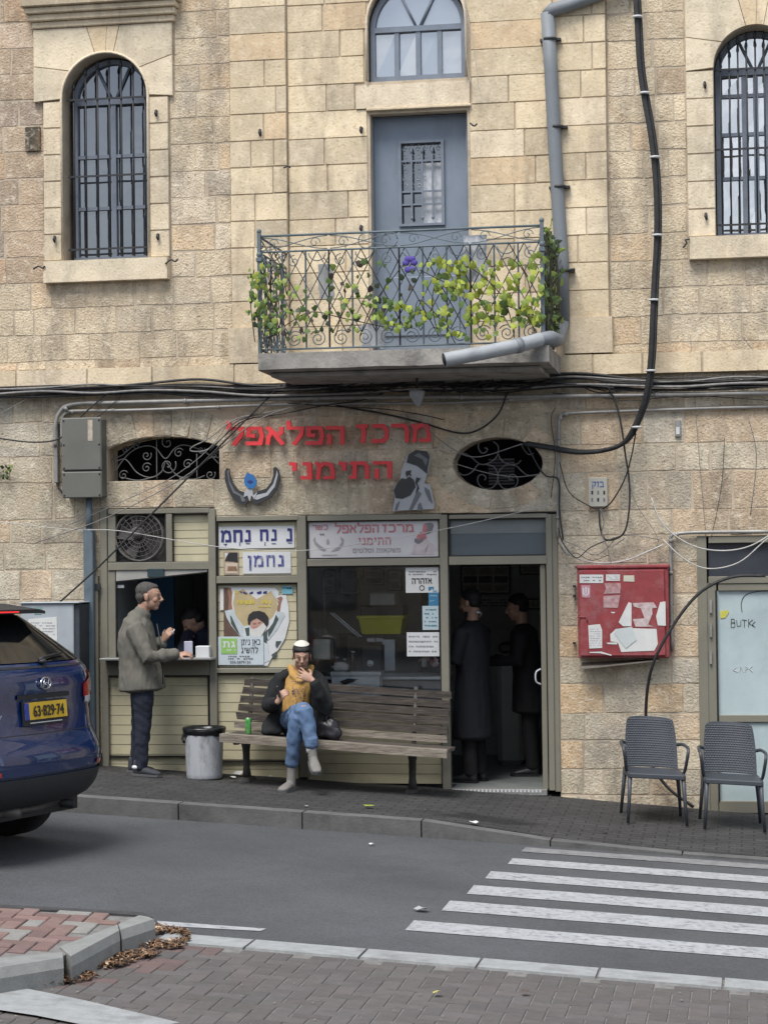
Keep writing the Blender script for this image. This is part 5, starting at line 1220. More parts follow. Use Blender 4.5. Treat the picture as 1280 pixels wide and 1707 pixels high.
flat_sign('face_shadow', ms, [Zp(*p) for p in ((1095, 330), (1125, 325), (1120, 345), (1132, 360), (1110, 352), (1100, 365), (1092, 345))], -.076, .005, M_sgd)
flat_sign('side_curl', ms, [Zp(*p) for p in ((1155, 365), (1180, 372), (1160, 400), (1172, 430), (1150, 460), (1160, 420), (1148, 395))], -.076, .005, M_sgd)
for pts in (((1160, 440), (1185, 460), (1130, 555), (1110, 558)), ((1200, 420), (1230, 440), (1250, 520), (1228, 500), (1205, 450)), ((1165, 520), (1180, 510), (1195, 556), (1160, 558)), ((1040, 520), (1060, 500), (1045, 556), (1030, 556))):
    flat_sign('robe_fold', ms, [Zp(*p) for p in pts], -.074, .003, M_sgm)

# ================================================================== SHOPFRONT
FYf, FYb = -.035, .05                            # aluminium members
def member(px0, py0, px1, py1, parent, yf=FYf, yb=FYb, name='frame_member', m=None, bev=.004): q = MB(); wbox(q, px0, py0, px1, py1, yf, yb, bev); return q.build(name, m or M_alu, parent=parent)
def slats(parent, px0, py0, px1, py1, pitch, Y=.02, vert=False, m=None):
    a, b_, c_, d_ = wrect(px0, py0, px1, py1, Y); n = max(1, round((d_-c_)/pitch))
    for k in range(n):
        q = MB(); z0, z1 = c_+(d_-c_)*k/n+.0015, c_+(d_-c_)*(k+1)/n-.0015
        q.tint = (1, 1, 1); q.hexa([(a, Y, z0), (b_, Y, z0), (b_, Y+.02, z0), (a, Y+.02, z0)], [(a, Y+.004, z1), (b_, Y+.004, z1), (b_, Y+.02, z1), (a, Y+.02, z1)]); q.build('slat', m or M_slat, parent=parent)
def rubber(parent, px0, py0, px1, py1, Y=.012):
    q = MB(); t = 2.2
    for r in ((px0, py0, px1, py0+t), (px0, py1-t, px1, py1), (px0, py0+t, px0+t, py1-t), (px1-t, py0+t, px1, py1-t)): wbox(q, *r, Y-.02, Y+.008)
    q.build('rubber_seal', M_black, parent=parent)
sf = part_empty('serving_hatch', bld, P(265, 1280))
gb = lambda px, py=1300: Z(0, px)
for r in ((169, 848, 180, 1286), (349, 848, 361, 1292)): member(*r, sf)
member(180, 848, 349, 856, sf, -.04); member(180, 937, 349, 950, sf); member(277, 856, 287, 937, sf); member(180, 1100, 349, 1126, sf)
member(180, 950, 193, 1100, sf, -.02); member(180, 856, 193, 937, sf, -.02)
slats(sf, 288, 857, 349, 937, .078); rubber(sf, 287, 856, 350, 938); rubber(sf, 193, 856, 277, 937); rubber(sf, 193, 950, 349, 1100)
slats(sf, 180, 1127, 349, 1290, .095); rubber(sf, 180, 1126, 349, 1262)
q = MB(); wbox(q, 166, 1097, 352, 1101, -.22, .3, .004); q.build('counter_shelf', mat('steel_shelf', (.35, .35, .34), .4, .1, 6, metal=.5), parent=sf)
q = MB(); a, b_, c_, d_ = wrect(195, 950, 347, 972, .0); q.add([(a, -.02, d_-.1), (b_, -.02, d_-.02), (b_, .05, d_-.03), (a, .05, d_-.11), (a, -.02, d_), (b_, -.02, d_), (b_, .05, d_), (a, .05, d_)], [(3,2,1,0), (4,5,6,7), (0,1,5,4), (1,2,6,5), (2,3,7,6), (3,0,4,7)]); q.build('roller_casing', mat('dull_white_casing', (.4, .39, .36), .6, .1, 6, dirt=.4, dcol=(.2, .19, .17)), parent=sf)
q = MB(); wbox(q, 246, 948, 273, 962, -.05, -.021, .003); q.build('dark_plate', mat('dark_teal', (.03, .055, .065), .4, .2, 9), parent=sf)
q = MB(); wbox(q, 196, 975, 207, 980, .02, .03); q.build('white_tab', M_white, parent=sf)
# fan in the upper light
fn = empty('wall_fan', P(235, 934, .0), 'large round dusty ventilation fan set in the upper left light of the shopfront', 'fan')
fc = P(234, 894, .02); fr = (P(274, 894, .02).x-P(195, 894, .02).x)/2
M_fan = mat('dusty_fan_metal', (.12, .11, .105), .8, .35, 14, .4, 60)
q = MB(); q.tube([(fc.x+fr*math.cos(t), -.01, fc.z+fr*math.sin(t)) for t in np.linspace(0, 2*math.pi, 29)[:-1]], .011, 6, closed=True); q.tube([(fc.x+fr*math.cos(t), .05, fc.z+fr*math.sin(t)) for t in np.linspace(0, 2*math.pi, 29)[:-1]], .01, 6, closed=True); q.build('fan_rim', M_fan, parent=fn)
q = MB()
for rr_ in (.82, .64, .46, .3): q.tube([(fc.x+fr*rr_*math.cos(t), -.018-.02*(1-rr_), fc.z+fr*rr_*math.sin(t)) for t in np.linspace(0, 2*math.pi, 25)[:-1]], .0032, 4, closed=True)
for k in range(22):
    t = 2*math.pi*k/22; q.tube([(fc.x+fr*.2*math.cos(t), -.034, fc.z+fr*.2*math.sin(t)), (fc.x+fr*math.cos(t), -.012, fc.z+fr*math.sin(t))], .003, 4)
q.build('fan_guard', M_fan, parent=fn)
q = MB(); q.cyl((fc.x-.02, -.03, fc.z+.03), (fc.x-.02, .08, fc.z+.03), fr*.26, 14); q.build('fan_motor', M_fan, parent=fn)
for k in range(5):
    t = 2*math.pi*k/5+.4; u = Vector((math.cos(t), 0, math.sin(t))); v = Vector((-math.sin(t), 0, math.cos(t))); c_ = Vector((fc.x, .03, fc.z)); q = MB()
    q.add([c_+u*fr*.2-v*.02+Vector((0, .02, 0)), c_+u*fr*.9-v*fr*.28+Vector((0, .03, 0)), c_+u*fr*.92+v*fr*.3-Vector((0, .03, 0)), c_+u*fr*.25+v*.05-Vector((0, .02, 0))], [(0, 1, 2, 3)]); q.build('fan_blade', M_fan, parent=fn)
q = MB(); q.add([(X(193, 894), .085, Z(937, 235)), (X(277, 894), .085, Z(937, 235)), (X(277, 894), .085, Z(856, 235)), (X(193, 894), .085, Z(856, 235))], [(0, 1, 2, 3)]); q.build('fan_backing', M_fan, parent=fn)

pn = part_empty('panel_bay', bld, P(430, 1290))
member(361, 860, 497, 868, pn, -.04); member(361, 960, 497, 972, pn); member(361, 1114, 497, 1122, pn)
member(497, 860, 512, 1296, pn)
slats(pn, 361, 868, 497, 960, .085); rubber(pn, 361, 868, 497, 961)
slats(pn, 361, 972, 497, 1114, .085); rubber(pn, 361, 972, 497, 1115)
slats(pn, 361, 1123, 497, 1298, .088); rubber(pn, 361, 1122, 497, 1270)
sw = part_empty('shop_window', bld, P(625, 1290))
member(512, 858, 735, 867, sw, -.04); member(512, 931, 735, 943, sw); member(512, 1168, 735, 1174, sw); member(735, 858, 748, 1316, sw)
slats(sw, 512, 1175, 735, 1306, .095); rubber(sw, 512, 867, 735, 931); rubber(sw, 512, 943, 735, 1168)
q = MB(); a, b_, c_, d_ = wrect(514, 945, 733, 1167, .02); q.add([(a, .02, c_), (b_, .02, c_), (b_, .02, d_), (a, .02, d_)], [(0, 1, 2, 3)]); q.build('pane', M_glassS, parent=sw)
q = MB(); wbox(q, 512, 867, 735, 931, .045, .055); q.build('back_board', M_slat, parent=sw)
dw = part_empty('shop_doorway', bld, P(830, 1315))
member(748, 857, 912, 864, dw, -.04); member(748, 927, 912, 941, dw); member(912, 857, 922, 1318, dw); member(922, 857, 931, 1320, dw, -.02); member(902, 941, 911, 1316, dw, .0, .06)
q = MB(); wbox(q, 748, 864, 912, 927, .02, .03); q.build('transom_pane', M_glassF, parent=dw)
q = MB(); wbox(q, 750, 866, 910, 889, .016, .0195); q.build('transom_blind', mat('pale_blind', (.17, .19, .195), .6, .08, 9), parent=dw)
rubber(dw, 748, 864, 912, 927)
FZ = P(830, 1316).z
q = MB(); q.box(X(748, 1315), X(912, 1315), -.02, .14, FZ-.05, FZ+.004, .003); q.build('threshold', mat('threshold_metal', (.3, .3, .29), .5, .3, 30, metal=.3), parent=dw)
for k in range(24):
    x = X(752, 1315)+.035*k; 
    if x < X(905, 1315): q = MB(); q.box(x, x+.018, -.024, -.0205, FZ-.022, FZ+.0); q.build('tread_strip', M_white, parent=dw)
q = MB(); hp = P(901, 1128, -.0); q.tube(cat_rom([hp+Vector((.0, 0, .07)), hp+Vector((-.04, -.03, .04)), hp+Vector((-.04, -.03, -.04)), hp+Vector((.0, 0, -.07))], 4), .008, 6); q.build('handle', M_white, parent=dw)
# lining and interior room
M_room = mat('dim_plaster', (.5, .53, .52), .9, .15, 3)
M_rfl = mat('grey_shop_floor', (.22, .24, .23), .5, .2, 5)
RX0, RX1, RYB = SHX0-.0, X(1010, 1000), 3.3
RZT = SHT1+.02
q = MB(); y0 = .13
q.add([(RX0, y0, FZ), (RX1, y0, FZ), (RX1, RYB, FZ), (RX0, RYB, FZ)], [(0, 1, 2, 3)]); q.build('shop_floor', M_rfl, parent=bld)
q = MB(); q.add([(RX0, y0, FZ-.1), (RX1, y0, FZ-.1), (RX1, RYB, FZ-.1), (RX0, RYB, FZ-.1), (RX0, y0, RZT), (RX1, y0, RZT), (RX1, RYB, RZT), (RX0, RYB, RZT)], [(3, 2, 6, 7), (0, 3, 7, 4), (1, 5, 6, 2), (4, 7, 6, 5)])
q.add([(SHX1, y0, FZ-.1), (RX1, y0, FZ-.1), (RX1, y0, RZT), (SHX1, y0, RZT)], [(0, 1, 2, 3)]); q.build('shop_room', M_room, parent=bld)
# partition behind the serving hatch
q = MB(); xa = X(352, 1000, .1); q.box(xa, xa+.04, .13, 1.3, FZ, RZT); q.build('partition', mat('dark_blue_panel', (.05, .17, .36), .5, .15, 4), parent=bld)
q = MB(); q.box(RX0+.02, X(290, 1000, 1.2), 1.2, 1.24, FZ, RZT); q.build('partition', MATS['dark_blue_panel'], parent=bld)

# ---- signs and papers on the shopfront
def paper(name, x0, y0, x1, y1, Y, m, label, cat, tilt=0.0, th=.002, parent=None):
    a, b_, c_, d_ = wrect(x0, y0, x1, y1, Y); q = MB(); cx_, cz_ = (a+b_)/2, (c_+d_)/2; vv = []
    nx, nz = 4, 4; ct, st = math.cos(tilt), math.sin(tilt)
    for j in range(nz+1):
        for i in range(nx+1):
            x, z = (a-cx_)+(b_-a)*i/nx, (c_-cz_)+(d_-c_)*j/nz; vv.append((cx_+x*ct-z*st, Y-.0+.0015*noise.noise(Vector((x*20, z*20, x0))), cz_+x*st+z*ct))
    n0 = len(vv); q.add(vv+[(x, y+th, z) for x, y, z in vv], [(j*(nx+1)+i, j*(nx+1)+i+1, (j+1)*(nx+1)+i+1, (j+1)*(nx+1)+i) for j in range(nz) for i in range(nx)]+[tuple(n0+k for k in ((j+1)*(nx+1)+i, (j+1)*(nx+1)+i+1, j*(nx+1)+i+1, j*(nx+1)+i)) for j in range(nz) for i in range(nx)])
    e = empty(name, (cx_, Y, c_), label, cat); q.build('sheet', m, parent=e); return e
def scribble(parent, x0, y0, x1, y1, Y, m, rows, name='print_lines', seed=0, wv=.5):
    r_ = random.Random(seed); q = MB()
    for k in range(rows):
        y = y0+(y1-y0)*(k+.5)/rows; x = x0; h = (y1-y0)/rows*wv
        while x < x1-1:
            w_ = r_.uniform(1.2, 4.2); 
            if r_.random() < .82: wbox(q, x, y-h/2, min(x+w_, x1), y+h/2*r_.uniform(.2, 1), Y, Y+.0006)
            x += w_+r_.uniform(.5, 1.4)
    return q.build(name, m, parent=parent, kind='stuff')
def heb(word, parent, x0, x1, yb, yt, Y, m, **k):
    zb, zt = P((x0+x1)/2, yb, Y).z, P((x0+x1)/2, yt, Y).z
    return hebrew(word, parent, P(x0, yb, Y).x, P(x1, yb, Y).x, zb, zt-zb, Y, .0005, m, joined=True, name='lettering', **k)
YS = .012
s1 = paper('blue_letter_sign', 365, 877, 491, 914, YS, M_white, 'white sign with large dark blue pointed Hebrew letters, top of the panel bay', 'sign')
heb('נחמ', s1, 369, 419, 903, 884, YS-.004, M_navy, w_h=.24, w_v=.2); heb('נח', s1, 433, 462, 901, 883, YS-.004, M_navy, w_h=.24, w_v=.2, gap=.16); heb('נ', s1, 477, 488, 902, 881, YS-.004, M_navy, w_h=.24, w_v=.2)
q = MB()
for x, y, x2 in ((373, 906.5, 379), (480, 904.5, 487), (453, 905.5, 460), (410, 905.5, 417)): wbox(q, x, y, x2, y+1.2, YS-.004, YS-.003)
for x in (399, 441): wbox(q, x, 904, x+2, 905.7, YS-.004, YS-.003); wbox(q, x, 907.2, x+2, 909, YS-.004, YS-.003)
wbox(q, 375.5, 907.6, 377, 910, YS-.004, YS-.003); q.build('vowel_points', M_navy, parent=s1)
s2 = paper('blue_letter_sign', 405, 920, 485, 956, YS, M_white, 'white sign with half faded blue Hebrew letters, right of the small portrait', 'sign')
heb('נחמן', s2, 413, 474, 944, 926, YS-.004, mat('faded_navy', (.06, .07, .26), .7, .4, 60, dirt=.95, dcol=(.6, .61, .63), ds=14), w_h=.22, w_v=.15, gap=.16)
s3 = paper('portrait_sticker', 373, 919, 398, 958, YS, mat('sepia_print', (.42, .33, .24), .7, .3, 25), 'small sepia portrait sticker left of the faded blue sign', 'sticker')
for pts in (((375, 935), (382, 921), (396, 921), (397, 938), (388, 936)),): flat_sign('dark_print', s3, pts, YS-.003, .001, M_ink)
flat_sign('pale_print', s3, ((376, 938), (396, 939), (396, 956), (376, 956)), YS-.0025, .0005, mat('cream_print', (.62, .5, .4), .7, .1)); flat_sign('dark_print', s3, ((380, 944), (394, 944), (396, 952), (379, 952)), YS-.0032, .0005, mat('brown_print', (.25, .15, .08), .7, .3, 30))
flat_sign('pale_print', s3, ((381, 922), (376, 930), (375, 922)), YS-.0032, .0005, M_white)
# poster: torn heart with a man raising both arms
F8 = lambda x, y: (355+x*145/952, 860+y*260/1707)
ps = empty('heart_poster', P(425, 1110, YS), 'large torn poster of an old bearded man in a black turban raising both arms', 'poster')
def pp(name, pts, d, m, **k): return flat_sign(name, ps, [F8(*p) for p in pts], YS-.002-d*.0011, .001, m)
M_tan = mat('tan_print', (.5, .4, .22), .7, .12, 9); M_brn = mat('dark_brown_print', (.12, .07, .05), .7, .2, 20); M_arm = mat('brown_skin_print', (.3, .15, .1), .7, .15, 20)
M_wsh = mat('blue_white_print', (.52, .58, .6), .7, .12, 14); M_gry = mat('dark_green_grey_print', (.06, .08, .08), .7, .2, 20); M_yel = mat('yellow_print', (.62, .5, .08), .7, .1, 9)
pp('paper', ((118, 775), (250, 780), (680, 785), (722, 830), (720, 870), (800, 865), (830, 1000), (835, 1160), (790, 1340), (720, 1460), (640, 1560), (600, 1640), (560, 1640), (150, 1640), (120, 1320)), 0, M_white)
pp('heart_ground', ((240, 850), (330, 800), (480, 910), (640, 820), (700, 900), (710, 1000), (660, 1100), (560, 1200), (480, 1340), (330, 1200), (250, 1090), (220, 960)), 1, M_tan)
pp('dark_ground', ((118, 780), (200, 785), (190, 1000), (240, 1100), (300, 1320), (120, 1320)), 1, M_brn)
pp('raised_arm', ((160, 830), (170, 780), (195, 790), (212, 830), (205, 960), (215, 1020), (170, 1030), (178, 900)), 2, M_arm)
pp('raised_arm', ((748, 880), (765, 900), (745, 960), (730, 1060), (700, 1040), (715, 960), (700, 900)), 2, M_arm)
pp('sleeve', ((130, 1040), (225, 1020), (270, 1130), (340, 1220), (330, 1320), (290, 1310), (200, 1200), (150, 1110)), 3, M_wsh)
pp('sleeve', ((700, 1050), (770, 1050), (790, 1090), (700, 1250), (600, 1370), (560, 1290), (640, 1200), (680, 1110)), 3, M_wsh)
for pts in (((190, 1090), (205, 1100), (250, 1200), (300, 1310), (260, 1270), (200, 1180)), ((690, 1080), (720, 1130), (660, 1250), (610, 1330), (600, 1250), (660, 1170)), ((350, 1230), (400, 1220), (400, 1310), (370, 1315)), ((545, 1290), (600, 1240), (590, 1400), (560, 1380)), ((690, 1370), (750, 1370), (700, 1450), (685, 1420)), ((640, 1520), (700, 1480), (700, 1530), (660, 1560))): pp('dark_fold', pts, 4, M_gry)
pp('shirt', ((340, 1210), (420, 1190), (560, 1290), (600, 1340), (620, 1580), (500, 1640), (400, 1640), (330, 1320)), 3, mat('pale_blue_print', (.6, .66, .68), .7, .08, 12))
pp('turban', ((380, 1130), (395, 1080), (440, 1045), (510, 1038), (570, 1060), (608, 1110), (610, 1170), (590, 1215), (560, 1170), (480, 1120), (420, 1150), (400, 1200), (384, 1180)), 6, M_ink)
pp('face', ((412, 1170), (440, 1130), (500, 1120), (545, 1150), (550, 1200), (500, 1250), (430, 1240), (410, 1210)), 5, mat('face_print', (.5, .3, .24), .7, .15, 30))
pp('beard', ((405, 1225), (440, 1240), (500, 1215), (555, 1170), (585, 1220), (545, 1290), (510, 1340), (430, 1330), (405, 1280)), 7, mat('white_beard_print', (.66, .66, .62), .7, .1, 20))
pp('mouth', ((440, 1215), (480, 1210), (490, 1222), (450, 1228)), 8, M_pink)
pp('eye_line', ((440, 1172), (470, 1168), (470, 1180), (442, 1184)), 8, M_arm); pp('eye_line', ((495, 1162), (522, 1160), (522, 1172), (497, 1175)), 8, M_arm)
for pts in (((240, 815), (275, 815), (275, 850), (240, 850)), ((400, 840), (440, 825), (440, 850), (405, 860)), ((480, 835), (530, 820), (535, 850), (490, 858)), ((550, 830), (590, 820), (592, 850), (552, 852)), ((330, 825), (375, 845), (370, 862), (330, 845)), ((285, 820), (320, 830), (315, 850))): pp('dark_word', pts, 3, M_navy if pts[0][0] > 250 else M_yel)
scribble(ps, *F8(270, 920), *F8(640, 975), YS-.0068, M_yel, 1, 'yellow_words', 4, .9); scribble(ps, *F8(500, 985), *F8(640, 1005), YS-.0068, M_yel, 1, 'yellow_words', 9, .8)
pp('torn_scrap', ((640, 820), (680, 850), (700, 900), (730, 940), (700, 920), (650, 850)), 4, M_wsh); pp('paper_scrap', ((80, 800), (118, 800), (118, 1030), (80, 1030)), 1, M_paper)
gs = paper('phone_poster', F8(55, 1320)[0], F8(0, 1320)[1], F8(555, 0)[0], F8(0, 1630)[1], YS-.0145, mat('pale_blue_paper', (.56, .63, .67), .7, .06, 6), 'pale blue notice with a green square logo overlapping the lower left of the heart poster', 'notice')
q = MB(); wbox(q, *F8(90, 1340), *F8(265, 1510), -.0065, -.005, .003); q.build('green_square', mat('green_print', (.28, .52, .14), .7, .08, 9), parent=gs)
heb('גת', gs, F8(110, 0)[0], F8(245, 0)[0], F8(0, 1440)[1], F8(0, 1375)[1], -.0075, M_white, w_h=.22, w_v=.2); scribble(gs, *F8(105, 1460), *F8(250, 1480), -.0072, M_white, 1, 'white_words', 2, .8)
heb('כאן ניתן', gs, F8(308, 0)[0], F8(520, 0)[0], F8(0, 1410)[1], F8(0, 1350)[1], -.0065, M_ink, w_h=.13, w_v=.12); heb('להשיג', gs, F8(310, 0)[0], F8(495, 0)[0], F8(0, 1500)[1], F8(0, 1440)[1], -.0065, M_ink, w_h=.13, w_v=.12)
scribble(gs, *F8(170, 1525), *F8(440, 1575), -.006, M_inkg, 2, 'print_lines', 3, .6)
text_mesh('050-5879124', .034, 'phone_number', M_inkg, gs, P(*F8(300, 1612), -.0065), sx=1.1)
bs = paper('blue_sticker', 470, 977, 488, 990, YS, mat('light_blue_print', (.2, .5, .6), .6, .1), 'small light blue sticker right of the heart poster', 'sticker'); scribble(bs, 472, 979, 486, 982, YS-.003, M_ink, 1, 'dark_print', 3, .8)
# shop banner
bn = paper('shop_banner', 515, 869, 730, 930, .01, mat('banner_vinyl', (.62, .6, .61), .55, .05, 5), 'faded pink lettered shop banner above the shop window, with horns and a portrait', 'banner')
YB = .006
M_fpk = mat('banner_pink', (.52, .2, .22), .7, .15, 20); M_fgr = mat('banner_grey', (.34, .33, .34), .7, .15, 20)
heb('מרכז', bn, 637, 690, 887, 874, YB, M_fpk, w_h=.2, w_v=.17); heb('הפלאפל', bn, 558, 632, 888, 875, YB, M_fpk, w_h=.2, w_v=.17, gap=.05); heb('התימני', bn, 597, 652, 908, 896, YB, M_fpk, w_h=.16, w_v=.12); heb('כשר', bn, 521, 547, 883, 875, YB, M_fpk, w_h=.17, w_v=.15)
heb('משקאות וסלטים', bn, 588, 668, 921, 914, YB, M_fgr, w_h=.16, w_v=.13); scribble(bn, 526, 889, 543, 893, YB, M_inkg, 1, 'dark_print', 2, .8); scribble(bn, 532, 924, 565, 927, YB, M_fgr, 1, 'print_lines', 6, .8)
C3 = lambda x, y: (480+x*280/1280, 840+y*340/1554)
def bp_(name, pts, m, d=0): return flat_sign(name, bn, [C3(*p) for p in pts], YB-.0008*d, .0008, m)
bp_('horn_print', ((205, 250), (192, 275), (205, 310), (240, 345), (280, 362), (290, 345), (250, 320), (215, 290)), M_fgr); bp_('horn_print', ((400, 250), (425, 270), (420, 310), (390, 350), (330, 365), (345, 348), (385, 325), (410, 290)), M_fgr)
bp_('hand_print', ((295, 275), (308, 265), (315, 295), (305, 312), (292, 300)), M_fgr)
bp_('hat_print', ((1040, 150), (1090, 142), (1112, 160), (1095, 215), (1060, 232), (1022, 205)), M_inkg); bp_('hat_print', ((1030, 160), (1058, 150), (1060, 225), (1022, 205)), M_fpk, 1)
bp_('face_print', ((1010, 210), (1050, 225), (1055, 260), (1000, 305), (965, 290), (985, 240)), M_fpk); bp_('beard_print', ((965, 262), (1000, 275), (1030, 250), (1025, 290), (990, 306), (962, 290)), M_inkg, 1)
bp_('robe_print', ((960, 310), (1060, 270), (1105, 310), (1112, 385), (940, 385)), mat('pale_pink_print', (.58, .5, .52), .7, .1, 20)); bp_('robe_fold', ((1045, 340), (1075, 300), (1062, 340), (1045, 385)), M_fgr, 1)
# notices on the inside of the shop window
YW = .012
def notice(x0, y0, x1, y1, label, m=M_paper, rows=3, tilt=0, name='window_notice', seed=1, mi=None, body=None):
    e = paper(name, x0, y0, x1, y1, YW, m, label, 'notice', tilt)
    if rows: scribble(e, x0+3, y0+3, x1-3, y1-4, YW-.004, mi or M_inkg, rows, seed=seed, wv=.32)
    return e
n1 = notice(676, 946, 731, 988, 'white notice with large black Hebrew word at the top right of the shop window', rows=0)
heb('אזהרה', n1, 686, 720, 973, 964, YW-.004, M_ink, w_h=.2, w_v=.15); scribble(n1, 681, 951, 727, 960, YW-.004, M_inkg, 2, seed=4, wv=.5)
q = MB(); c_ = P(703, 980, YW-.004); q.tube([(c_.x+.022*math.cos(t), c_.y, c_.z+.022*math.sin(t)) for t in np.linspace(0, 2*math.pi, 17)[:-1]], .003, 4, closed=True); q.build('round_mark', M_ink, parent=n1)
notice(714, 978, 731, 1010, 'blue notice between two white ones at the right of the shop window', mat('mid_blue_paper', (.05, .22, .4), .7, .1), 3, seed=6, mi=mat('pale_print_blue', (.3, .5, .62)))
notice(704, 1010, 731, 1050, 'pale blue lined notice below the blue one in the shop window', mat('ice_paper', (.5, .6, .64), .7, .06), 5, seed=8, mi=mat('teal_print', (.08, .25, .32)))
notice(678, 1054, 732, 1094, 'handwritten white sheet, lowest of the papers in the shop window', M_white, 4, seed=12, mi=M_fgr)

# ================================================================== INSIDE THE SHOP
def thing_box(name, x0, y0, x1, y1, Y, dep, m, label, cat, bev=.01):
    q = MB(); a, b_, c_, d_ = wrect(x0, y0, x1, y1, Y); q.box(a, b_, Y, Y+dep, c_, d_, bev); return q.build(name, m, label=label, cat=cat)
M_steel = mat('dull_steel', (.75, .8, .82), .45, .15, 8, metal=.3); M_blk = mat('black_plastic', (.02, .02, .022), .5, .3, 8)
ct = empty('shop_counter', P(640, 1250, .5), 'dark counter with stainless top behind the shop window', 'counter')
a, b_, c_, d_ = wrect(516, 1128, 738, 1175, .35)
q = MB(); q.box(a, b_+.0, .4, .95, FZ, d_-.03); q.build('counter_body', mat('counter_front', (.16, .18, .19), .5, .2, 6), parent=ct)
q = MB(); q.box(a, b_, .36, 1.0, d_-.03, d_, .006); q.build('counter_top', M_steel, parent=ct)
cz = d_
sc_ = empty('steel_cabinet', P(592, 1166, .2), 'low steel food cabinet with torn sticker at the foot of the shop window', 'cabinet')
q = MB(); wbox(q, 551, 1120, 635, 1126, .16, .34); q.build('cabinet_top', M_steel, parent=sc_); q = MB(); wbox(q, 553, 1126, 633, 1166, .18, .33); q.build('cabinet_front', mat('blue_grey_steel', (.8, .9, .95), .35, .15, 8), parent=sc_)
flat_sign('torn_sticker', sc_, ((556, 1150), (575, 1147), (598, 1150), (604, 1156), (600, 1166), (582, 1160), (578, 1166), (556, 1166)), .172, .004, M_paper)
for i_, (pts) in enumerate((((566, 1136), (580, 1131), (598, 1132), (588, 1137), (574, 1142)), ((562, 1146), (572, 1138), (570, 1148)))): flat_sign('dark_sticker', sc_, pts, .174, .004, M_blk)
wc = empty('crumpled_paper', P(565, 1120, .3), 'crumpled white paper wrap on the steel cabinet', 'paper'); 
def blob(mb, c, r, seed, amp=.3, n=12, m=9, sc=2.5):
    k0 = len(mb.v); mb.ball(c, r, n, m)
    for i in range(k0, len(mb.v)):
        v = Vector(mb.v[i]); d = v-Vector(c); mb.v[i] = tuple(Vector(c)+d*(1+amp*noise.noise(d*sc/max(.02, max(r) if hasattr(r, '__len__') else r)*1.0+Vector((seed, 0, 0)))))
q = MB(); blob(q, P(567, 1111, .3), (.09, .05, .045), 3, .5, 12, 8, 2); q.build('wrap', M_paper, parent=wc)
yc = empty('yellow_crate', P(634, 1057, 1.1), 'yellow green plastic crate on the shelf behind the shop window', 'crate')
M_ycr = mat('yellow_green_plastic', (.8, .8, .05), .5, .12, 5)
a, b_, c_, d_ = wrect(598, 1028, 672, 1057, 1.1); q = MB(); q.hexa([(a+.03, 1.1, c_), (b_-.03, 1.1, c_), (b_-.03, 1.4, c_), (a+.03, 1.4, c_)], [(a, 1.07, d_), (b_, 1.07, d_), (b_, 1.43, d_), (a, 1.43, d_)]); q.build('crate_body', M_ycr, parent=yc); q = MB(); q.box(a-.015, b_+.015, 1.06, 1.44, d_-.02, d_+.012, .005); q.build('crate_rim', M_ycr, parent=yc)
shf = empty('wall_shelf', P(630, 1062, 1.2), 'dark shelf unit carrying the yellow crate', 'shelf')
a, b_, c_, d_ = wrect(560, 1058, 700, 1062, 1.05); q = MB(); q.box(a, b_, 1.05, 1.5, c_, d_); q.build('shelf_board', M_blk, parent=shf)
for x in (a, b_-.03): q = MB(); q.box(x, x+.03, 1.06, 1.48, cz, c_); q.build('shelf_upright', M_blk, parent=shf)
thing_box('grey_box', 616, 988, 657, 1009, 1.1, .3, mat('box_grey', (.6, .62, .62), .6), 'grey box standing on a dark crate above the yellow crate', 'box'); thing_box('dark_crate', 600, 1010, 672, 1027, 1.12, .28, M_blk, 'dark crate between the grey box and the yellow crate', 'crate')
for k, (x, lab) in enumerate(((612, 'left of two white tubs hanging under the yellow crate'), (626, 'right of two white tubs hanging under the yellow crate'))): thing_box('white_tub', x, 1062, x+13, 1070, 1.08, .08, M_white, lab, 'tub', .004)
thing_box('napkin_dispenser', 521, 1066, 550, 1100, .2, .18, mat('beige_tin', (.75, .75, .65), .5), 'beige tin dispenser at the left edge of the shop window', 'dispenser')
thing_box('price_panel', 637, 1066, 658, 1118, 1.0, .03, mat('grey_panel', (.65, .7, .74), .5), 'narrow grey price panel standing behind the counter', 'panel', .003)
hc = empty('dried_herbs', P(538, 1062, .2), 'dried bunch hanging from a pale stick at the left of the shop window', 'plant')
for k in range(9): q = MB(); q.tube(cat_rom([P(538, 1046, .2), P(538+rs.uniform(-8, 8), 1054, .2), P(538+rs.uniform(-14, 14), 1062, .2)], 3), .005, 4); q.build('twig', M_wgrey, parent=hc)
q = MB(); q.cyl(P(540, 960, .25), P(541, 1046, .22), .012, 6); q.build('stick', mat('dull_wood', (.14, .13, .12)), parent=hc)
tr_ = empty('serving_tongs', P(570, 1060, .3), 'long pale tongs leaning across behind the glass', 'tongs')
for d in (0, 5): q = MB(); q.cyl(P(551+d, 1022, .3), P(598+d, 1062, .3), .006, 5); q.build('arm', M_steel, parent=tr_)
scl = empty('kitchen_scale', P(617, 1118, .45), 'dark kitchen scale with a round white dial in the shop window', 'scale'); q = MB(); wbox(q, 602, 1075, 636, 1120, .45, .62, .01); q.build('scale_body', M_blk, parent=scl); q = MB(); c_ = P(617, 1106, .44); q.cyl(c_, c_+Vector((0, .02, 0)), .032, 14); q.build('dial', M_white, parent=scl); q = MB(); c_ = P(617, 1106, .436); q.cyl(c_, c_+Vector((0, .003, 0)), .018, 12); q.build('dial_centre', M_steel, parent=scl)
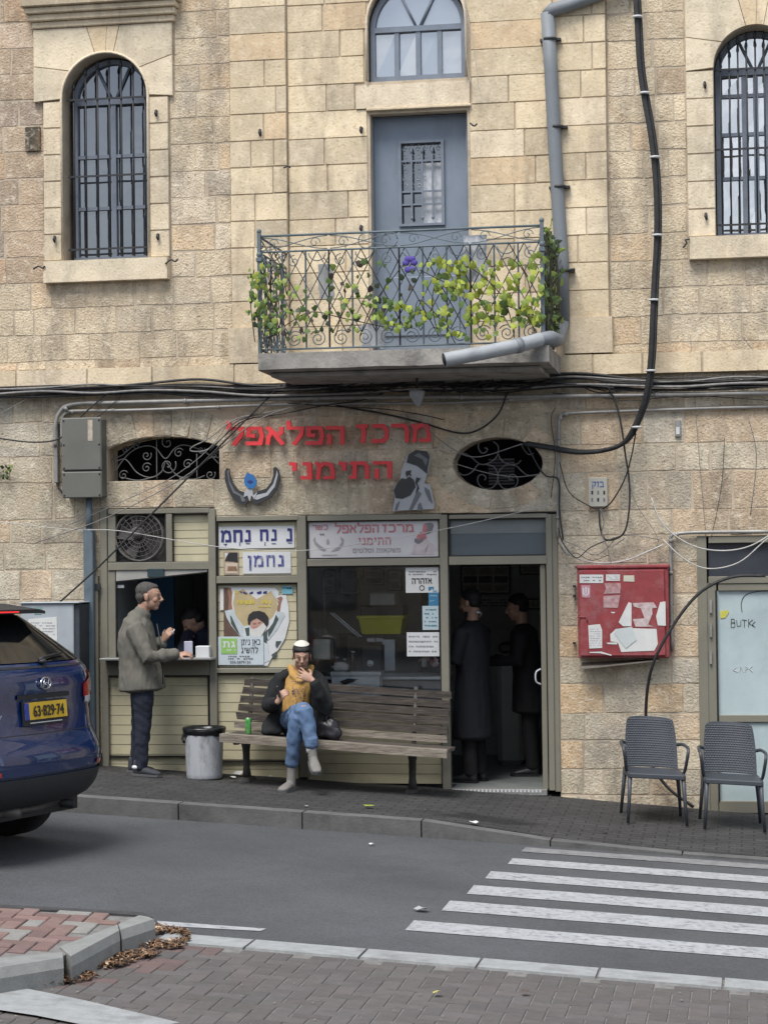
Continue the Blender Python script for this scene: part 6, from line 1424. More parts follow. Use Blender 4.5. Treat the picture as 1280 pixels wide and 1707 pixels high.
for k, (x, y, w_, h_, lab) in enumerate(((560, 1095, 14, 22, 'dark jar of preserves nearest the crumpled paper'), (575, 1098, 10, 20, 'slim jar beside the dark preserves jar'), (588, 1085, 12, 34, 'tall dark bottle beside the kitchen scale'))):
    e = empty('jar', P(x, y+h_, .5), lab, 'jar'); q = MB(); p0, p1 = P(x, y+h_, .5), P(x, y, .5); r_ = w_/2/180; q.tube([p0, p0+(p1-p0)*.75, p0+(p1-p0)*.85, p0+(p1-p0)*.9], [r_, r_, r_*.6, r_*.6], 10); q.build('jar_glass', mat('brown_preserve', (.08, .035, .025), .25, .4, 20), parent=e); q = MB(); q.cyl(p0+(p1-p0)*.9, p1, r_*.65, 10); q.build('lid', M_steel, parent=e)
sg_ = empty('red_sweet_bag', P(722, 1110, .25), 'red and white snack bag under the handwritten sheet', 'bag'); q = MB(); blob(q, P(722, 1104, .25), (.05, .03, .05), 5, .5); q.build('bag_body', mat('red_white_wrapper', (.4, .05, .07), .4, .3, 20, col2=(.6, .55, .55)), parent=sg_)
thing_box('white_cup', 702, 1098, 710, 1112, .3, .06, M_white, 'white paper cup left of the red snack bag', 'cup', .01)
# framed pictures and notices at the back of the shop
M_pf = mat('black_frame', (.015, .015, .016), .5); M_pp = [mat('dim_photo_%s' % n_, c_, .7, .4, 40) for n_, c_ in (('a', (.32, .30, .27)), ('b', (.14, .12, .12)), ('c', (.5, .48, .45)))]
YBk = RYB-.06
def photo_frame(x0, y0, x1, y1, nx, nz, lab, Y=YBk):
    e = empty('picture_frame', P((x0+x1)/2, y1, Y), lab, 'picture frame', 'framed pictures inside the shop'); q = MB(); wbox(q, x0, y0, x1, y1, Y, Y+.03, .004); q.build('frame', M_pf, parent=e)
    k = 0; q = MB(); wbox(q, x0+2, y0+2, x1-2, y1-2, Y-.003, Y-.001); q.build('mount', M_pp[2], parent=e)
    for i in range(nx):
        for j in range(nz):
            w_, h_ = (x1-x0-6)/nx, (y1-y0-6)/nz; q = MB(); wbox(q, x0+3+w_*i+1.5, y0+3+h_*j+1.5, x0+3+w_*(i+1)-1.5, y0+3+h_*(j+1)-1.5, Y-.006, Y-.004); q.build('photograph', M_pp[(i*2+j) % 2], parent=e)
photo_frame(768, 942, 850, 990, 3, 3, 'large frame with nine photographs high on the back wall of the shop'); photo_frame(866, 938, 905, 958, 1, 1, 'small dark framed picture at the top right of the shop doorway')
photo_frame(872, 998, 904, 1016, 3, 1, 'low picture with small bright figures behind the rear customer'); photo_frame(566, 946, 600, 992, 1, 1, 'dark framed picture high behind the shop window, left of the shelf', 1.9); photo_frame(605, 948, 640, 976, 1, 2, 'dark framed pair of pictures above the grey box', 1.9); photo_frame(540, 950, 560, 990, 1, 3, 'narrow picture strip near the left edge of the shop window', 1.9); photo_frame(645, 950, 670, 985, 1, 2, 'dark picture right of the framed pair behind the shop window', 1.9)
q = MB(); q.box(X(515, 1000, 1.95), X(700, 1000, 1.95), 1.95, 1.99, FZ, RZT); q.build('rear_screen', M_room, parent=bld)
e = paper('wall_notice', 786, 993, 856, 1050, YBk, mat('dim_notice', (.5, .52, .5), .8, .1), 'pale printed notice on the back wall between the two customers', 'notice'); scribble(e, 792, 998, 850, 1012, YBk-.004, M_ink, 3, seed=4, wv=.4)
fr_ = empty('fridge', P(846, 1262, 2.2), 'pale grey fridge side standing between the two customers in the doorway', 'fridge')
a, b_, c_, d_ = wrect(828, 1088, 872, 1262, 2.2); q = MB(); q.box(a, b_, 2.2, 2.85, FZ, d_, .05); q.build('fridge_body', mat('fridge_grey', (.36, .37, .35), .5, .06), parent=fr_)
q = MB(); q.box(a+.02, b_-.02, 2.19, 2.2, d_-.06, d_-.03); q.build('top_trim', M_blk, parent=fr_)
q = MB(); q.box(a+.03, b_, 2.15, 2.7, d_+.002, d_+.1, .02); e = q.build('dark_tray', M_blk, label='dark tray on top of the pale fridge in the doorway', cat='tray')
# goods on the serving shelf
thing_box('receipt_holder', 307, 1069, 321, 1092, -.12, .02, mat('lilac_white', (.55, .56, .68), .5, .04), 'upright white price card on the serving shelf', 'card', .004)
thing_box('card_stand', 306, 1092, 323, 1097, -.14, .06, M_blk, 'black stand under the white price card', 'stand', .002)
thing_box('napkin_box', 326, 1077, 349, 1097, -.1, .12, M_white, 'white paper box at the right end of the serving shelf', 'box', .006)

# ================================================================== RED CABINET
rc = empty('fire_hose_cabinet', P(1038, 1100, -.1), 'weathered red fire hose cabinet covered with torn papers and stickers', 'cabinet')
M_rc = mat('weathered_red_paint', (.30, .045, .05), .6, .25, 5, .15, 40, dirt=.8, dcol=(.36, .15, .15), ds=6)
D5 = lambda x, y: (940+x*190/1280, 940+y*170/1145)
a, b_, c_, d_ = wrect(962, 948, 1114, 1097, -.2)
q = MB(); q.box(a, b_, -.17, 0, c_, d_, .006); q.build('case', M_rc, parent=rc)
q = MB(); q.box(a-.01, b_+.01, -.185, -.02, d_-.0, d_+.035, .01); q.build('top_lip', M_rc, parent=rc)
q = MB(); q.box(a+.02, b_-.035, -.195, -.171, c_+.02, d_-.012, .005); q.build('door', M_rc, parent=rc)
q = MB(); q.hexa([(a+.02, -.2, c_-.10), (b_-.1, -.16, c_-.03), (b_-.1, -.01, c_-.03), (a+.02, -.01, c_-.06)], [(a+.02, -.2, c_-.088), (b_-.1, -.16, c_-.018), (b_-.1, -.01, c_-.018), (a+.02, -.01, c_-.048)]); q.build('bottom_flap', mat('bent_tin', (.22, .19, .16), .6, .2, 9, dirt=.4), parent=rc)
q = MB(); q.tube(pl([D5(150, 600), D5(245, 595), D5(262, 655)], -.2), .006, 5); q.build('latch', M_rc, parent=rc)
for yy in (240, 350, 880): q = MB(); wbox(q, *D5(95, yy), *D5(125, yy+25), -.1, -.02); q.build('hinge', M_iron, parent=rc)
def rp_(name, pts, m, d=0): return flat_sign(name, rc, [D5(*p) for p in pts], -.1985-.0009*d, .0009, m)
def rr_(name, x0, y0, x1, y1, m, d=0): return rp_(name, ((x0, y0), (x1, y0), (x1, y1), (x0, y1)), m, d)
rr_('sticker', 172, 120, 438, 215, M_paper); scribble(rc, *D5(190, 135), *D5(420, 205), -.2, M_inkg, 2, 'print_lines', 3, .4); rr_('sticker', 468, 118, 625, 190, M_paper); scribble(rc, *D5(480, 128), *D5(610, 180), -.2, M_fgr, 3, 'print_lines', 5, .35)
rp_('sticker', ((665, 130), (785, 128), (788, 200), (665, 196)), mat('yellowed_paper', (.62, .6, .48), .8)); rp_('emblem', ((190, 238), (292, 240), (290, 375), (240, 380), (200, 372)), mat('pink_emblem', (.56, .3, .36), .7, .1, 20))
for pts in (((205, 270), (222, 270), (222, 330), (240, 345), (240, 362), (205, 335)), ((280, 270), (265, 270), (265, 330), (244, 345), (244, 362), (280, 335)), ((228, 262), (258, 262), (250, 275), (250, 330), (236, 330), (236, 275))): rp_('emblem_mark', pts, M_white, 1)
M_wash = mat('washed_paper', (.5, .33, .33), .85, .3, 30, .2, 60, dirt=.7, dcol=(.33, .06, .06), ds=14)
rp_('washed_poster', ((450, 215), (635, 215), (625, 330), (440, 335), (470, 280)), M_wash); rp_('washed_poster', ((440, 360), (630, 350), (600, 495), (440, 490)), M_wash)
rp_('torn_paper', ((720, 430), (755, 440), (755, 700), (660, 700), (610, 655)), M_paper, 1); rp_('torn_paper', ((1075, 430), (1135, 420), (1140, 695), (1050, 690), (1030, 590)), M_paper, 1)
rp_('torn_scraps', ((770, 440), (1000, 430), (1040, 490), (985, 500), (990, 560), (940, 680), (1000, 705), (800, 705), (770, 620), (900, 610), (860, 500), (780, 480)), mat('scraped_paper', (.6, .5, .49), .85, .2, 30, dirt=.75, dcol=(.33, .07, .07), ds=16), 0)
rp_('torn_paper', ((700, 720), (1035, 730), (1050, 900), (1010, 975), (720, 985), (640, 990), (600, 880), (520, 870), (515, 790), (580, 730)), M_paper, 1)
rp_('hanging_sheet', ((590, 730), (760, 705), (810, 855), (690, 950), (560, 780)), mat('bluish_paper', (.6, .65, .64), .8, .05), 6); rp_('torn_paper', ((470, 885), (600, 880), (590, 905), (490, 900)), M_paper, 1)
rp_('notice', ((268, 690), (400, 675), (425, 740), (425, 945), (282, 950)), M_paper, 1); scribble(rc, *D5(290, 720), *D5(410, 930), -.2005, M_fgr, 8, 'print_lines', 7, .3)
rp_('paper_strip', ((285, 988), (420, 985), (530, 1020), (530, 1032), (400, 1002), (285, 1000)), M_paper, 1); rp_('paper_strip', ((525, 538), (572, 540), (560, 556), (530, 552)), M_paper, 1)

# ================================================================== RIGHT SHOP DOOR
M_pdoor = mat('whitewashed_blue_glass', (.50, .60, .61), .4, .1, 2.5, .1, 30, dirt=.6, dcol=(.36, .45, .47), ds=1.6, pits=.0)
rd = part_empty('right_shop_door', bld, P(1225, 1350))
def mem(r, yf=-.03, yb=.05, m=None, nm='frame_member'): q = MB(); wbox(q, *r, yf, yb, .004); q.build(nm, m or M_alu, parent=rd)
mem((1164, 893, 1180, 1356)); mem((1180, 893, 1420, 904), -.035); mem((1180, 960, 1420, 972)); mem((1180, 972, 1196, 1352), -.02); mem((1196, 972, 1420, 984), -.02); mem((1196, 1336, 1420, 1356), -.02); mem((1196, 1192, 1420, 1204), -.015)
q = MB(); wbox(q, 1180, 904, 1420, 960, .02, .03); q.build('transom_pane', mat('dark_grey_film', (.055, .06, .075), .3, .15, 5), parent=rd)
q = MB(); wbox(q, 1196, 984, 1420, 1192, .01, .03); q.build('door_panel', M_pdoor, parent=rd); q = MB(); wbox(q, 1196, 1204, 1420, 1336, .01, .03); q.build('door_panel', M_pdoor, parent=rd)
q = MB(); wbox(q, 1194, 984, 1197, 1336, -.024, -.019); q.build('rubber_seal', M_black, parent=rd)
for y in (1000, 1040, 1085): q = MB(); wbox(q, 1182, y, 1186, y+22, -.045, -.02); q.build('hinge', M_cond, parent=rd)
q = MB()
for st in (((1218, 1032), (1218, 1046), (1224, 1045), (1224, 1039), (1218, 1038), (1224, 1037), (1223, 1032), (1218, 1032)), ((1227, 1034), (1228, 1044), (1234, 1043), (1234, 1034)), ((1236, 1033), (1244, 1034)), ((1240, 1034), (1240, 1046)), ((1247, 1032), (1247, 1046)), ((1254, 1033), (1247, 1039), (1255, 1044)), ((1258, 1036), (1253, 1041), (1258, 1046))):
    q.tube(pl(st, .007), .0026, 4)
q.build('black_graffiti', M_ink, parent=rd)
q = MB(); q.tube(cat_rom(pl(((1236, 1020), (1235, 1005), (1242, 992), (1262, 986), (1290, 985)), .007), 4), .003, 4); q.build('black_graffiti', M_ink, parent=rd)
q = MB()
for st in (((1226, 1112), (1221, 1117), (1229, 1120)), ((1232, 1120), (1234, 1111), (1238, 1120)), ((1241, 1120), (1242, 1111), (1246, 1114), (1242, 1116)), ((1253, 1110), (1248, 1115), (1254, 1120))): q.tube(pl(st, .007), .003, 4)
q.build('white_graffiti', M_white, parent=rd)
flat_sign('yellow_sticker', rd, ((1199, 1019), (1213, 1017), (1214, 1021), (1208, 1030), (1200, 1031)), .004, .005, mat('yellow_sticker', (.62, .58, .1), .6, .1))
cabl = empty('street_cabinet', P(90, 1290, -.4), 'pale blue grey metal street cabinet with a torn notice behind the blue car', 'street cabinet')
M_cab = mat('pale_blue_grey_metal', (.42, .46, .49), .5, .12, 4, 0, dirt=.4, dcol=(.4, .42, .42), ds=3)
a, b_, c_, d_ = wrect(36, 1006, 124, 1250, -.42); q = MB(); q.box(a, b_, -.42, -.05, gz(a, -.4)-.05, d_, .008); q.build('case', M_cab, parent=cabl)
q = MB(); q.box(b_+.001, b_+.05, -.40, -.05, gz(a, -.4)-.05, d_-.01, .005); q.build('side_panel', mat('dark_blue_metal', (.05, .06, .075), .5), parent=cabl)
q = MB(); q.box(a-.01, b_+.06, -.44, -.04, d_, d_+.012, .004); q.build('lid', M_cab, parent=cabl)
flat_sign('torn_notice', cabl, ((48, 1032), (95, 1028), (96, 1065), (92, 1085), (48, 1085)), -.4235, .002, M_paper); flat_sign('sticker', cabl, ((58, 1012), (70, 1012), (70, 1024), (58, 1024)), -.4235, .002, mat('teal_sticker', (.2, .35, .33)))
scribble(cabl, 52, 1036, 92, 1060, -.4255, M_fgr, 5, seed=3, wv=.35)

# ================================================================== CHAIRS, BENCH, BIN
M_rat = mat('charcoal_plastic_weave', (.058, .066, .08), .5, .12, 10, 0)
def chair(at, rz_, label):
    """moulded armchair of woven plastic; local x right, y back, z up"""
    e = empty('garden_chair', at, label, 'chair', 'charcoal plastic garden chairs by the red cabinet'); e.rotation_euler = (0, 0, 0)
    ca, sa = math.cos(rz_), math.sin(rz_); A = Vector(at)
    def T(x, y, z): return A + Vector((x*ca-y*sa, x*sa+y*ca, z + SL*0 - SL*(x*ca-y*sa)*1.0))
    def build(q, nm): 
        q.v = [tuple(T(*v)) for v in q.v]; return q.build(nm, M_rat, parent=e)
    def sheet(f, nx, nz, th, nm):
        q = MB(); q.sm = True; vv = [f(i/nx, j/nz) for j in range(nz+1) for i in range(nx+1)]; n0 = len(vv)
        bk = [(x, y+th[0], z+th[1]) for x, y, z in vv]; fs = [(j*(nx+1)+i, j*(nx+1)+i+1, (j+1)*(nx+1)+i+1, (j+1)*(nx+1)+i) for j in range(nz) for i in range(nx)]
        q.add(vv+bk, fs+[tuple(n0+k for k in f_[::-1]) for f_ in fs]); q.sm = False
        ring = [i for i in range(nx+1)]+[j*(nx+1)+nx for j in range(1, nz+1)]+[nz*(nx+1)+i for i in range(nx-1, -1, -1)]+[j*(nx+1) for j in range(nz-1, 0, -1)]
        m_ = len(ring); q.add([vv[i] for i in ring]+[bk[i] for i in ring], [(a, (a+1) % m_, (a+1) % m_+m_, a+m_) for a in range(m_)]); return build(q, nm)
    def back(u, v):
        w_ = .225-.03*(v**3)-.0*v; x = (u-.5)*2*w_; cr_ = .012*abs(u-.5)**2*4; return (x, .17+.10*v-.035*(1-abs(2*u-1)**2)*(-1)+0 - .03*(2*u-1)**2, .44+.43*v - (.02*abs(2*u-1)**6 if v > .95 else 0))
    sheet(back, 10, 10, (.014, 0), 'backrest')
    # woven ridges on the front of the backrest
    q = MB()
    for j in range(21):
        for i in range(18):
            u, v = (i+.5+.5*(j % 2))/19, (j+.6)/22; x, y, z = back(u, v); q.add([(x-.009, y-.001, z-.006), (x+.009, y-.001, z-.006), (x+.007, y-.006, z), (x-.007, y-.006, z), (x-.009, y-.001, z+.006), (x+.009, y-.001, z+.006)], [(0, 1, 2, 3), (3, 2, 5, 4)])
    o = build(q, 'weave'); o['kind'] = 'stuff'
    def seat(u, v): x = (u-.5)*2*(.235+.01*(1-v)); y = -.24+.44*v; return (x, y, .435-.012*math.sin(math.pi*v)*math.sin(math.pi*u)-.012*(1-v)**4+.0*v)
    sheet(seat, 8, 8, (0, -.022), 'seat')
    q = MB(); q.box(-.235, .235, -.245, -.225, .385, .425, .006); build(q, 'apron')
    for sx in (-1, 1):
        q = MB(); q.box(sx*.238-.008, sx*.238+.008, -.23, .2, .385, .43, .004); build(q, 'side_rail')
        q = MB(); q.tube([(sx*.25, -.235, 0), (sx*.235, -.225, .2), (sx*.225, -.215, .41)], [.014, .017, .022], 6); build(q, 'leg')
        q = MB(); q.tube([(sx*.26, .29, 0), (sx*.245, .235, .2), (sx*.225, .19, .42)], [.014, .017, .022], 6); build(q, 'leg')
        q = MB(); q.tube(cat_rom([(sx*.22, .21, .64), (sx*.26, .14, .655), (sx*.275, .0, .655), (sx*.278, -.14, .65), (sx*.272, -.2, .62), (sx*.262, -.19, .55), (sx*.25, -.14, .46), (sx*.235, -.10, .415)], 4), .015, 6); q.build
        q.v = [(v[0], v[1], v[2]) for v in q.v]; build(q, 'armrest')
    return e
def gnd(x, y): return Vector((x, y, gz(x, y)))
chair(gnd(2.46, -.80), R(9), 'left of two charcoal woven plastic armchairs, standing under the red cabinet')
chair(gnd(3.12, -.80), R(5), 'right of two charcoal woven plastic armchairs, standing before the whitewashed door')

M_wood = mat('worn_bench_wood', (.05, .040, .033), .85, .4, 14, .9, 50, dirt=.6, dcol=(.05, .04, .035), ds=5, stretch=(.5, 5, 5), col2=(.14, .115, .095))
M_woodw = mat('bleached_bench_wood', (.22, .18, .14), .85, .3, 12, .8, 50, dirt=.6, dcol=(.06, .045, .035), ds=9, stretch=(.5, 4, 4), col2=(.42, .37, .3))
M_cast = mat('bench_iron', (.075, .068, .062), .75, .3, 12, .5, 50)
ben = empty('park_bench', gnd(-.45, -.4), 'long weathered wooden slat bench on two iron legs below the shop window', 'bench')
bl0, bl1 = P(374, 1230, -.82).x, P(744, 1255, -.82).x
def plank(y0, y1, dz0, dz1, nm, m, x0=bl0, x1=bl1, tilt=0):
    q = MB(); n_ = 12; sec = []
    for i in range(n_+1):
        x = x0+(x1-x0)*i/n_; zb_ = gz(-.45, -.3)-SL*(x+.45)*1.12; w_ = .004*noise.noise(Vector((x*2, y0*30, dz0*9))); 
        for (y, z) in ((y0, dz0), (y1, dz0+tilt), (y1, dz1+tilt), (y0, dz1)): sec.append((x+(random.uniform(-.01, .01) if i in (0, n_) else 0), y+w_, zb_+z+w_))
    q.add(sec, [(i*4+k, (i+1)*4+k, (i+1)*4+(k+1) % 4, i*4+(k+1) % 4) for i in range(n_) for k in range(4)]+[(3, 2, 1, 0), (n_*4, n_*4+1, n_*4+2, n_*4+3)]); return q.build(nm, m, parent=ben)
for k in range(5): plank(-.80+.10*k, -.715+.10*k, .415-.004*k, .445-.004*k, 'seat_slat', M_woodw if k in (0,) else M_wood, bl0-.04*(k == 0))
plank(-.825, -.802, .375, .447, 'seat_slat', M_woodw, bl0-.05)
for k in range(6):
    zb_ = .455+.077*k; yb_ = -.285+.03*k; plank(yb_, yb_+.028, zb_, zb_+.062, 'back_slat', M_woodw if k == 0 else M_wood, P(400+2.5*(5-k)*-1+6, 1190, -.2).x, P(750-.8*(5-k), 1190, -.2).x, 0)
for x in (P(412, 1300, -.36).x, P(688, 1322, -.36).x):
    zb_ = gz(x, -.4)
    q = MB(); q.hexa([(x-.055, -.50, zb_), (x+.055, -.50, zb_), (x+.055, -.18, zb_), (x-.055, -.18, zb_)], [(x-.04, -.46, zb_+.03), (x+.04, -.46, zb_+.03), (x+.04, -.24, zb_+.03), (x-.04, -.24, zb_+.03)]); q.build('foot', M_cast, parent=ben)
    q = MB(); q.tube([(x, -.36, zb_+.02), (x, -.37, zb_+.12), (x+.01, -.42, zb_+.28), (x+.02, -.48, zb_+.37)], [.045, .032, .034, .05], 8); q.build('leg', M_cast, parent=ben)
    q = MB(); q.box(x-.02, x+.03, -.79, -.25, zb_+.36, zb_+.405, .006); q.build('seat_bracket', M_cast, parent=ben)
    q = MB(); q.tube([(x, -.28, zb_+.38), (x, -.235, zb_+.5), (x, -.10, zb_+.92)], .02, 6); q.build('back_bracket', M_cast, parent=ben)

bx_ = P(341, 1290, -.42); bb = gnd(bx_.x, -.42)
M_tin = mat('scuffed_galvanised_tin', (.55, .57, .6), .5, .2, 7, .2, 30, metal=.15, dirt=.85, dcol=(.1, .095, .09), ds=7, stretch=(1, 1, .35)); M_bagb = mat('black_bin_liner', (.014, .015, .016), .28, .3, 10, .4, 14)
bn_ = empty('litter_bin', bb, 'round scuffed grey metal litter bin with a black liner, left of the bench', 'litter bin')
q = MB(); n_ = 28; vv = []
prof = [(.152, 0), (.158, .012), (.16, .05), (.168, .25), (.175, .40)]
for r_, z in prof:
    for k in range(n_): a = 2*math.pi*k/n_; rr_2 = r_+(.0035 if k % 2 else 0); vv.append((bb.x+rr_2*math.cos(a), bb.y+rr_2*math.sin(a), bb.z+z))
q.sm = True; q.add(vv, [(j*n_+k, j*n_+(k+1) % n_, (j+1)*n_+(k+1) % n_, (j+1)*n_+k) for j in range(len(prof)-1) for k in range(n_)]+[tuple(range(n_-1, -1, -1))]); q.build('bin_body', M_tin, parent=bn_)
q = MB(); q.sm = True; vv = []; n2 = 36
prof = [(.180, .405), (.188, .415), (.193, .435), (.198, .455), (.19, .468), (.172, .455), (.15, .40), (.1, .34), (.01, .33)]
for j, (r_, z) in enumerate(prof):
    for k in range(n2):
        a = 2*math.pi*k/n2; e_ = noise.noise(Vector((math.cos(a)*3, math.sin(a)*3, z*12)))*(.012 if j < 6 else .03) + (.05*max(0, noise.noise(Vector((math.cos(a)*1.5+4, math.sin(a)*1.5, 0)))) if j == 0 else 0)
        vv.append((bb.x+(r_+e_)*math.cos(a), bb.y+(r_+e_)*math.sin(a), bb.z+z-(abs(e_)*1.6 if j == 0 else 0)))
q.add(vv, [(j*n2+k, j*n2+(k+1) % n2, (j+1)*n2+(k+1) % n2, (j+1)*n2+k) for j in range(len(prof)-1) for k in range(n2)]); q.build('bin_liner', M_bagb, parent=bn_)
q = MB(); q.tube([(bb.x+.187*math.cos(a), bb.y+.187*math.sin(a), bb.z+.44) for a in np.linspace(0, 6.283, 29)[:-1]], .007, 6, closed=True); q.build('bin_rim', mat('black_rim', (.03, .03, .03)), parent=bn_)
q = MB(); q.tube(cat_rom([(bb.x-.178, bb.y-.03, bb.z+.42), (bb.x-.19, bb.y-.05, bb.z+.36), (bb.x-.165, bb.y-.07, bb.z+.33)], 4), .012, 5); q.build('bag_knot', M_bagb, parent=bn_)
# drink can, plastic bag
seatz = lambda x: gz(-.45, -.3)-SL*(x+.45)*1.12+.445
cx0 = P(416, 1222, -.62).x; cz0 = seatz(cx0)
cn_ = empty('drink_can', (cx0, -.66, cz0), 'slim green drink can standing on the left end of the bench', 'drink can')
q = MB(); q.tube([(cx0, -.66, cz0), (cx0, -.66, cz0+.006), (cx0, -.66, cz0+.135), (cx0, -.66, cz0+.142)], [.024, .0275, .0275, .0235], 14); q.build('can_body', mat('bright_green_can', (.05, .42, .07), .25, .35, 12, metal=.3, col2=(.3, .7, .25)), parent=cn_)
q = MB(); q.cyl((cx0, -.66, cz0+.142), (cx0, -.66, cz0+.147), .022, 14); q.build('can_top', mat('can_aluminium', (.6, .62, .6), .3, metal=.8), parent=cn_)
q = MB(); c_ = P(549, 1212, -.58); c_.z = seatz(c_.x)+.075; blob(q, c_, (.10, .07, .10), 7, .55, 20, 14, 1.6); q.tube([c_+Vector((-.02, 0, .06)), c_+Vector((-.03, 0, .12)), c_+Vector((-.05, .01, .17))], [.04, .015, .03], 8)
q.build('plastic_bag', mat('black_plastic_bag', (.02, .018, .022), .25, .4, 9, .8, 14, stretch=(3, 3, 1)), label='crumpled black plastic bag on the bench beside the seated man', cat='plastic bag')

# litter
def scrap(px, py, s_, m, label, nm='paper_scrap', catn='litter', c=-.09, seed=1):
    p = G(px, py, c); p.z = gz(p.x, p.y)+.012 if p.y > -2.2 else rz(p.x)+.012+(.018 if p.y < KY0 else 0)
    q = MB(); k0 = 0; r_ = random.Random(seed); n_ = 6; ring = [(p.x+s_*math.cos(6.28*k/n_)*r_.uniform(.6, 1.1), p.y+s_*math.sin(6.28*k/n_)*r_.uniform(.6, 1.1), p.z+r_.uniform(0, s_*.5)) for k in range(n_)]
    q.add([(p.x, p.y, p.z+s_*.35)]+ring, [(0, 1+k, 1+(k+1) % n_) for k in range(n_)]); q.build(nm, m, label=label, cat=catn, group='small litter on the ground')
scrap(296, 1287, .03, M_paper, 'small white paper ball on the pavement left of the bin', seed=3)
scrap(396, 1296, .07, M_paper, 'crumpled white tissue by the left bench foot', seed=5); scrap(388, 1300, .04, M_paper, 'smaller tissue scrap left of the left bench foot', seed=9)
scrap(453, 1299, .035, M_paper, 'white scrap on the pavement left of the seated man', seed=4); scrap(430, 1293, .045, M_paper, 'flat white paper under the bench between its left foot and the seated man', seed=2)
scrap(615, 1348, .05, GM['gold'], 'yellow green leaf on the pavement edge before the bench', 'fallen_leaf', 'leaf', -.09, 6); scrap(729, 1664, .035, mat('dry_yellow_leaf', (.5, .45, .12)), 'yellow leaf on the near grey pavers, left of the curled brown one', 'fallen_leaf', 'leaf', -.22, 7)
scrap(876, 1663, .035, mat('dry_brown_leaf', (.09, .07, .06)), 'curled brown leaf on the near pavers', 'fallen_leaf', 'leaf', -.22, 8); scrap(789, 1393, .05, M_paper, 'white scrap in the gutter at the dropped kerb', c=-.2, seed=10); scrap(620, 1406, .03, M_paper, 'white scrap on the far edge of the road', c=-.2, seed=12)
scrap(510, 1347, .03, M_kerbw, 'pale scrap lying on the kerb before the bench', seed=13); scrap(1007, 1373, .03, M_paper, 'white speck of litter left of the chairs', seed=14); scrap(703, 1520, .05, M_paint, 'short white paint fleck on the road left of the crossing', 'paint_fleck', 'mark', -.22, 15)
q = MB(); rr = random.Random(21)
for k in range(420):
    if k < 260: x, y = rr.uniform(-2.6, 3.5), -rr.random()**1.3*2.1-.02; z = gz(x, y)+.009
    else: x, y = rr.uniform(-.5, 3.4), rr.uniform(-9.4, -7.2); z = rz(x)+.018
    s_ = rr.uniform(.003, .010); a = rr.uniform(0, 3); q.tint = (1, 1, 1); q.add([(x-s_*math.cos(a), y-s_*math.sin(a), z), (x+s_*.5, y-s_*.6, z+.002), (x+s_*math.cos(a), y+s_*math.sin(a), z), (x-s_*.4, y+s_*.6, z+.002)], [(0, 1, 2, 3)])
q.build('ground_debris', mat('pale_debris', (.3, .29, .26), .9, .4, 30), kind='stuff', label='tiny pale specks of debris scattered over pavement and pavers', at=(0, 0, -.2))

# ================================================================== CAR
CS = 1.05; hd = Vector((-.974, .225, 0)).normalized(); rt_ = Vector((.225, .974, 0)).normalized()
O = Vector((-1.565, -4.71, 0))
ZI, ZO = [0, .26, .47, .745, .787, .898, .96, 1.005, 1.115, 1.61, 1.66], [.14, .375, .59, .83, .965, 1.078, 1.15, 1.20, 1.335, 1.675, 1.715]
def CG_(f, r, z): p = O+hd*f*CS+rt_*r*CS; return Vector((p.x, p.y, rz(p.x)+z*CS))
def CW_(f, r, z):                                # forward from the rear bumper, to the car's right, up
    return CG_(f, r, float(np.interp(z, ZI, ZO)))
M_car = mat('dark_blue_car_paint', (.003, .027, .125), .2, .06, 3, metal=.2, coat=1.0, dirt=.15, dcol=(.012, .028, .075), ds=6); M_cblk = mat('black_car_plastic', (.018, .019, .022), .6, .2, 20)
M_cgl = mat('dark_car_glass', (.006, .007, .008), .06, .2, 5, spec=.25); M_lred = mat('red_lamp_lens', (.45, .02, .02), .12, .25, 25, coat=1, col2=(.7, .06, .04)); M_chr = mat('chrome', (.75, .76, .78), .12, .03, 5, metal=1.0)
car = empty('parked_car', CW_(1.5, 0, 0), 'dark blue car seen from behind at the left edge, yellow number plate', 'car')
zs_c = [.26, .32, .40, .50, .60, .72, .80, .88, .96, 1.04, 1.10, 1.16, 1.28, 1.40, 1.52, 1.59, 1.63, 1.65]
def prof_c(z):
    W = np.interp(z, [.26, .32, .5, .7, .9, 1.05, 1.15, 1.5, 1.60, 1.65], [.80, .86, .90, .91, .905, .88, .85, .68, .60, .48])
    xr = np.interp(z, [.26, .32, .40, .60, .70, .76, .84, 1.0, 1.07, 1.12, 1.30, 1.50, 1.58, 1.60, 1.65], [.16, .07, .02, .0, .02, .075, .09, .08, .10, .16, .33, .52, .60, .62, .75])
    xf = np.interp(z, [.26, .4, .7, .85, .98, 1.05, 1.10, 1.5, 1.65], [4.25, 4.38, 4.40, 4.25, 3.9, 3.3, 3.05, 2.45, 2.1])
    return W, xr, xf
def shell(z, s_, off=0.0):
    W, xr, xf = prof_c(z); a = min(1, abs(s_)); sg = 1 if s_ >= 0 else -1
    y = W*(a if a < .8 else .8+.2*math.sin((a-.8)/.2*math.pi/2)); dx = .07*a**2 + (.20*((a-.62)/.38)**2.2 if a > .62 else 0)
    if abs(s_) <= 1: p = Vector((xr+dx, sg*y, z))
    else:
        f = xr+.27+(abs(s_)-1); t = max(0, (f-(xf-.9))/.9); p = Vector((min(f, xf), sg*W*(1-.35*min(1, t)**2.5), z))
    if off:
        e = .01; q1 = shell(z, s_+e) if s_ < 8 else p; q2 = shell(z+.02, s_) ; n_ = (q1-p).cross(q2-p); 
        if n_.length > 1e-9: n_.normalize(); p = p + n_*off*(-1 if n_.dot(Vector((-1, sg*.8*a, .2))) < 0 else 1)
    return p
def cw(p): return CW_(p.x, p.y, p.z)
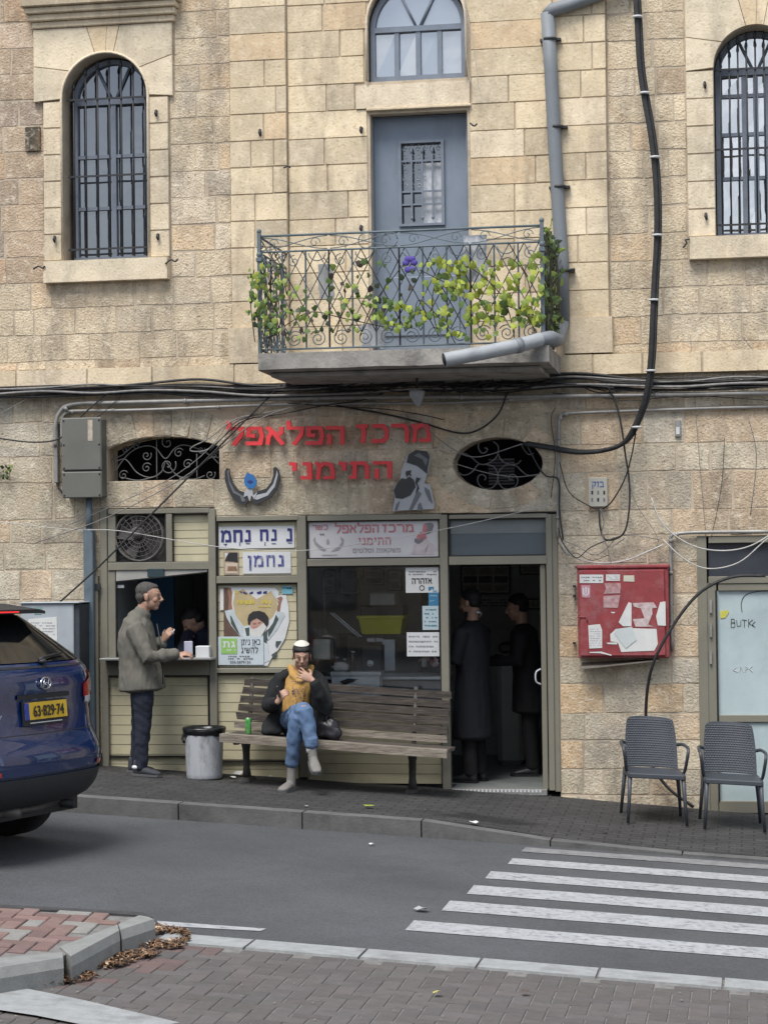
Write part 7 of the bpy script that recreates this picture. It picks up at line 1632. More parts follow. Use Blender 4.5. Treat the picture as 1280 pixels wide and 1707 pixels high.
ss = [-4.9, -4.6, -4.2, -3.8, -3.2, -2.6, -2.0, -1.6, -1.3, -1.1] + [-1+.05*k for k in range(41)] + [1.1, 1.3, 1.6, 2.0, 2.6, 3.2, 3.8, 4.2, 4.6, 4.9]
q = MB(); q.sm = True; zf = []
for a, b_ in zip(zs_c[:-1], zs_c[1:]): zf += [a, (a+b_)/2]
zf += [zs_c[-1]]; ns = len(ss); q.add([cw(shell(z, s_)) for z in zf for s_ in ss], [(j*ns+i, (j+1)*ns+i, (j+1)*ns+(i+1) % ns, j*ns+(i+1) % ns) for j in range(len(zf)-1) for i in range(ns)] + [tuple(range(ns)), tuple((len(zf)-1)*ns+i for i in range(ns-1, -1, -1))]); q.build('body', M_car, parent=car)
def patch(nm, m, z0, z1, s0, s1, off=.006, nz=8, n2=14, zfun=None, parent=car):
    q = MB(); q.sm = True; g = []
    for j in range(nz+1):
        for i in range(n2+1):
            u, v = i/n2, j/nz; s_ = s0+(s1-s0)*u; a, b_ = (z0, z1) if zfun is None else zfun(u); g.append(cw(shell(a+(b_-a)*v, s_, off)))
    q.add(g, [(j*(n2+1)+i, (j+1)*(n2+1)+i, (j+1)*(n2+1)+i+1, j*(n2+1)+i+1) for j in range(nz) for i in range(n2)]); return q.build(nm, m, parent=parent)
tg = part_empty('tailgate', car, CW_(.1, 0, .8))
patch('rear_window', M_cgl, 1.115, 1.53, -.84, .84, .006, parent=tg); 
for sgn in (1, -1): patch('side_window', M_cgl, 1.12, 1.50, sgn*1.12, sgn*2.9, .006, 6, 20)
patch('lower_bumper', M_cblk, .27, .47, -1.9, 1.9, .012, 5, 40)
# spoiler with brake light
q = MB(); q.sm = False
for (f0, f1, z0, z1, y_) in ((.36, .66, 1.585, 1.635, .60),):
    q.hexa([CW_(f0+.10, -y_-.03, z0-.03), CW_(f0, 0-.4, z0-.01), CW_(f1, -.4, z1-.03), CW_(f1, -y_, z1-.05)], [CW_(f0+.10, -y_-.03, z0), CW_(f0, -.4, z0+.03), CW_(f1, -.4, z1+.01), CW_(f1, -y_, z1-.02)])
    q.hexa([CW_(f0, -.4, z0-.01), CW_(f0, .4, z0-.01), CW_(f1, .4, z1-.03), CW_(f1, -.4, z1-.03)], [CW_(f0, -.4, z0+.03), CW_(f0, .4, z0+.03), CW_(f1, .4, z1+.01), CW_(f1, -.4, z1+.01)])
    q.hexa([CW_(f0, .4, z0-.01), CW_(f0+.10, y_+.03, z0-.03), CW_(f1, y_, z1-.05), CW_(f1, .4, z1-.03)], [CW_(f0, .4, z0+.03), CW_(f0+.10, y_+.03, z0), CW_(f1, y_, z1-.02), CW_(f1, .4, z1+.01)])
q.build('spoiler', M_cblk, parent=car)
M_brk = mat('brake_light_strip', (.45, .01, .01), .3); bq = M_brk.node_tree.nodes['Principled BSDF']; bq.inputs['Emission Color'].default_value = (1, .03, .03, 1); bq.inputs['Emission Strength'].default_value = .5
q = MB(); q.hexa([CW_(.35, -.22, 1.588), CW_(.35, .12, 1.588), CW_(.40, .12, 1.588), CW_(.40, -.22, 1.588)], [CW_(.35, -.22, 1.600), CW_(.35, .12, 1.600), CW_(.40, .12, 1.600), CW_(.40, -.22, 1.600)]); q.build('brake_light', M_brk, parent=car)
for sgn in (1, -1):
    lt = part_empty('tail_light', car, cw(shell(.95, sgn*.8)))
    patch('lens', M_lred, .86, 1.03, sgn*.60, sgn*1.16, .012, 6, 18, lambda u: (.90-.02*u, .98+.06*min(1, u*2)-.05*max(0, u-.6)), parent=lt)
    patch('white_lens', mat('clear_lamp_lens', (.7, .7, .72), .15, coat=1), .86, .9, sgn*.62, sgn*.98, .0135, 3, 10, lambda u: (.865, .905), parent=lt)
    patch('reflector', M_lred, .50, .535, sgn*.66, sgn*.88, .012, 2, 8)
# tailgate crease lines and recess for the plate
for z0, s0, s1, nm in ((1.085, -.9, .9, 'tailgate_seam'), (.745, -.78, .78, 'bumper_seam'), (.475, -1.2, 1.2, 'bumper_seam')): patch(nm, M_cblk, z0, z0+.011, s0, s1, .003, 1, 24, parent=tg if 'tail' in nm else car)
patch('handle_strip', M_cblk, .918, .945, -.36, .36, .01, 2, 12, parent=tg)
pt = part_empty('number_plate', car, CW_(.06, 0, .8))
def plq(nm, m, y0, y1, z0, z1, off): q = MB(); q.hexa([CW_(.075-off, y0, z0), CW_(.075-off, y1, z0), CW_(.09-off, y1, z0), CW_(.09-off, y0, z0)], [CW_(.085-off, y0, z1), CW_(.085-off, y1, z1), CW_(.10-off, y1, z1), CW_(.10-off, y0, z1)]); return q.build(nm, m, parent=pt)
plq('plate_holder', M_cblk, -.27, .27, .775, .905, .012); plq('plate', mat('yellow_plate', (.78, .50, .03), .4, .04), -.262, .262, .787, .898, .018); plq('blue_band', mat('plate_blue', (.02, .06, .4), .4), -.262, -.215, .787, .898, .0195); plq('holder_script', M_white, -.2, .2, .779, .784, .0145)
def car_text(body, size, nm, m, f, r, z, sx=1.0, bold=0.004, par=None):
    c = bpy.data.curves.new('t', 'FONT'); c.body = body; c.size = size; c.extrude = .001; c.offset = bold; c.align_x = 'CENTER'
    o = bpy.data.objects.new('t', c); COL.objects.link(o); bpy.context.view_layer.update(); me = bpy.data.meshes.new_from_object(o.evaluated_get(bpy.context.evaluated_depsgraph_get())); bpy.data.objects.remove(o); bpy.data.curves.remove(c)
    me.materials.clear(); me.materials.append(m); me.name = nm; par = par or car; base = world_loc(par)
    for v in me.vertices: v.co = CW_(f-.09*(v.co.y)*0-v.co.z+v.co.y*.09, r+v.co.x*sx, z+v.co.y)-base
    ob = bpy.data.objects.new(nm, me); COL.objects.link(ob); ob.parent = par; return ob
car_text('63·829·74', .098, 'plate_number', M_ink, .0525, .022, .808, .98, .0015, pt)
# round letter badge on the tailgate and name script
bdg = part_empty('badge', car, CW_(.08, 0, 1.0)); q = MB(); q.tube([CW_(.066, .062*math.cos(t), 1.005+.034*math.sin(t)) for t in np.linspace(0, 6.283, 25)[:-1]], .006, 6, closed=True); q.build('badge_ring', M_chr, parent=bdg)
q = MB(); 
for a, b_ in (((-.036, -.022), (-.018, .026)), ((.018, -.026), (.036, .022))): q.tube([CW_(.064, a[0], 1.005+a[1]), CW_(.064, b_[0], 1.005+b_[1])], .007, 5)
q.tube([CW_(.064, -.028, .998), CW_(.064, 0, 1.008), CW_(.064, .028, 1.012)], .006, 5); q.build('badge_letter', M_chr, parent=bdg)
q_ = car_text('HYUNDAI', .042, 'name_script', M_chr, .105, -.56, .80, 1.1, .001, tg)
wp_ = part_empty('rear_wiper', car, CW_(.15, 0, 1.12)); q = MB(); q.tube([cw(shell(1.12, .05, .03)), cw(shell(1.14, .15, .03)), cw(shell(1.17, .55, .03))], [.016, .012, .005], 6); q.build('wiper_arm', M_cblk, parent=wp_); q = MB(); q.ball(cw(shell(1.11, .08, .02)), (.035, .035, .02), 8, 6); q.build('wiper_cap', M_cblk, parent=wp_)
# wheels, exhaust, floor
M_tyre = mat('tyre_rubber', (.016, .016, .017), .85, .2, 20, .3, 40)
for f in (.84, 3.45):
    for r_ in (-.76, .76):
        w_e = part_empty('wheel', car, CG_(f, r_, .34)); q = MB(); c1, c2 = CG_(f, r_-.11, .345), CG_(f, r_+.11, .345); d_ = (c2-c1).normalized(); q.tube([c1, c1+d_*.02, c2-d_*.02, c2], [.30, .345, .345, .30], 28); q.build('tyre', M_tyre, parent=w_e)
        q = MB(); sg = 1 if r_ > 0 else -1; c_ = c2 if sg > 0 else c1; q.cyl(c_-d_*.01*sg, c_+d_*.012*sg, .21, 18); q.build('rim', mat('alloy_grey', (.4, .4, .42), .35, metal=.7), parent=w_e)
for sgn in (-1, 1):
    for f in (.84, 3.45):
        q = MB(); W_c = .905; ring = [CG_(f+.42*math.cos(t), sgn*(W_c+.008), .34+.42*math.sin(t)) for t in np.linspace(-.15, math.pi+.15, 16)]; q.add(ring, [tuple(range(16)) if sgn < 0 else tuple(range(15, -1, -1))]); q.build('wheel_arch', M_cblk, parent=car)
q = MB(); q.box(0, 1, 0, 1, 0, 1); q.v = [tuple(CG_(.3+3.8*v[0], -.78+1.56*v[1], .26+.16*v[2])) for v in q.v]; q.build('underbody', M_cblk, parent=car)
q = MB(); q.cyl(CG_(.12, -.25, .34), CG_(.7, -.3, .34), .035, 10); q.tube([CG_(.25, -.6, .33), CG_(.28, .2, .32), CG_(.32, .55, .34)], .03, 8); q.build('exhaust', mat('exhaust_steel', (.15, .14, .13), .5, metal=.5), parent=car)
q = MB(); q.cyl(CG_(.42, .52, .33), CG_(.22, .60, .31), .035, 8); q.build('tow_bracket', M_cblk, parent=car)

# ================================================================== PEOPLE
def fuse(q, name, m, parent, voxel=.009, smooth=6, disp=0.0, dsc=8.0, seed=0, stretch=(1, 1, .45)):
    """the closed lofts collected in q become one continuous skin"""
    o = q.build('tmp', m, at=(0, 0, 0)); md = o.modifiers.new('r', 'REMESH'); md.mode = 'VOXEL'; md.voxel_size = voxel; md.use_smooth_shade = True
    sm = o.modifiers.new('s', 'SMOOTH'); sm.factor = .5; sm.iterations = smooth
    bpy.context.view_layer.update(); dg = bpy.context.evaluated_depsgraph_get(); me = bpy.data.meshes.new_from_object(o.evaluated_get(dg)); bpy.data.meshes.remove(o.data)
    me.name = name
    if disp:
        n_ = len(me.vertices); co = np.empty(n_*3); me.vertices.foreach_get('co', co); co = co.reshape(-1, 3); no = np.empty(n_*3); me.vertices.foreach_get('normal', no); no = no.reshape(-1, 3)
        h = np.array([noise.noise(Vector((c[0]*dsc*stretch[0]+seed, c[1]*dsc*stretch[1], c[2]*dsc*stretch[2]+.8*c[0]*dsc))) + .5*noise.noise(Vector((c[0]*dsc*2.3+seed, c[1]*dsc*2.3, c[2]*dsc*1.2))) for c in co])
        co += no*(h*disp)[:, None]; me.vertices.foreach_set('co', co.ravel())
    me.materials.clear(); me.materials.append(m)
    base = world_loc(parent); me.transform(Matrix.Translation(-base))
    me.polygons.foreach_set('use_smooth', [True]*len(me.polygons)); me.update()
    ob = bpy.data.objects.new(name, me); COL.objects.link(ob); ob.parent = parent; return ob
def head_shapes(q, M, c, s_=1.0, ears=True):
    """head: origin between the ears at eye height, local +x is forward, +z up"""
    def b(x, y, z, rx, ry, rz_): q.ball(Vector(c)+M@Vector((x*s_, y*s_, z*s_)), (rx*s_, ry*s_, rz_*s_), 12, 9, M)
    b(-.015, 0, .035, .100, .078, .085); b(.02, 0, .02, .078, .068, .08); b(.03, 0, -.045, .062, .056, .062); b(.055, 0, -.088, .032, .030, .024); b(.0, 0, -.06, .06, .058, .05)
    b(.084, 0, .028, .016, .048, .011); b(.060, .036, -.02, .026, .024, .028); b(.060, -.036, -.02, .026, .024, .028)
    q.tube([Vector(c)+M@Vector(p)*s_ for p in ((.086, 0, .03), (.103, 0, .0), (.118, 0, -.020), (.100, 0, -.032), (.084, 0, -.034))], [.009*s_, .011*s_, .014*s_, .013*s_, .008*s_], 8)
    b(.104, .012, -.026, .010, .008, .007); b(.104, -.012, -.026, .010, .008, .007)
    b(.084, 0, -.052, .012, .024, .006); b(.082, 0, -.063, .012, .021, .007)
    if ears:
        for sg in (1, -1): b(-.004, sg*.080, -.006, .018, .008, .030); b(.000, sg*.078, -.026, .009, .007, .012)
def face_bits(M, c, parent, s_=1.0, brow=None):
    wh = mat('eye_white', (.42, .34, .29), .4); dk = mat('eye_dark', (.02, .015, .012), .2)
    for sg in (1, -1):
        q = MB(); q.ball(Vector(c)+M@Vector((.078*s_, sg*.030*s_, .006*s_)), (.010*s_, .012*s_, .0045*s_), 8, 6, M); e = q.build('eye', wh, parent=parent)
        q = MB(); q.ball(Vector(c)+M@Vector((.087*s_, sg*.031*s_, .006*s_)), (.003*s_, .005*s_, .004*s_), 6, 5, M); q.build('iris', dk, parent=e)
        if brow:
            q = MB(); q.tube([Vector(c)+M@Vector(p)*s_ for p in ((.094, sg*.012, .030), (.092, sg*.030, .036), (.078, sg*.050, .030))], [.002*s_, .0032*s_, .0015*s_], 5); q.build('eyebrow', brow, parent=parent)
    q = MB(); q.tube([Vector(c)+M@Vector(p)*s_ for p in ((.090, -.022, -.058), (.0955, 0, -.0575), (.090, .022, -.058))], [.0015, .003*s_, .0015], 5); q.build('mouth', mat('lip', (.30, .12, .10), .5), parent=parent)
def hand_shapes(q, wrist, d, nrm, curl=.5, s_=1.0, thumb=1, spread=.12):
    """palm with five separate fingers; d: direction of the fingers, nrm: out of the back of the hand"""
    d = Vector(d).normalized(); nrm = Vector(nrm); nrm = (nrm-d*nrm.dot(d)).normalized(); sd = d.cross(nrm).normalized()*thumb; w_ = Vector(wrist)
    q.loft([w_-d*.01, w_+d*.03*s_, w_+d*.065*s_, w_+d*.088*s_], [(.024*s_, .017*s_), (.034*s_, .016*s_), (.041*s_, .015*s_), (.039*s_, .012*s_)], sd, 10)
    for i, (off, ln, r_) in enumerate(((.030, .072, .0095), (.0105, .080, .0098), (-.010, .074, .0094), (-.029, .058, .0084))):
        b_ = w_+d*.083*s_+sd*off*s_; ang = 0; p = b_; pts = [p-d*.012*s_, p]; dd = (d+sd*spread*(off/.03)).normalized()
        for seg in (.45, .32, .26): ang += curl*.85; dir_ = dd*math.cos(ang)-nrm*math.sin(ang); p = p+dir_*ln*seg*s_; pts.append(p)
        q.tube(pts, [r_*s_, r_*s_, r_*.95*s_, r_*.86*s_, r_*.62*s_], 7)
    b_ = w_+d*.025*s_+sd*.026*s_; td = (d*.62+sd*.72-nrm*.25*(1+curl)).normalized(); t2 = (d*.85+sd*.25-nrm*.5*curl).normalized()
    q.tube([b_-sd*.012*s_, b_+td*.022*s_, b_+td*.045*s_, b_+td*.045*s_+t2*.030*s_], [.012*s_, .0125*s_, .0108*s_, .0075*s_], 7)
def hair_cap(q, M, c, s_, parts):
    for (x, y, z, rx, ry, rz_) in parts: q.ball(Vector(c)+M@Vector((x, y, z))*s_, (rx*s_, ry*s_, rz_*s_), 14, 10, M)
def rotM(yaw, pitch=0, roll=0): return Matrix.Rotation(yaw, 3, 'Z') @ Matrix.Rotation(pitch, 3, 'Y') @ Matrix.Rotation(roll, 3, 'X')

# ---- man in the olive jacket at the serving hatch, facing right
YM = -.46
W_ = lambda x, y, Y=YM: P(x, y, Y)
man = empty('person', gnd(P(232, 1290, YM).x, YM), 'standing man in a grey olive jacket and dark jeans at the serving hatch', 'person')
gzm = gz(P(232, 1290, YM).x, YM)
Mh = rotM(R(2), R(3)); hc_ = W_(249, 995)
sho = W_(228, 1040)
hand1_w = W_(296, 1091, YM-.10); hand2_w = W_(272, 1068, YM+.10)
q = MB(); head_shapes(q, Mh, hc_, 1.07)
q.loft([hc_+Mh@Vector((-.03, 0, -.05)), W_(238, 1020), W_(233, 1036)], [(.06, .058), (.062, .06), (.06, .07)], (1, 0, 0))
q.loft([W_(231, 1040), W_(229, 1070), W_(232, 1110), W_(236, 1145)], [(.07, .11), (.10, .15), (.11, .15), (.11, .15)], (1, 0, 0))
for sg, hx in ((-1, -.09), (1, .09)):
    kx = 4 if sg < 0 else -2
    q.loft([W_(237, 1140, YM+hx), W_(236+kx, 1205, YM+hx), W_(232+kx, 1245, YM+hx*1.1), W_(231+kx, 1276, YM+hx*1.1)], [.075, .05, .045, .035], (1, 0, 0), 10)
q.loft([W_(227, 1056, YM-.17), W_(249, 1093, YM-.26), hand1_w], [.045, .036, .026], (1, 0, 0), 10); q.loft([W_(230, 1056, YM+.16), W_(243, 1089, YM+.22), hand2_w], [.045, .036, .026], (1, 0, 0), 10)
hand_shapes(q, hand1_w, (1, .1, .1), (0, -.5, 1), .5, 1.0, 1); hand_shapes(q, hand2_w, (.6, -.25, .75), (-.3, -1, .2), .55, 1.0, -1)
fuse(q, 'body', M_skin, man, .0058, 2)
face_bits(Mh, hc_, man, 1.07, mat('dark_brow', (.05, .04, .035), .8))
M_hair = mat('short_greying_hair', (.075, .068, .062), .8, .5, 60, .8, 90)
q = MB(); hair_cap(q, Mh, hc_, 1.07, ((-.028, 0, .052, .096, .081, .078), (-.055, 0, .0, .062, .078, .060), (.0, 0, .085, .078, .062, .036), (-.06, 0, -.04, .04, .06, .035))); fuse(q, 'hair', M_hair, man, .007, 3, .002, 40)
M_jack = mat('olive_grey_jacket', (.155, .148, .122), .9, .14, 5, .5, 24, stretch=(2, 2, .6), dirt=.3, dcol=(.09, .086, .072), ds=4)
q = MB()
q.loft([W_(237, 1026), W_(231, 1038), W_(229, 1058), W_(230, 1085), W_(234, 1112), W_(237, 1135), W_(238, 1149)], [(.085, .09), (.135, .19), (.165, .215), (.175, .215), (.19, .215), (.205, .225), (.212, .23)], (1, 0, 0), 20)
for Ys, el, hd_, e_ in ((-.20, (247, 1096, YM-.27), hand1_w, .93), (.19, (242, 1090, YM+.23), hand2_w, .93)):
    a = W_(224, 1046, YM+Ys); b_ = W_(*el); c_ = b_.lerp(hd_, e_)
    q.loft([a, a.lerp(b_, .5), b_, b_.lerp(c_, .5), c_], [.088, .083, .076, .066, .056], (1, 0, 0), 12)
q.loft([W_(239, 1018), W_(236, 1024), W_(232, 1032)], [(.080, .080), (.088, .092), (.11, .13)], (1, 0, -.35), 14)
jk = fuse(q, 'jacket', M_jack, man, .010, 3, .013, 11, 3, (1.2, 1.2, .5))
q = MB(); q.tube(cat_rom([W_(262, 1040, YM-.06), W_(266, 1062, YM-.12), W_(270, 1090, YM-.13), W_(272, 1140, YM-.12)], 4), .006, 5); q.build('jacket_opening', mat('dark_lining', (.03, .03, .03)), parent=man)
q = MB(); q.tube(cat_rom([W_(258, 1108, YM-.235), W_(262, 1118, YM-.23), W_(259, 1132, YM-.235)], 3), .006, 5); q.build('pocket_seam', mat('jacket_seam', (.07, .067, .055)), parent=man)
M_jean = mat('dark_blue_jeans', (.010, .014, .030), .85, .25, 12, .5, 25)
q = MB()
for sg, hx in ((-1, -.095), (1, .095)):
    kx = 4 if sg < 0 else -3
    q.loft([W_(238, 1132, YM+hx*.8), W_(237+kx*.3, 1165, YM+hx), W_(236+kx, 1205, YM+hx), W_(233+kx, 1240, YM+hx*1.1), W_(232+kx, 1274, YM+hx*1.1), W_(232+kx, 1281, YM+hx*1.1)], [(.12, .10), (.10, .095), (.075, .072), (.066, .064), (.060, .058), (.062, .060)], (1, 0, 0), 14)
fuse(q, 'jeans', M_jean, man, .009, 3, .009, 13, 5, (1, 1, 1.4))
M_shoe = mat('dark_suede_shoe', (.04, .042, .05), .8, .2, 20); M_sole = mat('grey_rubber_sole', (.10, .10, .105), .8)
def shoe(parent, heel, toe, m, sole, w_=.045, h_=.075, ankle=None, nm='shoe'):
    h, t = Vector(heel), Vector(toe); d = (t-h).normalized(); up = Vector((0, 0, 1)); up = (up-d*up.dot(d)).normalized(); L_ = (t-h).length; sd = d.cross(up); q = MB()
    q.loft([h+up*.03+d*.02, h+up*.045+d*L_*.25, h+up*.036+d*L_*.55, h+up*.028+d*L_*.8, h+up*.022+d*L_*.93], [(w_*.8, .034), (w_*.85, .044), (w_, .036), (w_*1.02, .027), (w_*.75, .018)], sd, 12)
    q.loft([h+up*.04+d*.045, (Vector(ankle) if ankle else h+up*(.04+h_)+d*.045)], [(.042, .046), (.042, .045)], sd, 10)
    o = fuse(q, nm, m, parent, .006, 3)
    s2 = MB(); n_ = 10; top = []
    for sgn in (1, -1):
        for i in range(n_+1):
            u = i/n_ if sgn > 0 else 1-i/n_; wv = w_*(.82+.25*math.sin(u*2.6))*(1 if u < .85 else math.sqrt(max(0, 1-((u-.85)/.15)**2))*.9+.1); top.append(h+d*(L_*u*1.01-.005)+sd*sgn*wv)
    s2.add([p+up*.016 for p in top]+[p-up*.004 for p in top], [tuple(range(len(top)))]+[tuple(range(2*len(top)-1, len(top)-1, -1))]+[(i, i+len(top), (i+1) % len(top)+len(top), (i+1) % len(top)) for i in range(len(top))]); s2.build('sole', sole, parent=o)
    return o
for k, (hx, x0) in enumerate(((-.105, 222), (.105, 214))):
    p = P(x0, 1290, YM+hx); p.z = gz(p.x, YM+hx)+.006; t = p+Vector((.28, -.03, -.014)); shoe(man, p, t, M_shoe, M_sole, ankle=p+Vector((.05, 0, .12)))
q = MB(); c_ = P(228, 1279, YM-.12); q.ball(c_, (.045, .045, .025), 10, 6); q.build('sock', M_white, parent=man)
q = MB(); a = hand2_w+Vector((.09, -.03, .06)); q.cyl(a, a+Vector((.03, 0, .045)), .005, 6); q.build('cigarette', M_white, parent=man)

# ---- seated man on the bench
YS_ = -.5
sm_ = empty('person', gnd(P(495, 1312, -.7).x, -.62), 'young man in black coat and white skullcap sitting on the bench, hand at mouth', 'person')
S = lambda x, y, Y: P(x, y, Y)
Ms = rotM(R(-90+14), R(14), R(0)); hs_ = S(503, 1094, -.56)
seat_z = seatz(S(495, 1220, -.5).x)
hipL, hipR = S(480, 1203, -.40), S(512, 1203, -.40); hipL.z = hipR.z = seat_z+.10
kneeA, kneeB = S(497, 1196, -.93), S(507, 1184, -.95)       # supporting leg, crossed leg on top
ankA, ankB = S(487, 1278, -.86), S(519, 1248, -1.0)
wrR = S(463, 1170, -.78); wrL = S(521, 1134, -.73)
q = MB(); head_shapes(q, Ms, hs_)
q.loft([hs_+Ms@Vector((-.03, 0, -.05)), S(500, 1118, -.46), S(497, 1134, -.42)], [(.055, .055), (.056, .056), (.07, .06)], (1, 0, 0))
q.loft([S(497, 1136, -.40), S(495, 1160, -.40), S(495, 1195, -.38)], [(.11, .07), (.12, .08), (.13, .09)], (1, 0, 0))
q.loft([hipL, kneeB, ankB], [.07, .052, .035], (1, 0, 0), 10); q.loft([hipR, kneeA, ankA], [.07, .052, .035], (1, 0, 0), 10)
q.loft([S(467, 1142, -.42), S(452, 1175, -.51), wrR], [.045, .036, .026], (1, 0, 0), 10); q.loft([S(528, 1142, -.42), S(541, 1176, -.61), wrL], [.045, .036, .026], (1, 0, 0), 10)
hand_shapes(q, wrR, (.55, -.15, .75), (-.6, -.9, .1), .75, 1.02, -1)
hand_shapes(q, wrL, (-.86, .02, .48), (.1, -1, .2), .22, 1.05, 1, .25)
fuse(q, 'body', M_skin, sm_, .0055, 2); face_bits(Ms, hs_, sm_, 1, mat('black_brow', (.02, .016, .014), .8))
M_bh = mat('black_hair', (.014, .012, .012), .6, .5, 60, .8, 90)
q = MB(); hair_cap(q, Ms, hs_, 1, ((-.022, 0, .055, .098, .083, .075), (.02, 0, .072, .072, .074, .040), (-.05, 0, .0, .06, .08, .06), (.01, .070, .035, .03, .010, .035), (.01, -.070, .035, .03, .010, .035))); fuse(q, 'hair', M_bh, sm_, .007, 2, .003, 40)
q = MB(); hair_cap(q, Ms, hs_, 1, ((.006, 0, -.078, .050, .0575, .028), (.046, 0, -.089, .028, .034, .020), (.0855, 0, -.047, .0065, .022, .0035))); fuse(q, 'beard', mat('short_dark_beard', (.20, .115, .08), .8, .4, 60, .6, 90), sm_, .006, 2)
q = MB(); q.sm = True; n_ = 20; vv = []
for j in range(7):
    a = j/6*.86
    for k in range(n_): t = 2*math.pi*k/n_; vv.append(hs_+Ms@Vector((-.016+.104*math.sin(a)*math.cos(t), .092*math.sin(a)*math.sin(t), .046+.096*math.cos(a))))
q.add(vv, [(j*n_+k, (j+1)*n_+k, (j+1)*n_+(k+1) % n_, j*n_+(k+1) % n_) for j in range(6) for k in range(n_)]); q.build('skullcap', mat('white_knit_cap', (.72, .69, .62), .9, .06, 20, .5, 90), parent=sm_)
M_coat = mat('black_wool_coat', (.006, .007, .009), .9, .3, 9, .6, 22)
q = MB()
for sg, xs, el, wr in ((-1, 465, (449, 1177, -.53), wrR), (1, 532, (543, 1179, -.64), wrL)):
    a = S(xs, 1136, -.42); b_ = S(*el); c_ = b_.lerp(wr, .90)
    q.loft([a, a.lerp(b_, .5), b_, b_.lerp(c_, .5), c_], [.078, .077, .074, .064, .053], (1, 0, 0), 12)
    x1 = 470 if sg < 0 else 527; q.loft([S(484 if sg < 0 else 512, 1122, -.40), S(x1, 1131, -.40), S(x1-2*sg*-1, 1150, -.41), S(x1+sg*2, 1180, -.40), S(x1+sg*3, 1212, -.40)], [(.05, .07), (.075, .12), (.085, .135), (.085, .14), (.10, .16)], (1, 0, 0), 14)
q.loft([S(497, 1128, -.34), S(496, 1160, -.33), S(496, 1205, -.33)], [(.20, .08), (.20, .08), (.22, .08)], (1, 0, 0), 14)
q.loft([S(462, 1196, -.44), S(455, 1213, -.52), S(452, 1221, -.60)], [(.09, .07), (.11, .06), (.10, .03)], (1, 0, 0), 12); q.loft([S(532, 1196, -.42), S(537, 1212, -.50), S(537, 1222, -.56)], [(.07, .07), (.08, .06), (.07, .03)], (1, 0, 0), 12)
fuse(q, 'coat', M_coat, sm_, .009, 3, .010, 13, 7, (1, 1, .7))
M_must = mat('mustard_hoodie', (.50, .29, .085), .85, .12, 9, .5, 26)
q = MB(); q.loft([S(502, 1122, -.45), S(499, 1134, -.49), S(496, 1150, -.51), S(494, 1170, -.52), S(494, 1188, -.52)], [(.085, .075), (.12, .085), (.125, .10), (.12, .10), (.13, .11)], (1, 0, 0), 14)
for sx in (-1, 1): q.loft([S(502+sx*17, 1112, -.44), S(501+sx*12, 1127, -.54), S(499, 1137, -.575)], [.032, .036, .03], (1, 0, 0), 10)
fuse(q, 'hoodie', M_must, sm_, .008, 3, .007, 18, 9)
q = MB(); r_ = random.Random(4)
for _ in range(26):
    x, y = r_.uniform(486, 508), r_.uniform(1146, 1172); c_ = S(x, y, -.632+.05*abs((x-496)/14)**2); q.tube([c_, c_+Vector((r_.uniform(-.02, .02), -.002, r_.uniform(-.02, .02)))], .0028, 4)
for _ in range(8): x = 487+_*3; c_ = S(x, 1138+r_.uniform(-1, 1), -.60); q.tube([c_, c_+Vector((.004, 0, .012))], .003, 4)
q.build('chest_print', M_navy, parent=sm_, kind='stuff')
M_bj = mat('light_blue_jeans', (.10, .17, .30), .85, .2, 8, .5, 24, dirt=.35, dcol=(.22, .3, .45), ds=5)
q = MB()
q.loft([hipL+Vector((.0, .02, 0)), hipL.lerp(kneeB, .5)+Vector((0, 0, .015)), kneeB+Vector((0, 0, .0))], [(.115, .105), (.10, .092), (.078, .074)], (1, 0, 0), 14); q.loft([kneeB, kneeB.lerp(ankB, .45)+Vector((.01, -.0, 0)), ankB+Vector((0, 0, .02))], [.078, .068, .058], (1, 0, 0), 14)
q.loft([hipR+Vector((.0, .02, 0)), hipR.lerp(kneeA, .5), kneeA+Vector((-.01, 0, 0))], [(.115, .105), (.098, .09), (.076, .072)], (1, 0, 0), 14); q.loft([kneeA+Vector((-.01, 0, 0)), kneeA.lerp(ankA, .5)+Vector((-.005, -.02, 0)), ankA+Vector((0, 0, .02))], [.076, .066, .058], (1, 0, 0), 14)
for an in (ankA, ankB):
    for k in range(3): q.loft([an+Vector((0, 0, .022+.026*k)), an+Vector((0, 0, .036+.026*k))], [.064-.002*k, .064-.002*k], (1, 0, 0), 14)
fuse(q, 'jeans', M_bj, sm_, .0085, 2, .008, 14, 2, (1, 1, 1.2))
M_boot = mat('grey_suede_boot', (.21, .20, .185), .85, .15, 16, .3, 40)
hA = Vector((ankA.x-.0, ankA.y+.03, gz(ankA.x, ankA.y)+.004)); shoe(sm_, hA, hA+Vector((-.055, -.265, -.0)), M_boot, M_sole, .047, .12, ankA+Vector((0, 0, .03)), 'boot')
hB = ankB+Vector((.0, .035, -.125)); shoe(sm_, hB, hB+Vector((.09, -.23, -.085)), M_boot, M_sole, .047, .12, ankB+Vector((0, 0, .02)), 'boot')
q = MB(); q.cyl(ankB+Vector((0, 0, -.035)), ankB+Vector((0, 0, .02)), .046, 12); q.build('sock', M_white, parent=sm_)
q = MB(); c_ = wrR+Vector((.02, -.05, .085)); q.box(-.012, .012, -.02, .02, -.045, .06, .006); Rm = rotM(R(20), R(-15)); q.v = [tuple(c_+Rm@Vector(v)) for v in q.v]; q.build('lighter', M_blk, label='small dark object held in the right fist of the seated man', cat='handheld item')

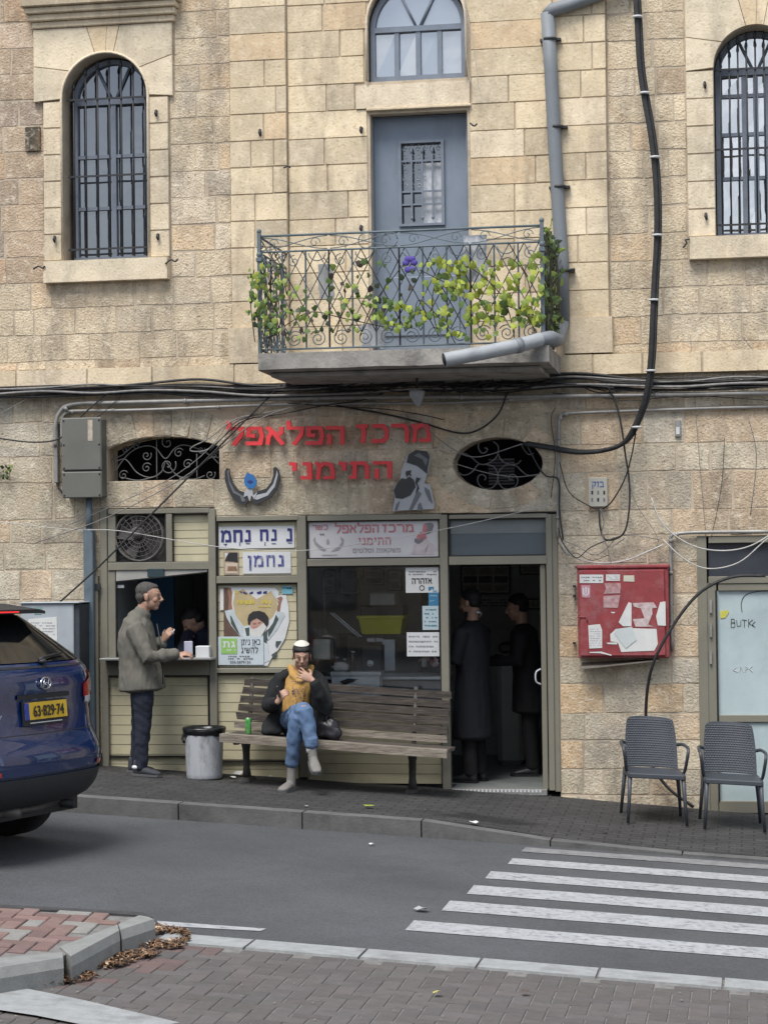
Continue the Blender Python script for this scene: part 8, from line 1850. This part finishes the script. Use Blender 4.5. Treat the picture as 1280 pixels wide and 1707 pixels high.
# ---- customers and vendor inside, dark against the unlit shop
M_bcoat = mat('long_black_coat', (.005, .006, .010), .85, .2, 6, .4, 20); M_bl2 = mat('black_suit', (.005, .005, .006), .85, .2, 6, .4, 20)
def foot_on_floor(px, Y): p = P(px, 1280, Y); p.z = FZ; return p
def figure(label, px, Y, yaw, H, coat, coat_len, hat=None, hairm=None, lean=0.0, arm_fwd=.35, skin=True, beard=False):
    base = foot_on_floor(px, Y); e = empty('person', base, label, 'person'); ca, sa = math.cos(yaw), math.sin(yaw)
    def T(f, s_, z): return base+Vector((f*ca-s_*sa, f*sa+s_*ca, z))
    fw, sd = Vector((ca, sa, 0)), Vector((-sa, ca, 0)); M = rotM(yaw, R(12)); k = H/1.75
    hc2 = T(.02+lean, 0, 1.63*k); q = MB(); head_shapes(q, M, hc2)
    q.loft([hc2+M@Vector((-.03, 0, -.05)), T(lean*.8, 0, 1.48*k), T(lean*.6, 0, 1.42*k)], [.058, .056, (.07, .08)], fw); q.loft([T(lean*.6, 0, 1.40*k), T(lean*.3, 0, 1.15*k), T(0, 0, .92*k)], [(.08, .12), (.09, .13), (.10, .13)], fw)
    for sg in (1, -1):
        q.loft([T(0, sg*.09, .92*k), T(.01, sg*.09, .5*k), T(-.02, sg*.09, .07*k)], [.08, .055, .038], fw, 10); q.loft([T(lean*.6, sg*.18, 1.34*k), T(lean*.5+.04, sg*.25, 1.13*k), T(lean*.5+arm_fwd, sg*.16, 1.12*k)], [.045, .036, .026], fw, 10)
        hand_shapes(q, T(lean*.5+arm_fwd, sg*.16, 1.12*k), (ca, sa, .15), (0, 0, 1), .5, 1, -sg)
    fuse(q, 'body', M_skin, e, .008, 2); face_bits(M, hc2, e, 1, None)
    q = MB(); q.loft([T(lean*.7, 0, 1.46*k), T(lean*.6, 0, 1.40*k), T(lean*.5, 0, 1.22*k), T(lean*.2, 0, 1.0*k), T(0, 0, coat_len+.1), T(0, 0, coat_len)], [(.08, .10), (.13, .215), (.15, .22), (.15, .20), (.18, .24), (.185, .245)], fw, 18)
    for sg in (1, -1): q.loft([T(lean*.6, sg*.2, 1.38*k), T(lean*.5+.04, sg*.26, 1.13*k), T(lean*.5+arm_fwd*.85, sg*.17, 1.12*k)], [.082, .075, .055], fw, 12)
    fuse(q, 'coat', coat, e, .012, 3, .008, 9, px)
    q = MB()
    for sg in (1, -1): q.loft([T(0, sg*.085, .9*k), T(.01, sg*.09, .5*k), T(-.02, sg*.09, .08)], [.1, .075, .062], fw, 12)
    fuse(q, 'trousers', M_bl2, e, .012, 2)
    for sg in (1, -1): shoe(e, T(-.08, sg*.09, .006), T(.2, sg*.11, .006), M_blk, M_blk)
    q = MB(); hair_cap(q, M, hc2, 1, ((-.028, 0, .052, .098, .083, .078), (-.055, 0, .0, .062, .08, .060))); fuse(q, 'hair', M_bh, e, .009, 2)
    if beard: q = MB(); hair_cap(q, M, hc2, 1, ((.03, 0, -.09, .05, .055, .06), (.05, 0, -.13, .03, .035, .05))); fuse(q, 'beard', M_bh, e, .009, 2)
    if hat: q = MB(); q.ball(hc2+M@Vector((-.02, 0, .085)), (.09, .085, .06), 14, 8, M); q.build('skullcap', M_bl2, parent=e)
    return e, T, hc2, M
e1, T1, h1, M1 = figure('tall man in a long black coat inside the doorway, his back half turned', 790, .62, R(158), 1.80, M_bcoat, .42, hat=True, arm_fwd=.34, beard=True)
q = MB(); q.tube([h1+M1@Vector(p) for p in ((-.075, .05, -.10), (-.085, 0, -.105), (-.06, -.06, -.115), (.0, -.085, -.15))], .012, 6); q.build('white_collar', M_white, parent=e1)
e2, T2, h2, M2 = figure('man in black eating, deeper in the doorway and leaning forward', 886, 1.25, R(180), 1.73, M_bl2, .62, hat=True, lean=.10, arm_fwd=.36)
ev = empty('person', foot_on_floor(330, .75), 'dark haired vendor in a navy shirt bending over inside the serving hatch', 'person')
hv = P(322, 1036, .70); Mv = rotM(R(200), R(40)); q = MB(); head_shapes(q, Mv, hv); q.loft([hv+Mv@Vector((-.04, 0, -.04)), P(334, 1050, .75), P(338, 1062, .78)], [.056, .055, (.08, .07)], (0, 1, 0)); q.loft([P(338, 1060, .78), P(338, 1110, .8), P(336, 1200, .8), foot_on_floor(334, .8)+Vector((0, 0, .06))], [(.11, .08), (.11, .08), (.10, .08), (.09, .09)], (1, 0, 0))
q.loft([P(318, 1062, .62), P(306, 1084, .45), P(302, 1096, .3)], [.045, .036, .028], (1, 0, 0)); hand_shapes(q, P(302, 1096, .3), (-.3, -.9, -.1), (0, 0, 1), .4)
fuse(q, 'body', M_skin, ev, .008, 2); q = MB(); hair_cap(q, Mv, hv, 1, ((-.028, 0, .052, .098, .083, .078), (-.055, 0, .0, .062, .08, .060), (.0, 0, .08, .08, .07, .04))); fuse(q, 'hair', M_bh, ev, .008, 2)
q = MB(); q.loft([P(331, 1052, .74), P(338, 1060, .78), P(338, 1100, .8), P(336, 1170, .8)], [(.10, .09), (.19, .13), (.18, .14), (.17, .13)], (1, 0, 0), 16); q.loft([P(316, 1060, .66), P(306, 1082, .48), P(303, 1092, .36)], [.075, .06, .05], (1, 0, 0)); q.loft([P(356, 1062, .78), P(360, 1100, .7)], [.075, .06], (1, 0, 0)); fuse(q, 'shirt', mat('navy_shirt', (.012, .014, .035), .9, .2, 8), ev, .010, 3, .006, 12)
q = MB(); q.box(P(300, 1100, .9).x, P(346, 1100, .9).x, .7, .95, FZ, P(320, 1165, .9).z, .04); q.build('apron', M_blk, parent=ev)
# food held by the rear customer
q = MB(); q.ball(T2(.10*.5+.42, .0, 1.14), (.045, .04, .05), 10, 8); q.build('wrapped_food', M_paper, label='pale wrapped food held by the man deeper in the doorway', cat='food')
# more loose wires, strung over the shopfront and round the red cabinet
rs = random.Random(31)
EXTRA = [([(930, 905), (945, 925), (960, 922), (985, 934), (1015, 925)], 'twisted grey wire left above the red cabinet'), ([(930, 880), (938, 905), (960, 930), (980, 915), (1000, 905), (1035, 893)], 'thin wire curling from the pale conduit end'), ([(1010, 905), (1018, 940), (1012, 948)], 'short wire dangling onto the red cabinet top'),
 ([(1000, 848), (1006, 870), (1003, 890), (1015, 912), (1040, 898)], 'wire dropping straight below the white telephone box'), ([(640, 655), (600, 668), (540, 676), (470, 690), (410, 700), (375, 726), (350, 752)], 'bent wire sagging to the left end of the red letters'), ([(520, 648), (490, 662), (455, 672), (430, 690)], 'short wire leaving the bundle above the left end of the letters'),
 ([(737, 612), (738, 640), (733, 668)], 'dripping cord hanging from the open pipe end'), ([(700, 700), (735, 735), (790, 762), (870, 740)], 'hair thin wire from the letters to the oval grille'), ([(925, 680), (918, 700), (925, 760), (918, 830)], 'thin dark wire beside the pale conduit'), ([(200, 640), (205, 655), (170, 690), (150, 700)], 'thin wire dropping behind the meter box'),
 ([(60, 655), (40, 668), (0, 690), (-20, 700)], 'black wire falling to the left edge under the ledge'), ([(1245, 690), (1260, 760), (1250, 860)], 'faint wire hanging at the right edge of the wall'), ([(1160, 995), (1130, 1030), (1098, 1090)], 'thin grey wire following the black hose'), ([(960, 640), (1000, 655), (1060, 650), (1140, 662), (1290, 652)], 'pale wire winding through the bundle on the right'), ([(920, 655), (1000, 662), (1050, 668), (1150, 660), (1290, 668)], 'dusty black wire lowest in the bundle on the right'), ([(700, 655), (760, 640), (840, 655), (930, 640), (1010, 652)], 'black wire humping along beneath the balcony')]
for pts, lab in EXTRA: cable('thin_wire', [(x, y, -.07-.05*rs.random()) for x, y in pts], rs.uniform(.003, .006), rs.choice([M_wire, M_wgrey, M_wire]), lab, 'wire')
